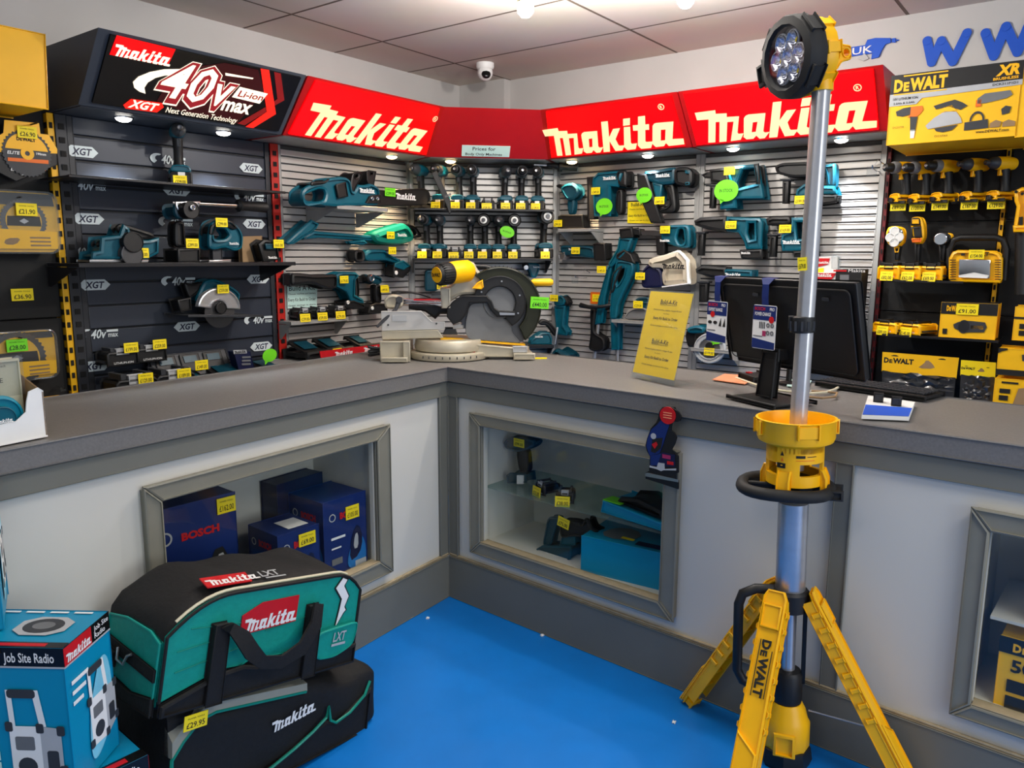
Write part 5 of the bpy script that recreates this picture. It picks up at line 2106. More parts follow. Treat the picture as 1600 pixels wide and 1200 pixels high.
row2 = [(665, 'drill', -14, 'first drill on the lower corner shelf, beside the vacuum handle', '75.00'),
        (687, 'impact', -8, 'second driver on the lower corner shelf, above the yellow saw motor', '65.00'),
        (735, 'small', -6, 'small plain driver just past the lone battery on the lower corner shelf', '59.00'),
        (757, 'ring', -10, 'pale-nosed driver next before the green tagged one on the lower corner shelf', '69.00'),
        (779, 'impact', -6, 'driver with a green bubble tag on the lower corner shelf', '89.00'),
        (803, 'ring', -6, 'white-nosed driver next after the green tagged one on the lower corner shelf', '95.00'),
        (851, 'ring', 0, 'tall driver with a white ring nose, alone at the inner end of the lower shelf', '149.00')]
for i, (px, st, rz, lab, pr) in enumerate(row2):
    u = WD.uz(px, 403, OFF_D)[0]
    h = 1.08 if i < 6 else 1.2
    r = drill(lab, WD.w(u, z_low + .001, OFF_D), 8 + rz, st, 'mk', pr, 'drills on the lower corner shelf', h=h)
    if i == 4:
        b = MB()
        b.slab(circle(.0, .155, .042, 24, rz=.032), -.05, -.048, 'tag_green')
        b.text('IN STOCK', 'ink', 0, .15, -.0507, w=.05, h=.009, bold=.01)
        o = b.build('speech_bubble_tag', r, smooth=False)
        o.rotation_euler = (0, R_(18), 0)


def battery(label, loc, rotz, pr, group, pal='mk', w=.076, d=.11, h=.062, tagy=None, name='tool_battery', tag=True):
    root = thing(name, label, 'battery', loc, rotz, group)
    b = MB()
    b.slab([(-w / 2, 0), (w / 2, 0), (w / 2, h * .68), (w * .42, h * .8), (-w * .42, h * .8), (-w / 2, h * .68)], -d / 2, d / 2, 'black' if pal == 'mk' else 'dw_yellow', .008)
    b.box(-w / 2 - .0006, w / 2 + .0006, -d * .3, d * .42, h * .2, h * .32, 'dark_grey')
    b.text('LITHIUM-ION', 'white', 0, h * .12, -d / 2 - .0006, w=w * .6, h=h * .12)
    b.build('case', root)
    b = MB()
    b.box(-w * .36, -w * .22, -d * .45, d * .3, h * .78, h, 'dark_grey' if pal == 'mk' else 'black', .002)
    b.box(w * .22, w * .36, -d * .45, d * .3, h * .78, h, 'dark_grey' if pal == 'mk' else 'black', .002)
    b.box(-w * .2, w * .2, -d * .5, -d * .3, h * .6, h * .95, 'light_grey' if pal == 'mk' else 'black', .003)
    b.build('slide_rails', root)
    if tag:
        price(root, 0 if pal == 'dw' else -.008, h * .2, -d / 2 - .008, pr, .056, .04, tilt=-6)
    return root


u = WD.uz(762, 325, OFF_D)[0]
battery('lone battery between the drills on the upper corner shelf', WD.w(u, z_top + .001, OFF_D), 4, '59.00', None)
u = WD.uz(711, 403, OFF_D)[0]
battery('lone battery between the drivers on the lower corner shelf', WD.w(u, z_low + .001, OFF_D), 4, '69.00', None)
# leaning bar and the long side handle of the inner drill
t = Tool(WD, .24, 370, 570, 'leaning_bar', 'dark slim bar leaning across a drill and down over the upper corner shelf', 'bar', view=V2)
t['bar'].slab(t.P((270, 250), (310, 235), (420, 470), (425, 560), (410, 575), (385, 500)), -.006, .006, 'black', .003)
t['tip'].slab(t.P((370, 430), (420, 405), (425, 425), (380, 445)), -.005, .005, 'mid_grey', .002)
t.done()
t = Tool(WD, .13, 1240, 240, 'side_handle', 'black side handle sticking out over the inner end of the upper shelf', 'handle', view=V2)
for part, m, r, pts in (('grip', 'black', [.010, .018, .018, .020, .020], ((1170, 190), (1240, 195), (1260, 200), (1390, 208), (1408, 210))), ('rod', 'steel', [.007, .007], ((1070, 188), (1200, 192))), ('collar', 'black', [.03, .03], ((1262, 200), (1290, 202)))):
    t[part].tube([(t.p(*q)[0], 0, t.p(*q)[1]) for q in pts], r, m, n=14)
t['end_ring'].tube([(t.p(1404, 210)[0], 0, t.p(1404, 210)[1]), (t.p(1414, 211)[0], -.002, t.p(1414, 211)[1])], [.019, .017], 'light_grey', n=14)
t.done()

# ------------------------------------------------------------------ left silver bay
trace(WL, .20, V1, 'chainsaw', 'teal chainsaw with a black bar cover on the short silver shelf', 'chainsaw', None, [
    ('body', 'teal', -.055, .055, .014, 1, [(300, 420), (305, 395), (325, 370), (370, 345), (470, 325), (500, 295), (600, 283), (660, 290), (690, 320), (705, 410), (740, 345), (800, 350), (840, 335), (880, 350), (912, 375), (918, 420), (912, 508), (600, 515), (560, 520), (400, 503), (330, 497), (303, 460)], [[(330, 425), (440, 382), (480, 390), (490, 420), (478, 468), (345, 490), (328, 470)]]),
    ('grip', 'black', -.058, .058, .008, 1, [(370, 322), (480, 320), (510, 296), (520, 312), (480, 345), (440, 352), (372, 362)]),
    ('battery', 'black', -.062, .02, .006, 0, [(560, 345), (640, 325), (660, 440), (580, 455)]),
    ('hand_guard', 'black', -.05, .05, .006, 1, [(690, 420), (690, 320), (700, 262), (735, 240), (778, 252), (776, 300), (735, 360), (715, 420)], [[(722, 275), (745, 268), (748, 285), (728, 295)]]),
    ('hand_guard', 'black', -.03, .06, .004, 0, [(834, 240), (850, 230), (912, 240), (892, 362), (850, 345), (836, 310)], [[(866, 250), (886, 250), (882, 268), (866, 268)]]),
    ('bar_cover', 'black', -.018, .018, .006, 0, [(915, 380), (1000, 385), (1100, 378), (1300, 372), (1335, 390), (1347, 430), (1342, 475), (1318, 500), (1100, 512), (918, 512)]),
    ('side_plate', 'black', -.062, -.03, .003, 0, [(798, 492), (833, 430), (910, 423), (910, 492)])],
    tags=[(1025, 403, '299.00', -.022, (.075, .042), 0, 'tag_green')], logos=[('bar_cover', 'white', 1150, 462, .155, -.0195), ('body', 'white', 808, 412, .105, -.0565)],
    nuts=[('nut', 'chrome', 840, 456, .010, -.07, -.06), ('nut#', 'chrome', 880, 456, .010, -.07, -.06)], wall=False)
trace(WL, .07, V1, 'stick_vacuum', 'teal stick vacuum hung level below the chainsaw', 'vacuum cleaner', None, [
    ('floor_nozzle', 'teal', -.04, .06, .012, 0, [(190, 795), (400, 615), (462, 648), (440, 690), (400, 722), (262, 810), (215, 812)]),
    ('pipe', 'teal', -.018, .018, .014, 0, [(350, 745), (440, 702), (480, 707), (900, 740), (900, 785), (480, 762), (360, 775)]),
    ('crevice_nozzle', 'teal', -.02, .02, .01, 0, [(700, 785), (830, 772), (862, 800), (820, 816), (722, 806)]),
    ('body', 'teal_green', -.05, .06, .03, 1, [(872, 740), (890, 712), (960, 688), (1060, 658), (1125, 640), (1165, 672), (1200, 740), (1190, 790), (1100, 816), (980, 810), (905, 795)]),
    ('handle', 'black', -.018, .018, .008, 1, [(1110, 645), (1180, 648), (1240, 670), (1282, 740), (1272, 758), (1195, 764), (1196, 742), (1244, 735), (1222, 692), (1165, 682), (1130, 672)])],
    tags=[(997, 738, '99.00', -.055)], logos=[('body', 'white', 1090, 748, .075, -.0515)])
trace(WL, .07, V1, 'cordless_grease_gun', 'teal cutter with a round black cage and battery, under the vacuum body', 'power tool', None, [
    ('cage', 'black', -.04, .04, .012, 1, [(733, 880), (745, 850), (800, 848), (818, 880), (818, 930), (790, 952), (750, 948), (733, 920)], [[(755, 875), (790, 872), (795, 920), (760, 925)]]),
    ('body', 'teal', -.035, .05, .014, 1, [(815, 885), (850, 850), (980, 848), (1005, 880), (1060, 908), (1110, 930), (1075, 962), (1030, 950), (980, 935), (860, 942), (825, 930)]),
    ('battery', 'black', -.045, .04, .008, 0, [(1030, 1000), (1040, 955), (1110, 932), (1172, 982), (1160, 1022), (1110, 1072), (1030, 1060)]),
    ('battery_top', 'teal', -.047, .03, .006, 0, [(1036, 985), (1042, 955), (1110, 932), (1165, 975), (1110, 1010)])],
    tags=[(1005, 858, '119.00')], nuts=[('battery', 'white', 1052, 1030, .012, -.047, -.04)])
trace(WL, .07, V7, 'reciprocating_saw', 'teal reciprocating saw with a long black boot, above the mint notice', 'power saw', None, [
    ('boot', 'black', -.045, .05, .014, 1, [(235, 180), (238, 135), (300, 132), (420, 145), (590, 140), (602, 180), (592, 250), (540, 262), (480, 250), (400, 215), (240, 232)]),
    ('body', 'teal', -.045, .05, .012, 0, [(582, 142), (640, 120), (740, 125), (768, 150), (740, 190), (735, 300), (800, 335), (805, 372), (700, 352), (665, 280), (592, 242)]),
    ('grip', 'black', -.03, .035, .01, 1, [(728, 130), (765, 150), (780, 190), (786, 290), (772, 345), (735, 330), (750, 290), (745, 200)]),
    ('battery', 'black', -.045, .045, .008, 0, [(648, 350), (720, 342), (808, 372), (808, 408), (720, 416), (655, 398)]),
    ('shoe', 'dark_grey', -.03, .03, .004, 0, [(236, 135), (258, 130), (255, 232), (238, 232)])],
    tags=[(628, 182, '179.00')], nuts=[('battery', 'white', 675, 360, .010, -.047, -.04)])
trace(WL, .07, V7, 'cordless_torch', 'teal and black pistol torch on the left silver panel', 'torch', None, [
    ('head', 'teal_dark', -.03, .05, .012, 1, [(850, 150), (885, 140), (958, 162), (962, 212), (930, 226), (862, 206)]),
    ('bezel', 'black', -.035, .03, .01, 1, [(840, 150), (872, 140), (880, 208), (848, 205), (838, 180)]),
    ('handle', 'black', -.022, .03, .01, 1, [(912, 222), (962, 222), (966, 372), (918, 368)]),
    ('battery', 'black', -.045, .045, .008, 0, [(834, 435), (850, 385), (900, 362), (985, 372), (990, 440), (840, 456)])],
    tags=[(943, 252, '49.00')], nuts=[('lens', 'chrome', 868, 172, .018, -.04, -.03), ('battery', 'white', 866, 405, .010, -.047, -.04)])
x, z = WL.uz(400 + 1015 / 5, 400 + 262 / 5, .012)
r = thing('loose_price_ticket', 'yellow price ticket stuck on the slats beside the pistol torch', 'price ticket', WL.w(x, z, .010), 53)
price(r, 0, 0, 0, '9.95')
t = Tool(WL, .016, 360, 405, 'paper_notice', 'mint paper notice under the reciprocating saw', 'notice', view=V7)
t['sheet'].slab(t.P((243, 240), (478, 248), (474, 405), (247, 410)), -.001, .001, 'paper_mint')
for s, py, wd, hh in (('Build A Kit', 268, .16, .024), ('Choose machine and battery', 300, .17, .009), ('Every Kit Build to Order', 350, .17, .016), ('Great savings in store', 388, .17, .008)):
    x, z = t.p(360, py)
    t['sheet'].text(s, 'ink', x, z, -.0016, w=wd, h=hh, bold=.01)
t.done()
for i, (px, lab) in enumerate(((470, 'spare battery at the outer end of its short silver shelf'), (497, 'middle one of three spare batteries on a short silver shelf'), (525, 'spare battery at the corner end of its short silver shelf'))):
    u = WL.uz(px, 500, .065)[0]
    battery(lab, WL.w(u, z_bat + .001, .065), 53 - 8, ('39.00', '59.00', '79.00')[i], 'three spare batteries on a silver shelf', d=.10)


def charger(label, loc, rotz, w=.20, d=.16, dual=False, pr=None, group=None):
    root = thing('battery_charger', label, 'charger', loc, rotz, group)
    b = MB()
    M0 = Matrix.Rotation(R_(90), 4, 'Z')
    b.box(-w / 2, w / 2, -d / 2, d / 2, 0, .05, 'black', .014)
    b.build('case', root)
    for s in ((-1, 1) if dual else (0,)):
        b = MB()
        cx = s * w * .25
        b.M = Matrix.Translation((cx, .02, .048)) @ Matrix.Rotation(R_(18), 4, 'X')
        b.box(-w * (.2 if dual else .36), w * (.2 if dual else .36), -d * .42, d * .32, 0, .022, 'black', .006)
        b.box(-w * (.13 if dual else .2), w * (.13 if dual else .2), -d * .25, d * .2, .022, .024, 'teal_dark')
        b.build('dock', root)
    if pr:
        price(root, .03, .03, -d / 2 - .004, pr, .056, .04)
    return root


def put(fr, px, py, off, z=None):
    u, zz = fr.uz(px, py, off)
    return fr.w(u, zz if z is None else z, off)


charger('long black twin charger on the shelf over the red strip', put(WL, 498, 540, .13, z_bot - .019), 53, .30, .2, True, '89.00')
charger('smaller black charger beside the twin charger, next to the mitre saw fence', put(WL, 562, 530, .13, z_bot - .019), 53, .15, .18, False)
trace(WD, .08, VS, 'cordless_jigsaw', 'teal tool half hidden behind the yellow motor of the mitre saw', 'power tool', None, [
    ('body', 'teal_dark', -.05, .06, .012, 1, [(515, 330), (518, 215), (560, 205), (640, 215), (650, 330), (610, 372), (520, 375)]), ('foot', 'dark_grey', -.05, .05, .004, 0, [(560, 385), (680, 375), (690, 400), (570, 405)])], tags=[(648, 330, '89.00')])
trace(WD, .07, VS, 'cordless_torch', 'teal torch hung under the lower corner shelf, by the mitre saw handle', 'torch', None, [
    ('body', 'teal', -.03, .05, .01, 1, [(1315, 150), (1410, 158), (1412, 205), (1385, 272), (1345, 268), (1330, 215), (1310, 190)]),
    ('bezel', 'black', -.035, .03, .008, 1, [(1280, 160), (1320, 148), (1330, 205), (1295, 212)])], nuts=[('lens', 'chrome', 1303, 188, .016, -.04, -.03)], logos=[('body', 'white', 1382, 192, .04, -.032)])
trace(WD, .11, VS, 'cordless_planer', 'teal planer with an arched black handle behind the mitre saw blade', 'planer', None, [
    ('body', 'teal', -.05, .05, .01, 0, [(1330, 785), (1345, 740), (1420, 690), (1482, 690), (1505, 740), (1500, 785)]),
    ('handle', 'black', -.02, .02, .01, 1, [(1400, 620), (1430, 590), (1480, 600), (1530, 655), (1555, 700), (1530, 730), (1500, 690), (1465, 640), (1420, 640)]),
    ('sole', 'dark_grey', -.05, .05, .004, 0, [(1320, 785), (1505, 785), (1505, 800), (1320, 800)]),
    ('guide', 'steel', -.06, -.05, .002, 0, [(1535, 650), (1548, 650), (1528, 780), (1515, 780)])], logos=[('body', 'white', 1398, 730, .05, -.052)], wall=False)

# ------------------------------------------------------------------ first silver bay on the right
trace(WR, .09, V3, 'impact_driver', 'teal impact driver on its own small silver shelf beside the corner', 'impact driver', None, [
    ('head', 'teal_dark', -.035, .05, .014, 1, [(95, 375), (130, 340), (200, 328), (240, 365), (246, 410), (205, 465), (150, 470), (120, 430)]),
    ('nose', 'black', -.022, .025, .008, 0, [(58, 350), (75, 340), (130, 345), (120, 400), (95, 380), (60, 362)]),
    ('handle', 'teal_dark', -.02, .025, .01, 1, [(140, 460), (205, 455), (192, 575), (150, 580)]),
    ('battery', 'black', -.04, .045, .008, 0, [(85, 590), (110, 578), (280, 578), (288, 684), (80, 684)])], tags=[(103, 648, '99.00')])
trace(WR, .07, V3, 'nail_gun', 'smaller teal nail gun with an upright slim magazine', 'nail gun', None, [
    ('body', 'teal', -.05, .055, .014, 0, [(355, 330), (362, 290), (400, 252), (580, 236), (600, 250), (560, 368), (500, 362), (500, 592), (370, 596), (360, 400)]),
    ('motor_cap', 'black', -.052, .05, .014, 1, [(540, 240), (620, 232), (632, 270), (630, 372), (560, 358)]),
    ('magazine', 'black', -.02, .03, .005, 0, [(296, 285), (350, 280), (358, 612), (300, 618)]),
    ('grip', 'black', -.025, .03, .01, 1, [(528, 385), (580, 378), (578, 560), (545, 585), (520, 540)])],
    tags=[(397, 397, '349.00')], bub=[(462, 517, .052, -.06)], logos=[('body', 'white', 495, 310, .085, -.0515)])
trace(WR, .08, V3, 'nail_gun', 'big black and teal nail gun with a slanting black magazine', 'nail gun', None, [
    ('body', 'teal_dark', -.05, .06, .016, 1, [(755, 290), (762, 240), (830, 240), (960, 214), (1010, 212), (1000, 345), (880, 352), (760, 305)]),
    ('motor_cap', 'black', -.052, .05, .018, 1, [(990, 212), (1100, 208), (1145, 245), (1142, 335), (1100, 372), (990, 345)]),
    ('magazine', 'black', -.06, -.01, .008, 0, [(713, 262), (785, 265), (832, 400), (910, 645), (820, 645), (748, 480), (718, 350)]),
    ('grip', 'black', -.03, .03, .012, 1, [(895, 340), (980, 335), (1002, 520), (980, 562), (870, 565), (858, 535), (950, 505), (925, 400)]),
    ('front_housing', 'teal', -.04, .04, .008, 0, [(820, 325), (900, 345), (882, 475), (850, 475)]),
    ('band', 'teal', -.0535, -.03, .004, 0, [(1085, 235), (1120, 240), (1120, 265), (1085, 260)]), ('band', 'teal', -.0535, -.03, .004, 0, [(1085, 330), (1120, 325), (1120, 350), (1085, 355)])],
    tags=[(895, 472, '449.00', -.065)], bub=[(775, 430, .046, -.064)], logos=[('body', 'white', 908, 290, .085, -.0515)])
t = Tool(WR, .014, 700, 645, 'paper_notice', 'yellow Build-A-Kit paper notice behind the big nail gun magazine', 'notice', view=V3)
t['sheet'].slab(t.P((605, 478), (805, 478), (800, 648), (602, 642)), -.001, .001, 'tag_yellow')
for s, py, wd, hh in (('Build-A-Kit', 510, .11, .018), ('Choose machine & battery', 538, .13, .007), ('Every Kit Build to Order', 592, .14, .012), ('Great savings in store', 625, .13, .006)):
    x, z = t.p(700, py)
    t['sheet'].text(s, 'ink', x, z, -.0016, w=wd, h=hh, bold=.01)
t.done()
trace(WR, .06, V3, 'angle_grinder', 'slim teal grinder lying level left of the line trimmers'.replace('left of', 'beside'), 'grinder', None, [
    ('body', 'teal_dark', -.03, .045, .012, 1, [(92, 830), (110, 816), (300, 820), (362, 832), (372, 922), (280, 912), (105, 890)]),
    ('battery', 'black', -.042, .042, .008, 0, [(358, 805), (385, 796), (455, 800), (460, 930), (368, 936)]),
    ('guard', 'steel', -.03, .03, .004, 0, [(82, 885), (130, 868), (140, 905), (110, 935), (85, 920)])], tags=[(240, 858, '89.00')], logos=[('body', 'white', 195, 856, .06, -.0315)])
trace(WR, .08, V8, 'line_trimmer', 'teal line trimmer with a black loop handle, hung by its battery end', 'line trimmer', None, [
    ('battery', 'black', -.04, .045, .008, 0, [(660, -110), (765, -125), (772, -45), (670, -30)]),
    ('motor_body', 'teal', -.035, .045, .012, 0, [(655, -50), (765, -40), (730, 60), (640, 150), (590, 195), (570, 160), (640, 40)]),
    ('shaft_cover', 'teal', -.025, .025, .01, 0, [(560, 180), (605, 150), (545, 420), (520, 622), (460, 637), (485, 440)]),
    ('lower_guard', 'black', -.03, .04, .01, 1, [(425, 505), (475, 520), (455, 690), (542, 740), (542, 825), (490, 850), (410, 830), (430, 715)])],
    tags=[(541, 205, '149.00')], rods=[('tube', 'alu', .011, [(478, 632, -.005), (446, 900, -.005)]),
    ('loop_handle', 'black', .010, [(355, 488, -.03), (370, 475, -.045), (450, 498, -.055), (540, 492, -.05), (585, 480, -.03), (575, 500, .01), (500, 520, .025), (400, 505, .02), (355, 488, -.03)])])
x, z = WR.uz(840 + 458 / 5, 380 + 428 / 5, .012)
r = thing('orange_ticket_holder', 'orange backed price ticket on the slats behind the trimmer loop handle', 'price ticket', WR.w(x, z, .012), -37)
b = MB()
b.slab(rrect(-.04, -.034, .04, .034, .008), .0, .004, 'orange')
b.build('backing', r, smooth=False)
price(r, .005, .0, -.003, '119.00', .058, .042)
trace(WR, .08, V8, 'line_trimmer', 'teal line trimmer with a long dark grip, nearer the yellow card', 'line trimmer', None, [
    ('battery', 'black', -.04, .045, .008, 0, [(640, 85), (700, 48), (758, 85), (788, 160), (740, 150), (640, 122)]),
    ('motor_body', 'teal', -.035, .045, .012, 1, [(632, 125), (760, 138), (776, 180), (768, 240), (705, 360), (650, 480), (640, 590), (580, 592), (585, 430), (600, 330), (615, 230)], [[(655, 215), (700, 190), (690, 250), (645, 330), (640, 280)]]),
    ('grip', 'black', -.038, .03, .008, 1, [(608, 230), (672, 172), (690, 180), (650, 260), (615, 385), (588, 392), (598, 300)]),
    ('shaft_cover', 'teal', -.028, .028, .01, 0, [(582, 585), (655, 585), (652, 832), (590, 832)])],
    rods=[('tube', 'alu', .009, [(624, 825, 0), (623, 925, 0)])], logos=[], tags=[])
trace(WR, .06, V3, 'cordless_saw', 'teal cut-out saw with a long dark nose, above the cream dust bag', 'power saw', None, [
    ('body', 'teal', -.045, .045, .012, 1, [(885, 690), (950, 660), (1112, 655), (1122, 835), (1060, 842), (980, 822), (890, 775)], [[(1028, 692), (1062, 690), (1072, 798), (1035, 812), (1010, 760)]]),
    ('nose', 'black', -.03, .03, .006, 0, [(620, 690), (650, 680), (720, 690), (725, 738), (640, 735)]),
    ('rail', 'steel_dark', -.025, .03, .004, 0, [(715, 700), (890, 700), (895, 745), (730, 740)]),
    ('arm', 'black', -.02, .03, .008, 0, [(830, 750), (905, 755), (905, 905), (840, 890)])], tags=[(935, 697, '139.00')], logos=[('body', 'white', 920, 790, .06, -.046)])
trace(WR, .10, V3, 'circular_saw', 'dark saw with a cream cloth dust bag marked in black', 'power saw', None, [
    ('body', 'navy_dark', -.05, .08, .012, 1, [(740, 1050), (750, 1005), (800, 955), (900, 1000), (915, 1145), (740, 1150)]),
    ('dust_bag', 'cloth_cream', -.065, .07, .03, 1, [(788, 950), (800, 925), (850, 905), (920, 890), (1000, 860), (1030, 853), (1065, 880), (1110, 930), (1118, 1000), (1118, 1115), (1080, 1128), (910, 1138), (895, 1040), (912, 1000), (830, 1002), (795, 975)]),
    ('bag_seam', 'white', -.068, -.03, .006, 0, [(1030, 852), (1065, 878), (1112, 930), (1122, 1115), (910, 1142), (910, 1134), (1108, 1108), (1098, 940), (1058, 890)])],
    tags=[(748, 1055, '199.00', -.07)], logos=[('dust_bag', 'ink', 1000, 1000, .13, -.0665)])
trace(WR, .06, V8, 'multi_tool', 'teal upright tool with a black wire clip, by the corner post', 'power tool', None, [
    ('head', 'teal', -.035, .045, .01, 1, [(148, 425), (205, 400), (240, 435), (232, 485), (150, 492)]),
    ('handle', 'teal', -.025, .035, .01, 0, [(143, 488), (232, 485), (218, 640), (252, 690), (242, 722), (162, 712), (150, 600)]),
    ('front_cap', 'black', -.03, .03, .008, 1, [(205, 405), (240, 420), (262, 470), (235, 490), (220, 440)])],
    tags=[(172, 425, '99.00')], rods=[('clip', 'black', .004, [(225, 470, -.01), (270, 492, -.02), (285, 462, -.02), (262, 450, -.02)])])
trace(WR, .09, V8, 'circular_saw', 'grey saw on the silver shelf behind the yellow leaning card', 'power saw', None, [
    ('guard', 'mid_grey', -.04, .04, .008, 1, [(700, 592), (718, 540), (760, 508), (835, 496), (900, 520), (905, 592)]),
    ('handle', 'teal_dark', -.02, .03, .008, 1, [(770, 440), (800, 422), (880, 418), (890, 460), (790, 455)]),
    ('body', 'teal_dark', -.03, .06, .008, 0, [(790, 455), (890, 455), (900, 525), (810, 520)])], tags=[(825, 475, '229.00')])
trace(WR, .09, V8, 'trimmer_head', 'teal curved cap showing just above the worktop near the corner', 'tool part', None, [
    ('cap', 'teal_dark', -.06, .08, .02, 1, [(135, 900), (150, 835), (190, 812), (225, 830), (275, 865), (290, 900)])])
# hooks left empty on the slats
for fr, view, px, py, lab in ((WR, V4, 1515, 240, 'empty chrome hook with a clear ticket holder by the yellow drill bay'), (WR, V8, 385, 270, 'empty wire hook on the slats beside the first trimmer')):
    t = Tool(fr, .012, px, py, 'peg_hook', lab, 'hook', view=view)
    t['wire'].tube([(0, 0, 0), (0, -.06, -.002), (0, -.12, .004), (0, -.128, .016)], .003, 'chrome', n=8)
    t['wire'].tube([(-.02, .0, .03), (.0, -.03, .05), (.02, .0, .03)], .002, 'chrome', n=8)
    t['ticket_holder'].box(-.022, .022, -.13, -.128, -.03, .012, 'clear_plastic')
    t.done()

# ------------------------------------------------------------------ second silver bay on the right
def side_handle(pts, fl):
    return [('side_handle', 'black', -.022, .02, .01, 0, pts), ('+side_handle', 'dark_grey', -.028, .025, .004, 0, fl)]


trace(WR, .08, V4, 'rotary_hammer', 'bright teal rotary hammer with a green bubble tag', 'rotary hammer', 'rotary hammers', [
    ('body', 'teal', -.05, .06, .014, 0, [(350, 215), (450, 200), (600, 182), (612, 250), (642, 430), (642, 458), (425, 462), (432, 532), (298, 542), (300, 460), (375, 330)], [[(478, 235), (560, 222), (578, 340), (450, 372), (440, 330)]]),
    ('gear_case', 'black', -.045, .05, .012, 0, [(212, 228), (355, 215), (375, 325), (330, 335), (225, 320)]),
    ('chuck', 'black', -.02, .025, .008, 0, [(135, 268), (180, 245), (220, 248), (222, 292), (165, 292)]),
    ('grip', 'black', -.053, .04, .01, 0, [(560, 190), (602, 182), (612, 250), (620, 350), (580, 345), (572, 240)])] + side_handle([(205, 355), (250, 355), (240, 528), (198, 528)], [(175, 342), (275, 342), (270, 358), (180, 358)]),
    tags=[(385, 243, '289.00')], bub=[(360, 395, .062, -.062)])
trace(WR, .08, V4, 'rotary_hammer', 'rotary hammer crossed by the light pole on its upper body', 'rotary hammer', 'rotary hammers', [
    ('body', 'black', -.05, .05, .012, 1, [(722, 205), (780, 178), (970, 170), (1100, 185), (1100, 262), (960, 292), (850, 292), (740, 262)]),
    ('grip', 'teal_dark', -.03, .04, .012, 1, [(1085, 180), (1130, 190), (1192, 172), (1190, 365), (1118, 362), (1110, 270)]),
    ('foot', 'teal', -.045, .05, .012, 0, [(890, 385), (950, 340), (1060, 355), (1190, 358), (1212, 422), (1060, 425), (880, 450)]),
    ('battery', 'black', -.046, .05, .01, 0, [(878, 445), (1060, 422), (1212, 424), (1205, 488), (1060, 508), (880, 494)])] + side_handle([(770, 315), (826, 315), (816, 492), (768, 492)], [(750, 300), (850, 300), (840, 316), (765, 316)]),
    tags=[(935, 467, '199.00')])
trace(WR, .08, V4, 'rotary_hammer', 'long rotary hammer beside the red seam post, on the second row', 'rotary hammer', 'rotary hammers', [
    ('body', 'teal', -.045, .055, .014, 0, [(345, 592), (470, 600), (612, 602), (632, 640), (622, 800), (625, 850), (498, 852), (480, 790), (440, 722), (345, 712)], [[(520, 648), (560, 648), (562, 765), (530, 772), (512, 720)]]),
    ('gear_case', 'black', -.045, .05, .016, 0, [(92, 625), (140, 600), (350, 588), (352, 715), (200, 695), (100, 662)]),
    ('battery', 'black', -.046, .05, .01, 0, [(448, 852), (628, 845), (628, 922), (520, 928), (460, 916)])] + side_handle([(110, 722), (162, 722), (152, 898), (104, 898)], [(90, 710), (180, 710), (170, 726), (100, 726)]),
    tags=[(395, 660, '219.00')], logos=[('battery', 'white', 500, 885, .05, -.047)])
trace(WR, .08, V4, 'rotary_hammer', 'compact rotary hammer next to the long one, half behind the light pole', 'rotary hammer', 'rotary hammers', [
    ('body', 'teal', -.045, .055, .012, 0, [(775, 735), (850, 700), (850, 602), (935, 598), (1010, 610), (1020, 800), (1000, 860), (780, 865), (768, 790)], [[(890, 640), (960, 640), (970, 760), (900, 770)]]),
    ('gear_case', 'black', -.04, .05, .014, 0, [(648, 612), (700, 592), (840, 592), (852, 640), (800, 668), (660, 662)]),
    ('battery', 'black', -.046, .05, .01, 0, [(868, 862), (1035, 850), (1040, 900), (870, 912)])] + side_handle([(672, 740), (726, 740), (716, 908), (664, 908)], [(655, 728), (740, 728), (735, 744), (660, 744)]),
    tags=[(815, 690, '169.00')], logos=[('body', 'white', 850, 808, .085, -.046)])
trace(WR, .08, V4, 'rotary_hammer', 'lowest rotary hammer, showing just over the monitor top', 'rotary hammer', 'rotary hammers', [
    ('body', 'teal', -.045, .055, .01, 0, [(330, 1000), (552, 1010), (548, 1062), (520, 1100), (340, 1080)]),
    ('gear_case', 'black', -.045, .05, .014, 0, [(103, 1000), (160, 972), (350, 985), (350, 1075), (230, 1068), (110, 1032)])] + side_handle([(118, 1110), (190, 1110), (180, 1260), (120, 1260)], [(108, 1096), (205, 1096), (200, 1112), (115, 1112)]),
    logos=[('body', 'white', 400, 1060, .085, -.046)])
trace(WR, .10, V8, 'circular_saw', 'circular saw with a pale blade guard, on the shelf beside the monitor', 'power saw', None, [
    ('body', 'black', -.03, .08, .01, 1, [(1165, 705), (1195, 650), (1290, 640), (1260, 700), (1255, 805), (1185, 812)]),
    ('motor', 'teal', -.05, .06, .012, 1, [(1190, 660), (1260, 635), (1330, 650), (1330, 700), (1200, 700)]),
    ('blade_guard', 'light_grey', -.05, -.02, .006, 0, [(1370 + 122 * math.cos(R_(a)), 815 - 118 * math.sin(R_(a))) for a in range(0, 360, 12)], [[(1370 + 82 * math.cos(R_(a)), 815 - 78 * math.sin(R_(a))) for a in range(0, 360, 20)]]),
    ('blade', 'steel', -.036, -.033, 0, 0, [(1370 + 95 * math.cos(R_(a)), 815 - 92 * math.sin(R_(a))) for a in range(0, 360, 12)])],
    tags=[(1375, 840, '119.00', -.058)], bub=[(1428, 735, .036, -.056)], nuts=[('arbor', 'black', 1370, 800, .022, -.05, -.03)], wall=False)
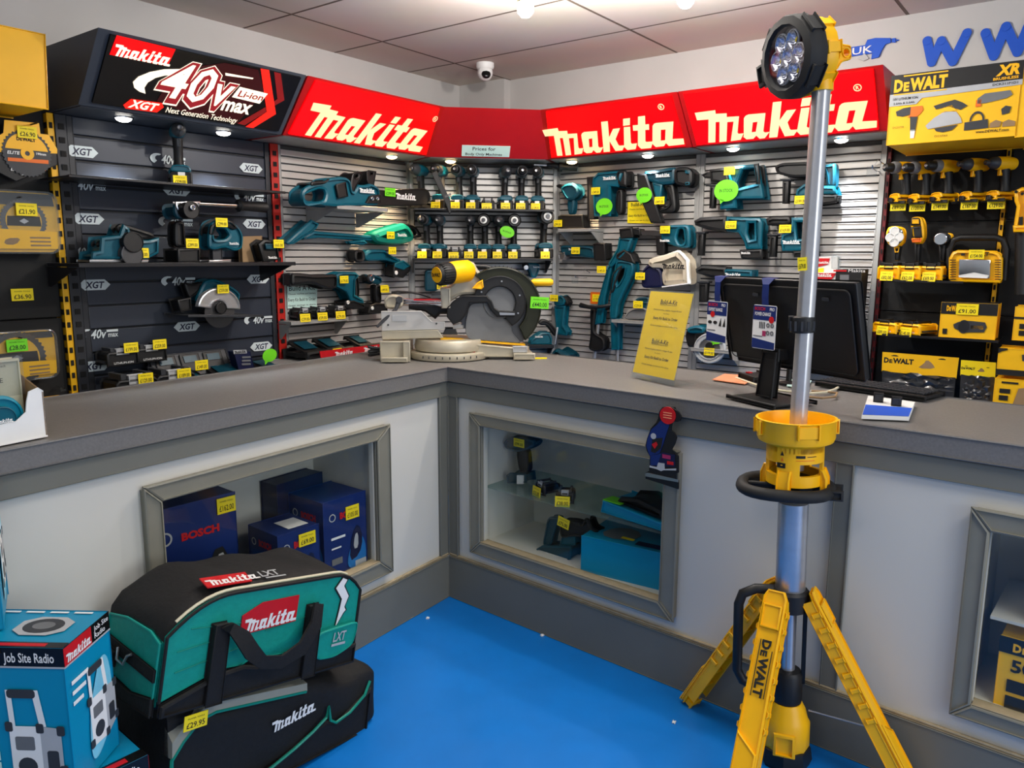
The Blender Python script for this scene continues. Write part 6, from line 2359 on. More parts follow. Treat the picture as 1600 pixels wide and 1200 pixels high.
# boxed packs behind the monitor
t = Tool(WR, .18, 1310, 1400, 'tool_carton', 'tall black carton with a teal picture, behind the monitor edge', 'carton', view=V4)
t['carton'].slab([(t.p(1208, 1003)[0], z_bx + .001 - t.z0), (t.p(1412, 1003)[0], z_bx + .001 - t.z0), t.p(1412, 1003), t.p(1208, 1003)], -.06, .06, 'black', .002)
t['carton'].slab(t.P((1240, 1045), (1310, 1045), (1310, 1095), (1240, 1095)), -.062, -.058, 'mid_grey')
t['carton'].slab(t.P((1190, 1008), (1290, 1008), (1290, 1020), (1190, 1020)), -.0615, -.058, 'red')
t['carton'].text('Makita', 'white', t.p(1370, 1025)[0], t.p(1370, 1025)[1], -.0612, w=.07, h=.013)
t.done()
t = Tool(WR, .20, 1110, 1400, 'accessory_pack', 'red and white boxed pack low behind the monitor', 'carton', view=V4)
t['carton'].slab([(t.p(1040, 1030)[0], z_bx + .001 - t.z0), (t.p(1200, 1030)[0], z_bx + .001 - t.z0), t.p(1200, 1030), t.p(1040, 1030)], -.03, .05, 'paper_white', .002)
t['carton'].slab(t.P((1042, 1032), (1198, 1032), (1160, 1085), (1042, 1095)), -.032, -.028, 'red')
t['carton'].logo('white', *t.p(1100, 1062), -.033, .07)
t.done()
t = Tool(WR, .20, 1085, 1030, 'accessory_pack', 'upper red and white hanging pack over the boxed one behind the monitor', 'carton', view=V4)
t['pack'].slab(t.P((1032, 905), (1200, 905), (1200, 1028), (1032, 1028)), -.012, .02, 'paper_white', .002)
t['pack'].slab(t.P((1045, 918), (1140, 918), (1125, 965), (1045, 985)), -.014, -.010, 'red')
t['pack'].logo('white', *t.p(1085, 960), -.015, .05)
t['pack'].slab(t.P((1032, 1000), (1090, 992), (1090, 1028), (1032, 1028)), -.0135, -.01, 'tag_yellow')
t['plastic_hood'].slab(t.P((1150, 880), (1215, 905), (1215, 1000), (1150, 1000)), -.016, .02, 'clear_plastic', .004)
t.done()

# ------------------------------------------------------------------ dark bay on the left wall
drill('teal driver alone on the thin top shelf of the dark panel', put(WL, 283, 286, .13, z_x1 + .001), 53 - 25, 'small', 'mk', '329.00', None, h=1.12)
trace(WL, .15, V9, 'cordless_planer', 'teal and black planer at the outer end of the middle dark shelf', 'planer', None, [
    ('body', 'teal', -.06, .06, .012, 0, [(440, 352), (445, 312), (485, 305), (490, 235), (585, 225), (605, 165), (640, 190), (650, 250), (740, 250), (795, 235), (792, 320), (730, 352)]),
    ('handle', 'black', -.03, .03, .012, 1, [(585, 180), (610, 162), (690, 185), (785, 215), (790, 245), (720, 255), (650, 225), (600, 215)]),
    ('sole', 'steel', -.055, .055, .002, 0, [(432, 352), (740, 352), (735, 366), (432, 366)]),
    ('front_knob', 'black', -.03, .03, .01, 1, [(485, 262), (530, 240), (540, 270), (490, 290)])],
    nuts=[('chip_port', 'black', 640, 262, .040, -.085, -.05), ('motor_cap', 'steel_dark', 638, 325, .044, -.08, -.05)], tags=[(688, 317, '349.00', -.075)], wall=False)
t = trace(WL, .15, V9, 'hammer_drill', 'teal hammer drill facing out, its long side handle held level', 'drill', None, [
    ('handle', 'black', -.01, .06, .012, 1, [(905, 150), (960, 150), (965, 250), (975, 290), (905, 290)]),
    ('battery', 'black', -.06, .06, .008, 0, [(885, 295), (1005, 290), (1005, 366), (888, 366)]),
    ('head_plate', 'steel', -.056, -.03, .006, 0, [(876, 52), (1008, 50), (1004, 72), (985, 118), (900, 120), (880, 80)]),
    ('head', 'teal_dark', -.05, .06, .014, 1, [(875, 60), (1000, 55), (1005, 110), (985, 140), (895, 145), (875, 110)])],
    rods=[('side_handle', 'chrome', [.011, .011], [(1000, 62, -.03), (1215, 72, -.03)]), ('side_handle', 'black', [.02, .028, .02, .024], [(1212, 72, -.03), (1222, 72, -.03), (1240, 74, -.03), (1362, 82, -.03)])],
    nuts=[('chuck', 'black', 930, 98, .036, -.10, -.05), ('chuck', 'chrome', 932, 85, .012, -.108, -.10)], tags=[(955, 268, '399.00', -.068)], wall=False)
trace(WL, .15, V9, 'cordless_jigsaw', 'teal jigsaw with a looped black grip on the middle dark shelf', 'jigsaw', None, [
    ('body', 'teal', -.04, .05, .012, 1, [(1060, 240), (1065, 190), (1080, 155), (1120, 138), (1180, 148), (1225, 185), (1245, 230), (1240, 295), (1200, 312), (1150, 290), (1090, 305), (1062, 290)], [[(1090, 215), (1105, 190), (1150, 195), (1170, 225), (1150, 245), (1095, 248)]]),
    ('grip', 'black', -.043, .04, .01, 1, [(1062, 225), (1068, 175), (1120, 138), (1185, 150), (1215, 190), (1190, 200), (1140, 175), (1100, 190), (1085, 230)]),
    ('foot', 'steel', -.04, .04, .003, 0, [(1062, 355), (1178, 350), (1178, 366), (1062, 366)]),
    ('plunger', 'dark_grey', -.015, .02, .004, 0, [(1098, 300), (1150, 292), (1150, 352), (1100, 354)])], tags=[(1120, 160, '299.00', -.05)], logos=[('body', 'white', 1190, 275, .05, -.0415)], wall=False)
trace(WL, .12, V9, 'battery_charger', 'black charger with a cardboard sleeve at the end of the middle dark shelf', 'charger', None, [
    ('case', 'black', -.05, .03, .012, 0, [(1312, 270), (1345, 245), (1415, 258), (1428, 352), (1340, 366)]),
    ('dock', 'teal_dark', -.054, -.03, .004, 0, [(1345, 268), (1400, 270), (1402, 300), (1350, 298)]),
    ('cardboard', 'card_brown', .02, .05, .002, 0, [(1272, 232), (1380, 228), (1380, 362), (1278, 366)])], tags=[(1410, 270, '65.00', -.06)], logos=[('case', 'white', 1385, 347, .05, -.051)], wall=False)
trace(WL, .09, V9, 'circular_saw', 'teal circular saw with a silver guard low on the dark panel', 'power saw', None, [
    ('body', 'teal', -.02, .07, .012, 1, [(1000, 580), (1050, 462), (1110, 448), (1200, 490), (1248, 530), (1225, 600)]),
    ('blade_guard', 'alu', -.05, -.02, .008, 0, [(1110 + 112 * math.cos(R_(a)), 602 - 105 * math.sin(R_(a))) for a in range(-4, 185, 12)] + [(1110 + 40 * math.cos(R_(a)), 605 - 40 * math.sin(R_(a))) for a in range(180, -1, -30)]),
    ('blade', 'steel_dark', -.036, -.033, 0, 0, [(1120 + 78 * math.cos(R_(a)), 625 - 80 * math.sin(R_(a))) for a in range(0, 360, 10)]),
    ('battery', 'black', -.02, .06, .008, 0, [(910, 560), (985, 545), (990, 615), (930, 628)]),
    ('handle', 'black', -.01, .04, .01, 1, [(955, 470), (1010, 480), (1060, 462), (1040, 520), (985, 560), (960, 500)]),
    ('base_plate', 'dark_grey', -.12, .07, .003, 0, [(900, 632), (1290, 632), (1290, 645), (900, 645)])],
    tags=[(1125, 503, '259.00', -.055)], nuts=[('arbor', 'black', 1118, 602, .026, -.055, -.03)])
for i, (px, py, lab, pr) in enumerate(((184, 570, 'first battery hung on the dark panel above the worktop', '199.00'), (229, 564, 'second battery hung on the dark panel, nearer the charger rack', '259.00'))):
    battery(lab, put(WL, px, py, .07), 53, pr, None, w=.13, d=.105, h=.075, tag=False)
    o = list(COL.objects)[-1]
    rt = [q for q in COL.objects if q.get('label') == lab][0]
    price(rt, .03, .072, -.06, pr, .058, .04)
for i, (px, py, lab, pr) in enumerate(((203, 612, 'bulky battery standing nearest the worktop edge, below the first hung battery', '129.00'), (263, 600, 'bulky battery with a grey top beside the charger rack', '189.00'))):
    rt = battery(lab, put(WL, px, py, .17, z_xb - .029), 53, pr, None, w=.17, d=.14, h=.11, tag=False)
    price(rt, .03, .085, -.075, pr, .06, .042)
root = charger('wide black charger rack with several docks low on the dark panel', put(WL, 322, 585, .15, z_xb - .029), 53, .40, .2, True, None)
b = MB()
b.M = Matrix.Translation((-.02, .03, .05)) @ Matrix.Rotation(R_(-25), 4, 'X')
b.box(-.19, .17, 0, .02, 0, .11, 'dark_grey', .004)
for k in range(3):
    b.box(-.17 + .11 * k, -.08 + .11 * k, -.004, 0, .02, .10, 'black', .003)
    b.box(-.155 + .11 * k, -.095 + .11 * k, -.006, -.003, .06, .09, 'teal_dark')
b.build('dock_panel', root)
price(root, -.03, .10, -.02, '149.00', .06, .042)
t = Tool(WL, .16, 1262, 925, 'accessory_pack', 'dark printed pack with white lettering between the charger rack and green tag', 'carton', view=V9)
t['carton'].slab(t.P((1205, 830), (1290, 828), (1315, 920), (1230, 928)), -.02, .03, 'navy_dark', .002)
t['carton'].slab(t.P((1200, 822), (1268, 820), (1272, 838), (1204, 842)), -.022, -.018, 'light_grey')
t['carton'].logo('ink', *t.p(1235, 838), -.0232, .06)
for k in range(3):
    t['carton'].slab(t.P((1245, 855 + 18 * k), (1290, 853 + 18 * k), (1292, 862 + 18 * k), (1247, 864 + 18 * k)), -.0215, -.018, 'mid_grey')
t.done()
rt = charger('small black charger with a green bubble tag at the red post', put(WL, 415, 568, .15, z_xb - .029), 53 + 20, .20, .16, False, None)
b = MB()
b.slab(circle(-.05, .115, .055, 24, rz=.03), -.06, -.0585, 'tag_green')
b.slab([(-.09, .095), (-.06, .09), (-.09, .075)], -.06, -.0585, 'tag_green')
b.build('speech_bubble_tag', rt, smooth=False)
b = MB()
b.box(.05, .12, -.10, -.03, .03, .045, 'tag_yellow', .003)
b.build('yellow_label', rt)

# ------------------------------------------------------------------ yellow bay on the right
for i, (px, py, rz, st, lab, pr) in enumerate(((1403, 326, -36, 'drill', 'yellow drill nearest the silver slats', '89.00'), (1433, 327, -36, 'drill', 'second yellow drill from the silver slats', '120.00'), (1468, 325, -36, 'drill', 'middle one of five yellow drills in a row', '149.00'),
                                               (1514, 324, -36, 'impact', 'yellow driver with a short black nose, fourth from the silver slats', '167.00'), (1556, 323, -36, 'impact', 'last yellow driver of the row, nearest the slotted post', '129.00'))):
    drill(lab, put(WR, px, py, .11), -37 + rz, st, 'dw', pr, 'yellow drills in a row', battery=False, h=.88, ptag=False)
    rt = [q for q in COL.objects if q.get('label') == lab][0]
    o = price(rt, 0, .012, -.0, pr, .062, .042)
    o.rotation_euler = (0, 0, R_(-rz))
    o.location = (0, 0, 0)
    b = MB()
    b.M = Matrix.Rotation(R_(-rz), 4, 'Z')
    b.box(-.03, .03, -.03, .094, .020, .032, 'black')
    b.build('hook', rt)
trace(WR, .10, V5, 'area_light', 'yellow hand light with a big rounded clear face', 'work light', None, [
    ('rim', 'dw_yellow', -.03, .03, .012, 1, [(172, 960), (195, 905), (240, 890), (310, 892), (360, 915), (372, 970), (360, 1060), (300, 1108), (230, 1108), (180, 1060)]),
    ('reflector', 'chrome', -.034, -.02, .006, 1, [(190, 965), (210, 920), (250, 905), (310, 908), (350, 930), (355, 975), (345, 1050), (295, 1092), (235, 1092), (195, 1050)]),
    ('neck', 'black', -.015, .03, .006, 0, [(245, 1100), (320, 1095), (300, 1250), (255, 1250)]),
    ('neck_plate', 'dw_yellow', -.018, .0, .002, 0, [(252, 1110), (312, 1108), (300, 1165), (262, 1165)], [[(268, 1122), (298, 1120), (292, 1152), (270, 1152)]])],
    nuts=[('led', 'white', 270, 945, .020, -.04, -.033), ('led', 'white', 225, 1010, .020, -.04, -.033), ('led', 'white', 315, 1005, .020, -.04, -.033), ('led', 'white', 265, 1060, .020, -.04, -.033)])
trace(WR, .10, V5, 'jig_light', 'tall yellow and black light with a clip top beside the round one', 'work light', None, [
    ('housing', 'dw_yellow', -.03, .04, .012, 1, [(425, 850), (440, 800), (500, 790), (550, 800), (575, 870), (580, 1000), (540, 1075), (470, 1075), (435, 1000)]),
    ('front', 'black', -.034, .0, .006, 0, [(432, 900), (545, 890), (555, 1010), (440, 1012)]),
    ('top_clip', 'black', -.036, .0, .006, 1, [(430, 850), (445, 805), (530, 805), (540, 880), (430, 890)]),
    ('badge', 'dw_yellow', -.038, -.034, .002, 0, [(448, 822), (520, 820), (522, 868), (450, 868)]),
    ('amber_band', 'orange', -.036, .0, .004, 0, [(440, 1020), (550, 1015), (545, 1060), (450, 1062)]),
    ('neck', 'black', -.015, .03, .006, 0, [(465, 1070), (525, 1070), (515, 1260), (470, 1260)])])
trace(WR, .10, V5, 'pistol_torch', 'small yellow and black torch with a bright round lens', 'torch', None, [
    ('head', 'black', -.02, .04, .010, 1, [(690, 1020), (740, 955), (800, 950), (850, 985), (850, 1020), (790, 1085), (720, 1080)]),
    ('collar', 'dw_yellow', -.015, .03, .006, 1, [(800, 955), (850, 965), (862, 1000), (840, 1030), (815, 1000)]),
    ('handle', 'black', -.015, .03, .008, 0, [(712, 1080), (790, 1080), (775, 1260), (720, 1260)])], nuts=[('lens', 'chrome', 742, 1025, .026, -.034, -.02)])
dw_b = [(1397, 431, 'yellow battery under the big rounded hand light', '82.00'), (1429, 434, 'yellow battery under the tall clip light', '62.00'), (1462, 437, 'yellow battery under the small torch', '69.00')]
for px, py, lab, pr in dw_b:
    battery(lab, put(WR, px, py, .10, z_dw1 + .001), -37 - 15, pr, 'yellow batteries under the lights', 'dw', w=.10, d=.12, h=.075)
for px, py, lab, pr in ((1395, 521, 'yellow slim battery on the lower black shelf, nearest the slats', '89.00'), (1431, 524, 'yellow slim battery on the lower black shelf, beside the boxed light', '145.00')):
    battery(lab, put(WR, px, py, .12, z_dw2 + .001), -37 - 25, pr, 'yellow batteries on the lower shelf', 'dw', w=.12, d=.13, h=.06)
t = trace(WR, .13, V6, 'compact_task_light', 'square yellow work light with a mirror face in a black frame', 'work light', None, [
    ('body', 'dw_yellow', -.03, .06, .012, 0, [(530, 100), (555, 58), (590, 45), (830, 50), (868, 65), (892, 100), (888, 240), (870, 268), (545, 258), (528, 235)]),
    ('face', 'chrome', -.034, -.02, .002, 0, [(602, 108), (810, 112), (805, 235), (598, 225)]),
    ('lamp_bar', 'white', -.037, -.03, .002, 0, [(598, 215), (700, 195), (800, 215), (790, 235), (600, 228)])],
    tags=[(718, 75, '154.00', -.036)], nuts=[], rods=[('frame', 'black', .014, [(522, 250, .03), (520, 40, .03), (548, -22, .03), (600, -40, .03), (830, -40, .03), (885, -22, .03), (908, 40, .03), (890, 250, .03)])], wall=False)
b = MB()
for py in range(110, 240, 16):
    for x0, x1 in ((540, 580), (838, 880)):
        b.slab(t.P((x0, py), (x1, py), (x1, py + 5), (x0, py + 5)), -.032, -.028, 'ink')
b.build('vents', t.root, smooth=False)
b = MB()
b.slab(t.P((615, 68), (640, 68), (640, 84), (615, 84)), -.032, -.028, 'ink')
b.text('LT', 'ink', *t.p(778, 86), -.032, w=.022, h=.016, bold=.04)
b.build('lettering', t.root, smooth=False)


def carton(fr, off, view, name, label, pts, d, top_m, front_m, split, art=None, logo=None, tags=(), z_rest=None, group=None):
    """A printed box: PTS the four front corners (top left, top right, bottom right, bottom left)."""
    by = max(q[1] for q in pts)
    cx = sum(q[0] for q in pts) / 4
    t = Tool(fr, off, cx, by, name, label, 'carton', group, view)
    P = t.P(*pts)
    P = [(P[3][0], P[0][1]), (P[2][0], P[0][1]), (P[2][0], P[2][1]), (P[3][0], P[2][1])]
    zb_ = P[2][1] if z_rest is None else z_rest - t.z0
    P = [P[0], P[1], (P[2][0], zb_), (P[3][0], zb_)]
    t['carton'].slab(P, 0, d, front_m, .002)
    w, h = P[1][0] - P[0][0], P[0][1] - zb_
    x0, z1 = P[0]
    if split:
        t['carton'].box(x0 + .001, x0 + w - .001, -.0008, .001, z1 - h * split, z1 - .001, top_m)
        t['carton'].box(x0, x0 + w, .001, d - .001, z1 - .001, z1 + .0005, top_m)
    if logo:
        m, fx, fz, fw, fh = logo
        dewalt(t['carton'], m, x0 + w * fx, z1 - h * fz, -.0016, h * fh, w * fw, bars=False)
    for part in (art or ()):
        m, pl = part
        t['carton'].slab([(x0 + w * a, z1 - h * c) for a, c in pl], -.0018, .0, m)
    for px, py, txt in tags:
        t.tag(px, py, txt, y=-.004, w=.08, h=.045)
    t.done()
    return t


carton(WR, .20, V6, 'light_carton', 'black and yellow carton with a picture of a round light', [(468, 393), (858, 405), (835, 640), (455, 618)], .12, 'black', 'dw_yellow_card', .33,
       [('dark_grey', [(.44 + .105 * math.cos(R_(a)), .67 + .19 * math.sin(R_(a))) for a in range(0, 360, 20)]), ('dark_grey', [(.25, .62), (.33, .55), (.45, .50), (.55, .50), (.8, .52), (.84, .65), (.8, .8), (.56, .82), (.45, .84), (.36, .78), (.27, .72)]), ('dw_yellow', [(.56, .62), (.78, .62), (.78, .72), (.56, .72)]), ('ink', [(.07, .75), (.15, .75), (.15, .9), (.07, .9)])], ('dw_yellow', .24, .24, .27, .15), [(650, 443, '91.00')], z_rest=z_dw2 + .001)


def poly_bag(view, card, bag, label, big):
    t = Tool(WR, .14, sum(q[0] for q in card) / 4, max(q[1] for q in bag), 'hanging_bag', label, 'dust bag', None, view)
    t['header_card'].slab(t.P(*card), -.003, .001, 'dw_yellow_card' if big else 'tag_yellow')
    x, z = t.p(*[(card[0][0] * .62 + card[1][0] * .38), (card[0][1] * .35 + card[3][1] * .65)])
    w = t.p(card[1][0], card[1][1])[0] - t.p(card[0][0], card[0][1])[0]
    dewalt(t['header_card'], 'ink', t.p(*card[0])[0] + w * .23, z, -.0036, w * .075, w * .4, bars=False)
    x1 = t.p(*card[0])[0]
    t['header_card'].slab(chaikin([(x1 + w * .48, z - w * .05), (x1 + w * .56, z + w * .02), (x1 + w * .6, z + w * .09), (x1 + w * .68, z + w * .03), (x1 + w * .72, z - w * .04)], 1), -.0036, -.002, 'card_brown')
    t['header_card'].slab(chaikin([(x1 + w * .1, z + w * .1), (x1 + w * .18, z + w * .125), (x1 + w * .24, z + w * .1)], 1), -.0036, -.002, 'ink')
    t['header_card'].slab(chaikin([(x1 + w * .72, z + w * .1), (x1 + w * .8, z + w * .125), (x1 + w * .86, z + w * .1)], 1), -.0036, -.002, 'ink')
    Q = [Vector(q) for q in t.P(*bag)]
    n = 12
    g = []
    for j in range(n + 1):
        for i in range(n + 1):
            a, c = i / n, j / n
            q = (Q[0] * (1 - a) + Q[1] * a) * (1 - c) + (Q[3] * (1 - a) + Q[2] * a) * c
            edge = min(i, n - i, 2) / 2
            g.append((q.x + random.uniform(-.012, .012) * edge * w, -.003 - edge * random.uniform(.0, min(.03, .07 * w)), q.y + random.uniform(-.015, .015) * edge * w))
    f = []
    for j in range(n):
        for i in range(n):
            k = j * (n + 1) + i
            f += [(k, k + 1, k + n + 2), (k, k + n + 2, k + n + 1)] if (i + j) % 2 else [(k, k + 1, k + n + 1), (k + 1, k + n + 2, k + n + 1)]
    back = [(x, .02 - y * .4, z) for x, y, z in g]
    t['bag'].add(g, f, 'bag_plastic')
    t['bag'].add(back, f, 'bag_plastic')
    b = t['hook']
    b.box(t.p((card[0][0] + card[1][0]) / 2, card[0][1] + 30)[0] - .004, t.p((card[0][0] + card[1][0]) / 2, card[0][1] + 30)[0] + .004, .0, .13, t.p((card[0][0] + card[1][0]) / 2, card[0][1] + 30)[1] - .004, t.p((card[0][0] + card[1][0]) / 2, card[0][1] + 30)[1] + .004, 'chrome')
    t.done()


poly_bag(V6, [(82, 728), (594, 768), (576, 906), (76, 856)], [(80, 850), (572, 900), (555, 1060), (78, 1060)], 'clear bag under a wide yellow header card with a saw picture', True)
poly_bag(V6, [(608, 782), (842, 800), (836, 900), (602, 884)], [(606, 878), (832, 896), (820, 1080), (596, 1060)], 'clear bag under a smaller pale yellow header card', False)
carton(WR, .24, V6, 'tool_carton', 'yellow carton with a black band at the picture edge, just above the worktop', [(818, 900), (1090, 905), (1080, 1120), (812, 1110)], .14, 'dw_yellow_card', 'dw_yellow_card', 0,
       [('ink', [(.15, .35), (.42, .35), (.42, .5), (.15, .5)]), ('ink', [(.15, .58), (.38, .58), (.38, .75), (.15, .75)]), ('card_brown', [(.62, .3), (1.0, .2), (1.0, .95), (.5, .95)]), ('ink', [(.18, .1), (.6, .1), (.6, .16), (.18, .16)])])
carton(WR, .24, V6, 'tool_carton', 'yellow carton on top of the one just above the worktop, at the picture edge', [(850, 700), (1090, 705), (1085, 900), (838, 898)], .14, 'dw_yellow_card', 'dw_yellow_card', 0,
       [('ink', [(.0, .78), (1, .78), (1, .99), (0, .99)]), ('dark_grey', [(.65, .2), (.9, .15), (.9, .45), (.68, .42)]), ('ink', [(.0, .0), (.25, .0), (.25, .06), (.1, .12), (0, .2)])], ('white', .42, .95, .5, .12))
carton(WR, .22, V6, 'tool_carton', 'small yellow and black carton at the picture edge above the larger two', [(1000, 425), (1120, 430), (1115, 660), (946, 645)], .14, 'dw_yellow_card', 'dw_yellow_card', 0,
       [('ink', [(.25, .5), (.6, .5), (.6, .65), (.25, .65)]), ('ink', [(.25, .7), (.6, .7), (.6, .85), (.25, .85)]), ('ink', [(0, .3), (1, .3), (1, .36), (0, .36)])])
trace(WR, .12, V5, 'grease_gun', 'yellow tool with a black tube hanging at the picture edge', 'power tool', None, [
    ('body', 'dw_yellow', -.05, .06, .014, 0, [(1502, 530), (1590, 488), (1680, 500), (1680, 950), (1600, 960), (1498, 950), (1500, 890), (1530, 690), (1510, 640)]),
    ('collar', 'dw_yellow', -.06, .06, .01, 0, [(1495, 885), (1690, 880), (1690, 958), (1500, 958)]),
    ('lettering_band', 'ink', -.052, -.04, .001, 0, [(1562, 800), (1598, 795), (1596, 890), (1562, 892)])],
    rods=[('tube', 'black', .022, [(1572, 950, 0), (1565, 1600, 0)])], nuts=[('screw', 'ink', 1528, 540, .006, -.054, -.049), ('screw', 'ink', 1592, 560, .006, -.054, -.049)])

# kit carton used as the header of the yellow bay
t = Tool(WR, .44, 1488, 222, 'kit_carton', 'long yellow and black kit carton above the yellow drills', 'carton')
KP = t.P((1400, 118), (1598, 100), (1588, 216), (1380, 228))
x0, x1, zb_, zt_ = KP[3][0] + .01, KP[2][0], KP[3][1], KP[0][1]
W_, H_ = x1 - x0, zt_ - zb_
t['carton'].box(x0, x1, 0, .40, zb_, zt_, 'dw_yellow_card', .002)
def K(m, pl, y=-.0015):
    t['carton'].slab([(x0 + W_ * a, zt_ - H_ * c) for a, c in pl], y, 0, m)
K('black', [(0, 0), (1, 0), (1, .27), (0, .27)], -.0008)
K('light_grey', [(0, .27), (1, .25), (1, .32), (.26, .36), (.22, .44), (0, .44)], -.001)
t['carton'].box(x0, x1, .001, .399, zt_ - .001, zt_ + .0006, 'black')
dewalt(t['carton'], 'dw_yellow', x0 + W_ * .24, zt_ - H_ * .235, -.0018, H_ * .17, W_ * .42)
t['carton'].text('XR', 'dw_yellow', x0 + W_ * .89, zt_ - H_ * .17, -.0018, w=W_ * .17, h=H_ * .14, bold=.05, shear=.2)
t['carton'].text('BRUSHLESS', 'dw_yellow', x0 + W_ * .88, zt_ - H_ * .23, -.0018, w=W_ * .18, h=H_ * .035, bold=.03)
t['carton'].text('18V LITHIUM ION', 'ink', x0 + W_ * .13, zt_ - H_ * .36, -.0018, w=W_ * .2, h=H_ * .035, bold=.02)
t['carton'].text('2.0Ah & 5.0Ah', 'ink', x0 + W_ * .12, zt_ - H_ * .42, -.0018, w=W_ * .17, h=H_ * .03, bold=.02)
t['carton'].text('DCK311P1D1', 'ink', x0 + W_ * .88, zt_ - H_ * .30, -.0018, w=W_ * .18, h=H_ * .03, bold=.02)
t['carton'].text('www.DEWALT.com', 'ink', x0 + W_ * .82, zt_ - H_ * .92, -.0018, w=W_ * .24, h=H_ * .035, bold=.02)
t['carton'].text('DCD778', 'ink', x0 + W_ * .09, zt_ - H_ * .76, -.0018, w=W_ * .09, h=H_ * .025)
t['carton'].text('DCS565', 'ink', x0 + W_ * .44, zt_ - H_ * .93, -.0018, w=W_ * .10, h=H_ * .025)
# printed tools
K('dark_grey', [(.06, .52), (.12, .48), (.18, .47), (.18, .58), (.12, .6), (.07, .58)])
K('orange', [(.18, .47), (.27, .47), (.28, .53), (.26, .58), (.23, .62), (.16, .62), (.18, .58)])
K('dark_grey', [(.18, .61), (.24, .62), (.23, .82), (.19, .82)])
K('white', [(.19, .8), (.23, .8), (.225, .92), (.195, .92)])
K('dark_grey', [(.36, .49), (.46, .45), (.52, .43), (.58, .48), (.62, .53), (.57, .58), (.48, .52), (.38, .54)])
K('light_grey', [(.31, .76), (.37, .66), (.45, .58), (.54, .60), (.58, .7), (.59, .76), (.33, .81)])
K('dark_grey', [(.38, .81), (.56, .78), (.52, .85), (.45, .87), (.4, .85)])
K('dw_yellow', [(.44, .52), (.5, .5), (.54, .58), (.42, .6)])
K('mid_grey', [(.69, .45), (.74, .39), (.92, .38), (.94, .44), (.9, .48), (.75, .52), (.69, .52)])
K('orange', [(.68, .47), (.72, .46), (.72, .56), (.68, .56)])
K('dark_grey', [(.61, .76), (.78, .74), (.79, .86), (.61, .87)])
t['carton'].slab(arc(x0 + W_ * .7, zt_ - H_ * .75, W_ * .055, 0, 180, 12, rz=H_ * .13) + arc(x0 + W_ * .7, zt_ - H_ * .75, W_ * .042, 180, 0, 12, rz=H_ * .10), -.0016, 0, 'dark_grey')
K('dark_grey', [(.87, .62), (.9, .58), (.94, .6), (.93, .68), (.88, .7)])
K('card_brown', [(.8, .8), (.84, .76), (.88, .79), (.87, .86), (.8, .86)])
K('card_brown', [(.89, .8), (.93, .77), (.98, .8), (.98, .86), (.89, .86)])
t.done()
t = Tool(WR, .44, 1640, 216, 'kit_carton', 'next yellow kit carton, cut off by the picture edge', 'carton')
xa, xb = t.p(1592, 150)[0], t.p(1690, 150)[0]
t['carton'].box(xa, xb, 0, .40, t.p(1600, 214)[1] - .0, zt_ + (t.z0 * -1 + WR.uz(1488, 222, .44)[1]) - .01, 'dw_yellow_card', .002)
t.done()

# ------------------------------------------------------------------ yellow bay on the left wall
t = Tool(WL, .30, 36, 165, 'header_panel', 'plain yellow header box over the saw blade packs', 'sign')
hz0, hz1 = t.p(77, 172)[1], t.p(72, 53)[1]
t['box'].slab([(t.p(77, 0)[0] - 1.0, hz0), (t.p(77, 172)[0], hz0), (t.p(72, 53)[0], hz1), (t.p(72, 53)[0] - 1.0, hz1)], 0, .30, 'dw_yellow', .004)
t.done()


def blade(t, part, cx, cy, r, y, m, holes=0):
    c = t.p(cx, cy)
    k = abs(t.p(cx + r, cy)[0] - c[0])
    kz = abs(t.p(cx, cy + r)[1] - c[1])
    k = (k + kz) / 2
    pts = []
    for i in range(36):
        a = 2 * math.pi * i / 36
        pts += [(c[0] + k * math.cos(a), c[1] + k * math.sin(a)), (c[0] + k * .93 * math.cos(a + .09), c[1] + k * .93 * math.sin(a + .09))]
    t[part].slab(pts, y, y + .002, m)
    return c, k


t = Tool(WL, .055, 145, 945, 'saw_blade_pack', 'eight-sided yellow and black saw blade pack, topmost by the yellow post', 'saw blade pack', 'saw blade packs', view=V10)
t['card'].slab(t.P((20, 622), (205, 640), (212, 695), (255, 700), (300, 775), (302, 858), (85, 945), (-60, 870), (-70, 740), (15, 690)), 0, .012, 'black', .002)
t['card'].slab(t.P((22, 624), (203, 642), (210, 697), (253, 702), (298, 777), (298, 800), (-65, 790), (-68, 745), (17, 692)), -.001, .002, 'dw_yellow')
c, k = blade(t, 'blade', 140, 800, 125, -.003, 'dark_grey')
t['card'].slab(arc(c[0], c[1], k * .86, 10, 170, 20) , -.0042, -.002, 'dw_yellow')
t['card'].slab(circle(c[0], c[1], k * .27, 20), -.0052, -.002, 'dw_yellow', holes=[circle(c[0], c[1], k * .1, 14)])
dewalt(t['card'], 'ink', c[0], c[1] + k * .52, -.0048, k * .14, k * .75, bars=False)
t['card'].text('ELITE', 'white', c[0] - k * .55, c[1] - k * .08, -.0058, w=k * .5, h=k * .13, bold=.03, shear=.2)
t['card'].text('190mm', 'white', c[0] + k * .55, c[1] - k * .02, -.0058, w=k * .4, h=k * .1, bold=.03)
t['card'].slab(t.P((38, 820), (250, 835), (250, 855), (38, 838)), -.0045, -.002, 'orange')
for i in range(3):
    t['card'].slab(t.P((155 + 30 * i, 866), (178 + 30 * i, 866), (178 + 30 * i, 890), (155 + 30 * i, 888)), -.002, .0, 'orange')
for i in range(4):
    t['card'].slab(t.P((110 + 24 * i, 894), (128 + 24 * i, 894), (128 + 24 * i, 912), (110 + 24 * i, 912)), -.002, .0, 'white')
t['card'].text('2x LIFE', 'white', *t.p(95, 890), -.002, w=.05, h=.03, bold=.03)
t.tag(137, 690, '26.90', y=-.008, w=.065, h=.042)
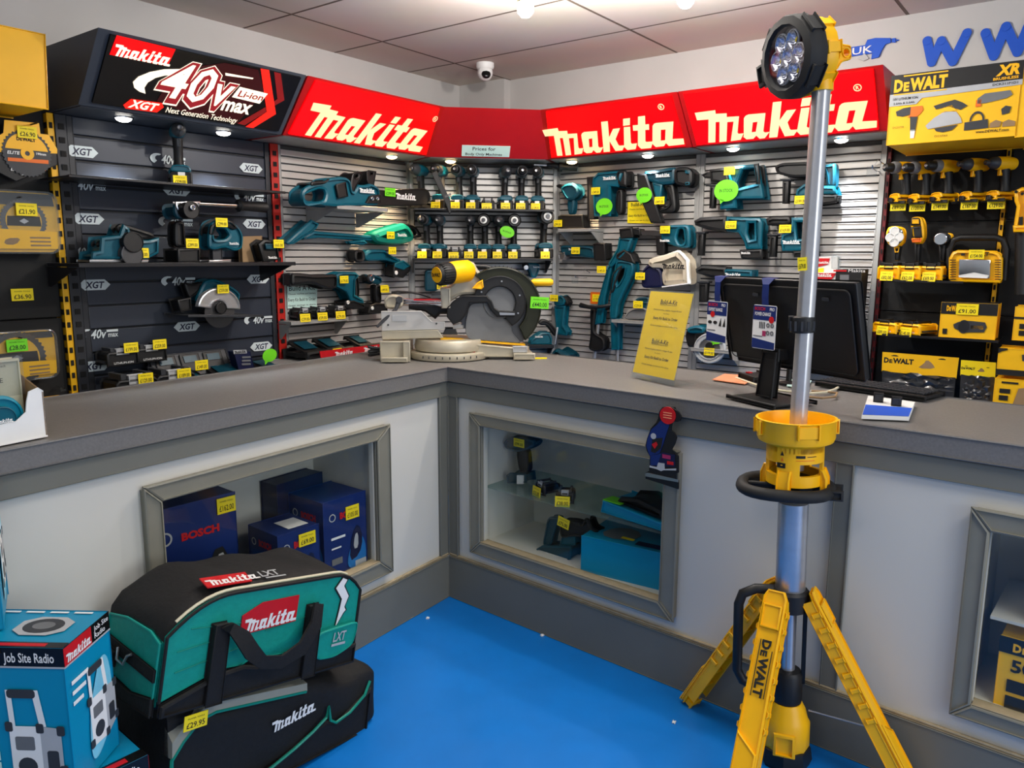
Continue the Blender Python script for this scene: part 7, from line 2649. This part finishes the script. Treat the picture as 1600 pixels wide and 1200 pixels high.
t['hook'].tube([(t.p(160, 648)[0], .045, t.p(160, 650)[1]), (t.p(160, 648)[0], -.05, t.p(160, 648)[1]), (t.p(160, 648)[0], -.058, t.p(160, 640)[1])], .003, 'black', n=8)
t.done()


def blister_blade(view, x0, y0, x1, y1, cx, cy, r, cut, label, pr, pm, tagpos):
    t = Tool(WL, .055, (x0 + x1) / 2, y1, 'saw_blade_pack', label, 'saw blade pack', 'saw blade packs', view)
    c0, c1 = t.p(x0, y1), t.p(x1, y0)
    t['card'].slab(rrect(c0[0], c0[1], c1[0], c1[1], .03, 5), .002, .008, 'dw_yellow_card', .001)
    zc_ = t.p(cx, cut)[1]
    t['card'].slab([(c0[0] + .01, c1[1] - .004), (c1[0] - .01, c1[1] - .004), (c1[0] - .004, t.p(cx, y0 + (cut - y0) * .3)[1]), (c0[0] + .004, t.p(cx, y0 + (cut - y0) * .3)[1])], .001, .004, 'dark_grey')
    c, k = blade(t, 'blade', cx, cy, r, -.004, 'steel_dark')
    t['card'].slab(circle(c[0], c[1], k * .76, 28), -.0055, -.003, 'dw_yellow_card')
    t['card'].slab([(c[0] - k * .72, c[1] - k * .22), (c[0] + k * .72, c[1] - k * .22), (c[0] + k * .68, c[1] + k * .22), (c[0] - k * .68, c[1] + k * .22)], -.0062, -.004, 'black')
    t['card'].slab([(c[0] - k * .2, c[1]), (c[0], c[1] - k * .12), (c[0] + k * .2, c[1]), (c[0], c[1] + k * .12)], -.0068, -.005, 'steel')
    t['card'].slab([(c0[0] + .006, c0[1] + .012), (c1[0] - .006, c0[1] + .012), (c1[0] - .004, zc_), (c0[0] + .004, zc_ + .01)], -.0064, .002, 'dw_yellow_card')
    t['card'].slab(chaikin([(c0[0] + .06, (c0[1] + zc_) / 2 - .01), (c0[0] + .10, (c0[1] + zc_) / 2 - .012), (c0[0] + .12, (c0[1] + zc_) / 2 + .014), (c0[0] + .07, (c0[1] + zc_) / 2 + .012)], 1), -.0075, -.005, 'card_brown')
    for i in range(3):
        t['card'].box(c1[0] - .10, c1[0] - .03, -.0072, -.006, (c0[1] + zc_) / 2 - .016 + .014 * i, (c0[1] + zc_) / 2 - .010 + .014 * i, 'card_brown')
    t['blister'].slab(rrect(c0[0] - .006, c0[1] - .006, c1[0] + .006, c1[1] + .006, .034, 5), -.014, .0, 'clear_plastic', .006)
    t['hook'].tube([((c0[0] + c1[0]) / 2, .045, c1[1] - .02), ((c0[0] + c1[0]) / 2, -.03, c1[1] - .02)], .003, 'black', n=8)
    t.tag(*tagpos, pr, m=pm, y=-.018, w=.07, h=.045)
    t.done()


blister_blade(V9, -80, 10, 282, 312, 122, 152, 118, 205, 'clear blister saw blade pack hung below the eight-sided pack', '21.90', 'tag_yellow', (128, 92))
blister_blade(V14, -120, 175, 420, 600, 130, 400, 225, 440, 'clear blister saw blade pack with a green ticket, partly behind the tape tray', '28.00', 'tag_green', (118, 296))
x, z = WL.uz(120 / 3.3333, 300 + 535 / 3.3333, .01)
r = thing('loose_price_ticket', 'yellow price ticket alone on the black panel between blade packs', 'price ticket', WL.w(x, z, .004), 53)
price(r, 0, 0, 0, '36.90', .075, .045)
t = Tool(WL, .06, 430, 780, 'blade_case', 'yellow case edge just above the worktop, by the slotted yellow post', 'case', view=V14)
t['case'].slab(rrect(t.p(300, 740)[0], t.p(430, 900)[1], t.p(525, 740)[0], t.p(430, 705)[1], .012), -.02, .05, 'dw_yellow_card', .006)
t['case'].slab(t.P((485, 722), (500, 722), (500, 736), (485, 736)), -.022, -.018, 'ink')
t['hook'].tube([(t.p(430, 0)[0], .05, t.p(0, 690)[1]), (t.p(430, 0)[0], -.02, t.p(0, 690)[1])], .003, 'chrome', n=8)
t['hook'].box(t.p(430, 0)[0] - .01, t.p(430, 0)[0] + .01, -.004, .0, t.p(0, 720)[1], t.p(0, 688)[1], 'clear_plastic')
t.done()

# ================================================================== display cases
zs = .519
trace(AR, -.17, V11, 'impact_driver', 'teal impact driver on the glass shelf of the display case', 'impact driver', None, [
    ('head', 'teal_dark', -.03, .03, .01, 1, [(255, 180), (275, 150), (310, 142), (430, 160), (432, 192), (395, 215), (330, 232), (270, 212)]),
    ('handle', 'black', -.018, .02, .008, 1, [(315, 215), (375, 210), (388, 345), (332, 345)]),
    ('battery', 'teal_dark', -.035, .035, .006, 0, [(278, 352), (300, 338), (385, 345), (390, 395), (282, 400)]),
    ('sticker', 'white', -.037, -.03, .001, 0, [(340, 352), (375, 352), (375, 400), (340, 400)])], tags=[(352, 175, '99.00', -.036, (.055, .034))], wall=False)


def on_shelf(fr, off, px, z):
    """Where a pixel column meets depth OFF behind a counter front, at height z."""
    lo, hi = 400, 1100
    for _ in range(40):
        md = (lo + hi) / 2
        if fr.uz(px, md, off)[1] > z:
            lo = md
        else:
            hi = md
    u = fr.uz(px, lo, off)[0]
    return fr.w(u, z, off)


for px, off, lab, pr, rz in ((856, -.13, 'battery on the glass shelf behind a yellow ticket', '55.00', -20), (884, -.10, 'small tilted battery beside the ticketed one on the glass shelf', '38.00', 30)):
    battery(lab, on_shelf(AR, off, px, zs), -40 + rz, pr, None, w=.07, d=.08, h=.055)
trace(AR, -.14, V11, 'rotary_hammer', 'teal rotary hammer standing on the case floor below the glass shelf', 'rotary hammer', None, [
    ('body', 'black', -.03, .03, .01, 1, [(560, 600), (640, 605), (690, 625), (700, 590), (725, 590), (740, 640), (788, 660), (720, 705), (650, 690), (570, 705)]),
    ('grip', 'teal_dark', -.022, .025, .008, 1, [(495, 580), (560, 590), (525, 690), (515, 745), (462, 745)]),
    ('neck', 'teal', -.025, .03, .006, 0, [(575, 690), (650, 690), (650, 740), (560, 745)]),
    ('foot', 'teal_dark', -.04, .04, .008, 0, [(430, 815), (445, 755), (480, 735), (640, 738), (640, 790), (610, 862)])], tags=[(595, 612, '75.00', -.034, (.055, .04), 10)], logos=[('foot', 'white', 533, 795, .055, -.0415)], wall=False)


def case_box(fr, u, off, z, yaw, w, d, h, m, label, name='tool_carton', group=None, deco=None):
    root = thing(name, label, 'carton', fr.w(u, z, off), fr.deg + yaw, group)
    b = MB()
    b.box(-w / 2, w / 2, -d / 2, d / 2, 0, h, m, .002)
    if deco:
        deco(b, w, d, h)
    b.build('carton', root, smooth=False)
    return root


def teal_deco(b, w, d, h):
    b.M = Matrix.Translation((0, 0, h)) @ Matrix.Rotation(R_(-90), 4, 'X')
    b.M = Matrix(((1, 0, 0, 0), (0, 0, 1, 0), (0, 1, 0, h), (0, 0, 0, 1)))
    b.slab(chaikin([(-w * .35, -d * .3), (-w * .1, -d * .38), (w * .1, -d * .1), (-w * .05, d * .2), (-w * .3, d * .1)], 1), 0, .0008, 'mid_grey')
    b.slab([(w * .1, -d * .4), (w * .45, -d * .4), (w * .45, -d * .25), (w * .1, -d * .25)], 0, .0008, 'navy_dark')
    b.slab([(-w * .1, -d * .28), (w * .05, -d * .3), (w * .05, -d * .22), (-w * .1, -d * .2)], .0008, .0012, 'tag_yellow')
    b.M = Matrix.Identity(4)


zf = .266
case_box(AR, .80, -.19, .268, 8, .34, .24, .155, 'box_blue', 'teal carton lying on the floor of the display case', deco=teal_deco)
t = thing('blister_pack', 'teal tray pack with a green corner on the glass shelf', 'blister pack', AR.w(.85, zs, -.15), AR.deg - 6)
b = MB()
b.slab([(-.13, 0), (.14, 0), (.14, .03), (-.12, .05)], -.09, .09, 'box_blue', .006)
b.build('tray', t)
b = MB()
b.slab([(-.08, .045), (.13, .03), (.13, .065), (.02, .085), (-.06, .07)], -.07, .07, 'black', .014)
b.build('tool', t)
b = MB()
b.box(-.12, -.04, -.088, -.03, .049, .052, 'tag_green')
b.build('green_label', t)

# blue cartons in the left case
def bosch(b, w, d, h, lamp=True, art=True):
    for k in (0, 1):
        b.M = Matrix.Identity(4) if k == 0 else Matrix.Translation((0, 0, 0)) @ Matrix.Rotation(R_(-90), 4, 'Z')
        W = w if k == 0 else d
        y = -(d if k == 0 else w) / 2 - .0006
        b.slab(circle(-W * .30, h * .78, min(W, h) * .075, 16), y - .0004, y, 'light_grey', holes=[circle(-W * .30, h * .78, min(W, h) * .055, 16)])
        b.text('BOSCH', 'red', W * .08, h * .74, y - .0005, w=W * .42, h=min(h * .1, .024), bold=.05)
        b.box(-W * .34, -W * .02, y - .0003, y, h * .50, h * .53, 'white')
        b.box(-W * .34, -W * .12, y - .0003, y, h * .38, h * .40, 'white')
        b.box(-W * .34, -W * .1, y - .0003, y, h * .18, h * .26, 'mid_grey')
        b.flat(chaikin([(W * .0, h * .05), (W * .46, h * .05), (W * .46, h * .35), (W * .3, h * .5), (W * .05, h * .3)], 2), y - .0002, 'blue_glow')
        if lamp:
            b.slab(chaikin([(W * .1, h * .25), (W * .18, h * .6), (W * .36, h * .62), (W * .38, h * .3), (W * .26, h * .2)], 1), y - .0005, y, 'ink')
            b.slab(chaikin([(W * .22, h * .35), (W * .24, h * .56), (W * .34, h * .57), (W * .35, h * .36)], 1), y - .0009, y, 'light_grey')
        else:
            b.slab(chaikin([(W * .05, h * .15), (W * .14, h * .5), (W * .30, h * .62), (W * .40, h * .4), (W * .30, h * .2)], 1), y - .0005, y, 'navy_dark')
            b.slab(chaikin([(W * .16, h * .3), (W * .2, h * .48), (W * .28, h * .5), (W * .28, h * .3)], 1), y - .0009, y, 'light_grey')
        b.box(W * .2, W * .46, y - .0003, y, h * .04, h * .14, 'light_grey')
    b.M = Matrix.Identity(4)


zc_ = .279
r = case_box(AL, -1.11, -.19, zc_, -6, .29, .20, .43, 'navy', 'tall blue carton at the outer end of the left display case', deco=lambda b, w, d, h: bosch(b, w, d * 1, h * 1, True))
price(r, .11, .395, -.104, '162.00', .062, .05)
r = case_box(AL, -.93, -.20, zc_, 0, .19, .2, .13, 'navy', 'low blue carton half behind the teal bag in the left case', deco=lambda b, w, d, h: bosch(b, w, d, h, False))
price(r, 0, .10, -.104, '79.00', .06, .04)
r = case_box(AL, -.735, -.15, zc_, -6, .17, .18, .235, 'navy', 'mid-height blue carton with a white end label in the left case', deco=lambda b, w, d, h: bosch(b, w, d, h, False))
price(r, .03, .195, -.094, '69.00', .068, .045)
b = MB()
b.box(-.02, .06, -.06, .03, .2352, .236, 'paper_white')
b.build('label', r, smooth=False)
r = case_box(AL, -.53, -.15, zc_, -4, .20, .2, .30, 'navy', 'large blue carton with an orange-lettered front nearest the counter corner', deco=lambda b, w, d, h: bosch(b, w, d, h, False))
price(r, .03, .235, -.104, '105.00', .062, .05)
r = case_box(AL, -.56, -.305, zc_, 0, .22, .09, .34, 'navy_dark', 'dark blue carton standing at the back of the left case')

# right-hand case
r = case_box(AR, 2.06, -.13, .268, 0, .17, .14, .21, 'dw_yellow_card', 'yellow carton marked 50 in the right-hand display case')
b = MB()
b.box(-.086, .086, -.0712, -.0700, .165, .209, 'black')
dewalt(b, 'dw_yellow', -.0, .174, -.0718, .022, .11, bars=False)
b.text('50', 'ink', -.03, .118, -.0708, w=.05, h=.034, bold=.03)
for i in range(2):
    for j in range(2):
        b.box(-.06 + .06 * i, -.015 + .06 * i, -.0708, -.0702, .015 + .045 * j, .05 + .045 * j, 'ink')
b.build('front_print', r, smooth=False)
r = thing('dark_canister', 'dark blue canister with a stepped neck behind the yellow marked carton', 'canister', AR.w(2.10, .266, -.27), AR.deg)
b = MB()
b.slab([(-.10, 0), (.10, 0), (.10, .26), (.06, .30), (.04, .36), (-.05, .36), (-.06, .30), (-.10, .26)], -.05, .05, 'navy_dark', .012)
b.build('body', r)
b = MB()
b.lathe([(.025, .355), (.025, .38), (.01, .382)], 'black', n=16)
b.build('cap', r)
r = case_box(AR, 2.12, -.10, .535, 0, .16, .10, .17, 'dw_yellow_card', 'yellow pack hung high in the right-hand display case')
b = MB()
b.box(1.95 - crc, 2.73 - crc, .04, .35, .522, .53, 'case_inside')
b.build('wood_shelf', cr, smooth=False)

# cut-out board of a jigsaw hooked over the worktop edge
VJ = (980, 620, 7.5)
t = Tool(AR, .045, 430, 1085, 'cut_out_board', 'dark blue jigsaw-shaped advertising board hanging on the counter front', 'advertising board', view=VJ)
t['board'].slab(t.P((375, 170), (410, 120), (520, 120), (610, 185), (635, 235), (620, 280), (585, 295), (525, 290), (515, 390), (560, 430), (578, 480), (560, 550), (520, 620), (560, 650), (598, 700), (600, 890), (560, 900), (560, 960), (600, 980), (598, 1085), (212, 960), (215, 890), (255, 870), (265, 700), (230, 640), (212, 570), (230, 490), (275, 370), (340, 300), (360, 250)), 0, .006, 'black', .001)
t['board'].slab(t.P((395, 275), (495, 320), (470, 400), (420, 560), (380, 660), (265, 690), (225, 575), (240, 490), (285, 380), (350, 330)), -.0012, .001, 'navy')
t['board'].slab(t.P((300, 490), (420, 480), (400, 600), (330, 660), (280, 640)), -.0018, 0, 'ink')
t['board'].slab(t.P((275, 690), (420, 650), (560, 680), (560, 820), (275, 810)), -.0012, .001, 'navy_dark')
t['board'].slab(t.P((275, 690), (400, 665), (360, 800), (275, 800)), -.0016, .0, 'navy')
t['board'].slab(t.P((415, 670), (510, 690), (510, 735), (415, 715)), -.0018, 0, 'magenta')
t['board'].slab(t.P((470, 750), (545, 765), (545, 800), (470, 790)), -.0018, 0, 'red')
t['board'].slab(t.P((290, 555), (345, 525), (360, 560), (325, 610)), -.0022, 0, 'red')
t['board'].slab(t.P((265, 805), (350, 825), (365, 770), (440, 780), (440, 845), (575, 840), (575, 862), (430, 860), (400, 870), (345, 845), (265, 825)), -.002, 0, 'light_grey')
x0, z0 = t.p(310, 460)
t['board'].slab(circle(x0, z0, .010, 14), -.0022, 0, 'light_grey')
t['board'].slab(t.P((215, 895), (240, 888), (600, 970), (600, 1000), (215, 930)), -.0022, 0, 'steel')
x0, z0 = t.p(478, 218)
t['board'].slab(circle(x0, z0, .028, 24), -.003, 0, 'red')
for k in range(3):
    t['board'].box(x0 - .015, x0 + .015, -.0038, -.0028, z0 - .009 + .008 * k, z0 - .006 + .008 * k, 'peach_card')
t['hook'].box(x0 - .006, x0 + .006, .006, .042, z0 + .015, z0 + .022, 'black')
t.done()
# specks of packing foam on the floor
for k, (px, py) in enumerate(((668, 967), (847, 994), (1053, 1130))):
    p = at_z(px, py, 0)
    b = MB()
    b.slab(chaikin([(-.008, 0), (.007, .0), (.009, .007), (-.004, .009)], 1), -.005, .005, 'white', .002)
    o = b.build('foam_crumb', None, (p.x, p.y, 0.0), 30 * k)
    tag(o, ('tiny white foam crumb on the floor near the bags', 'tiny white foam crumb on the floor below the glass case', 'tiny white foam crumb on the floor beside the tripod leg')[k], 'crumb')
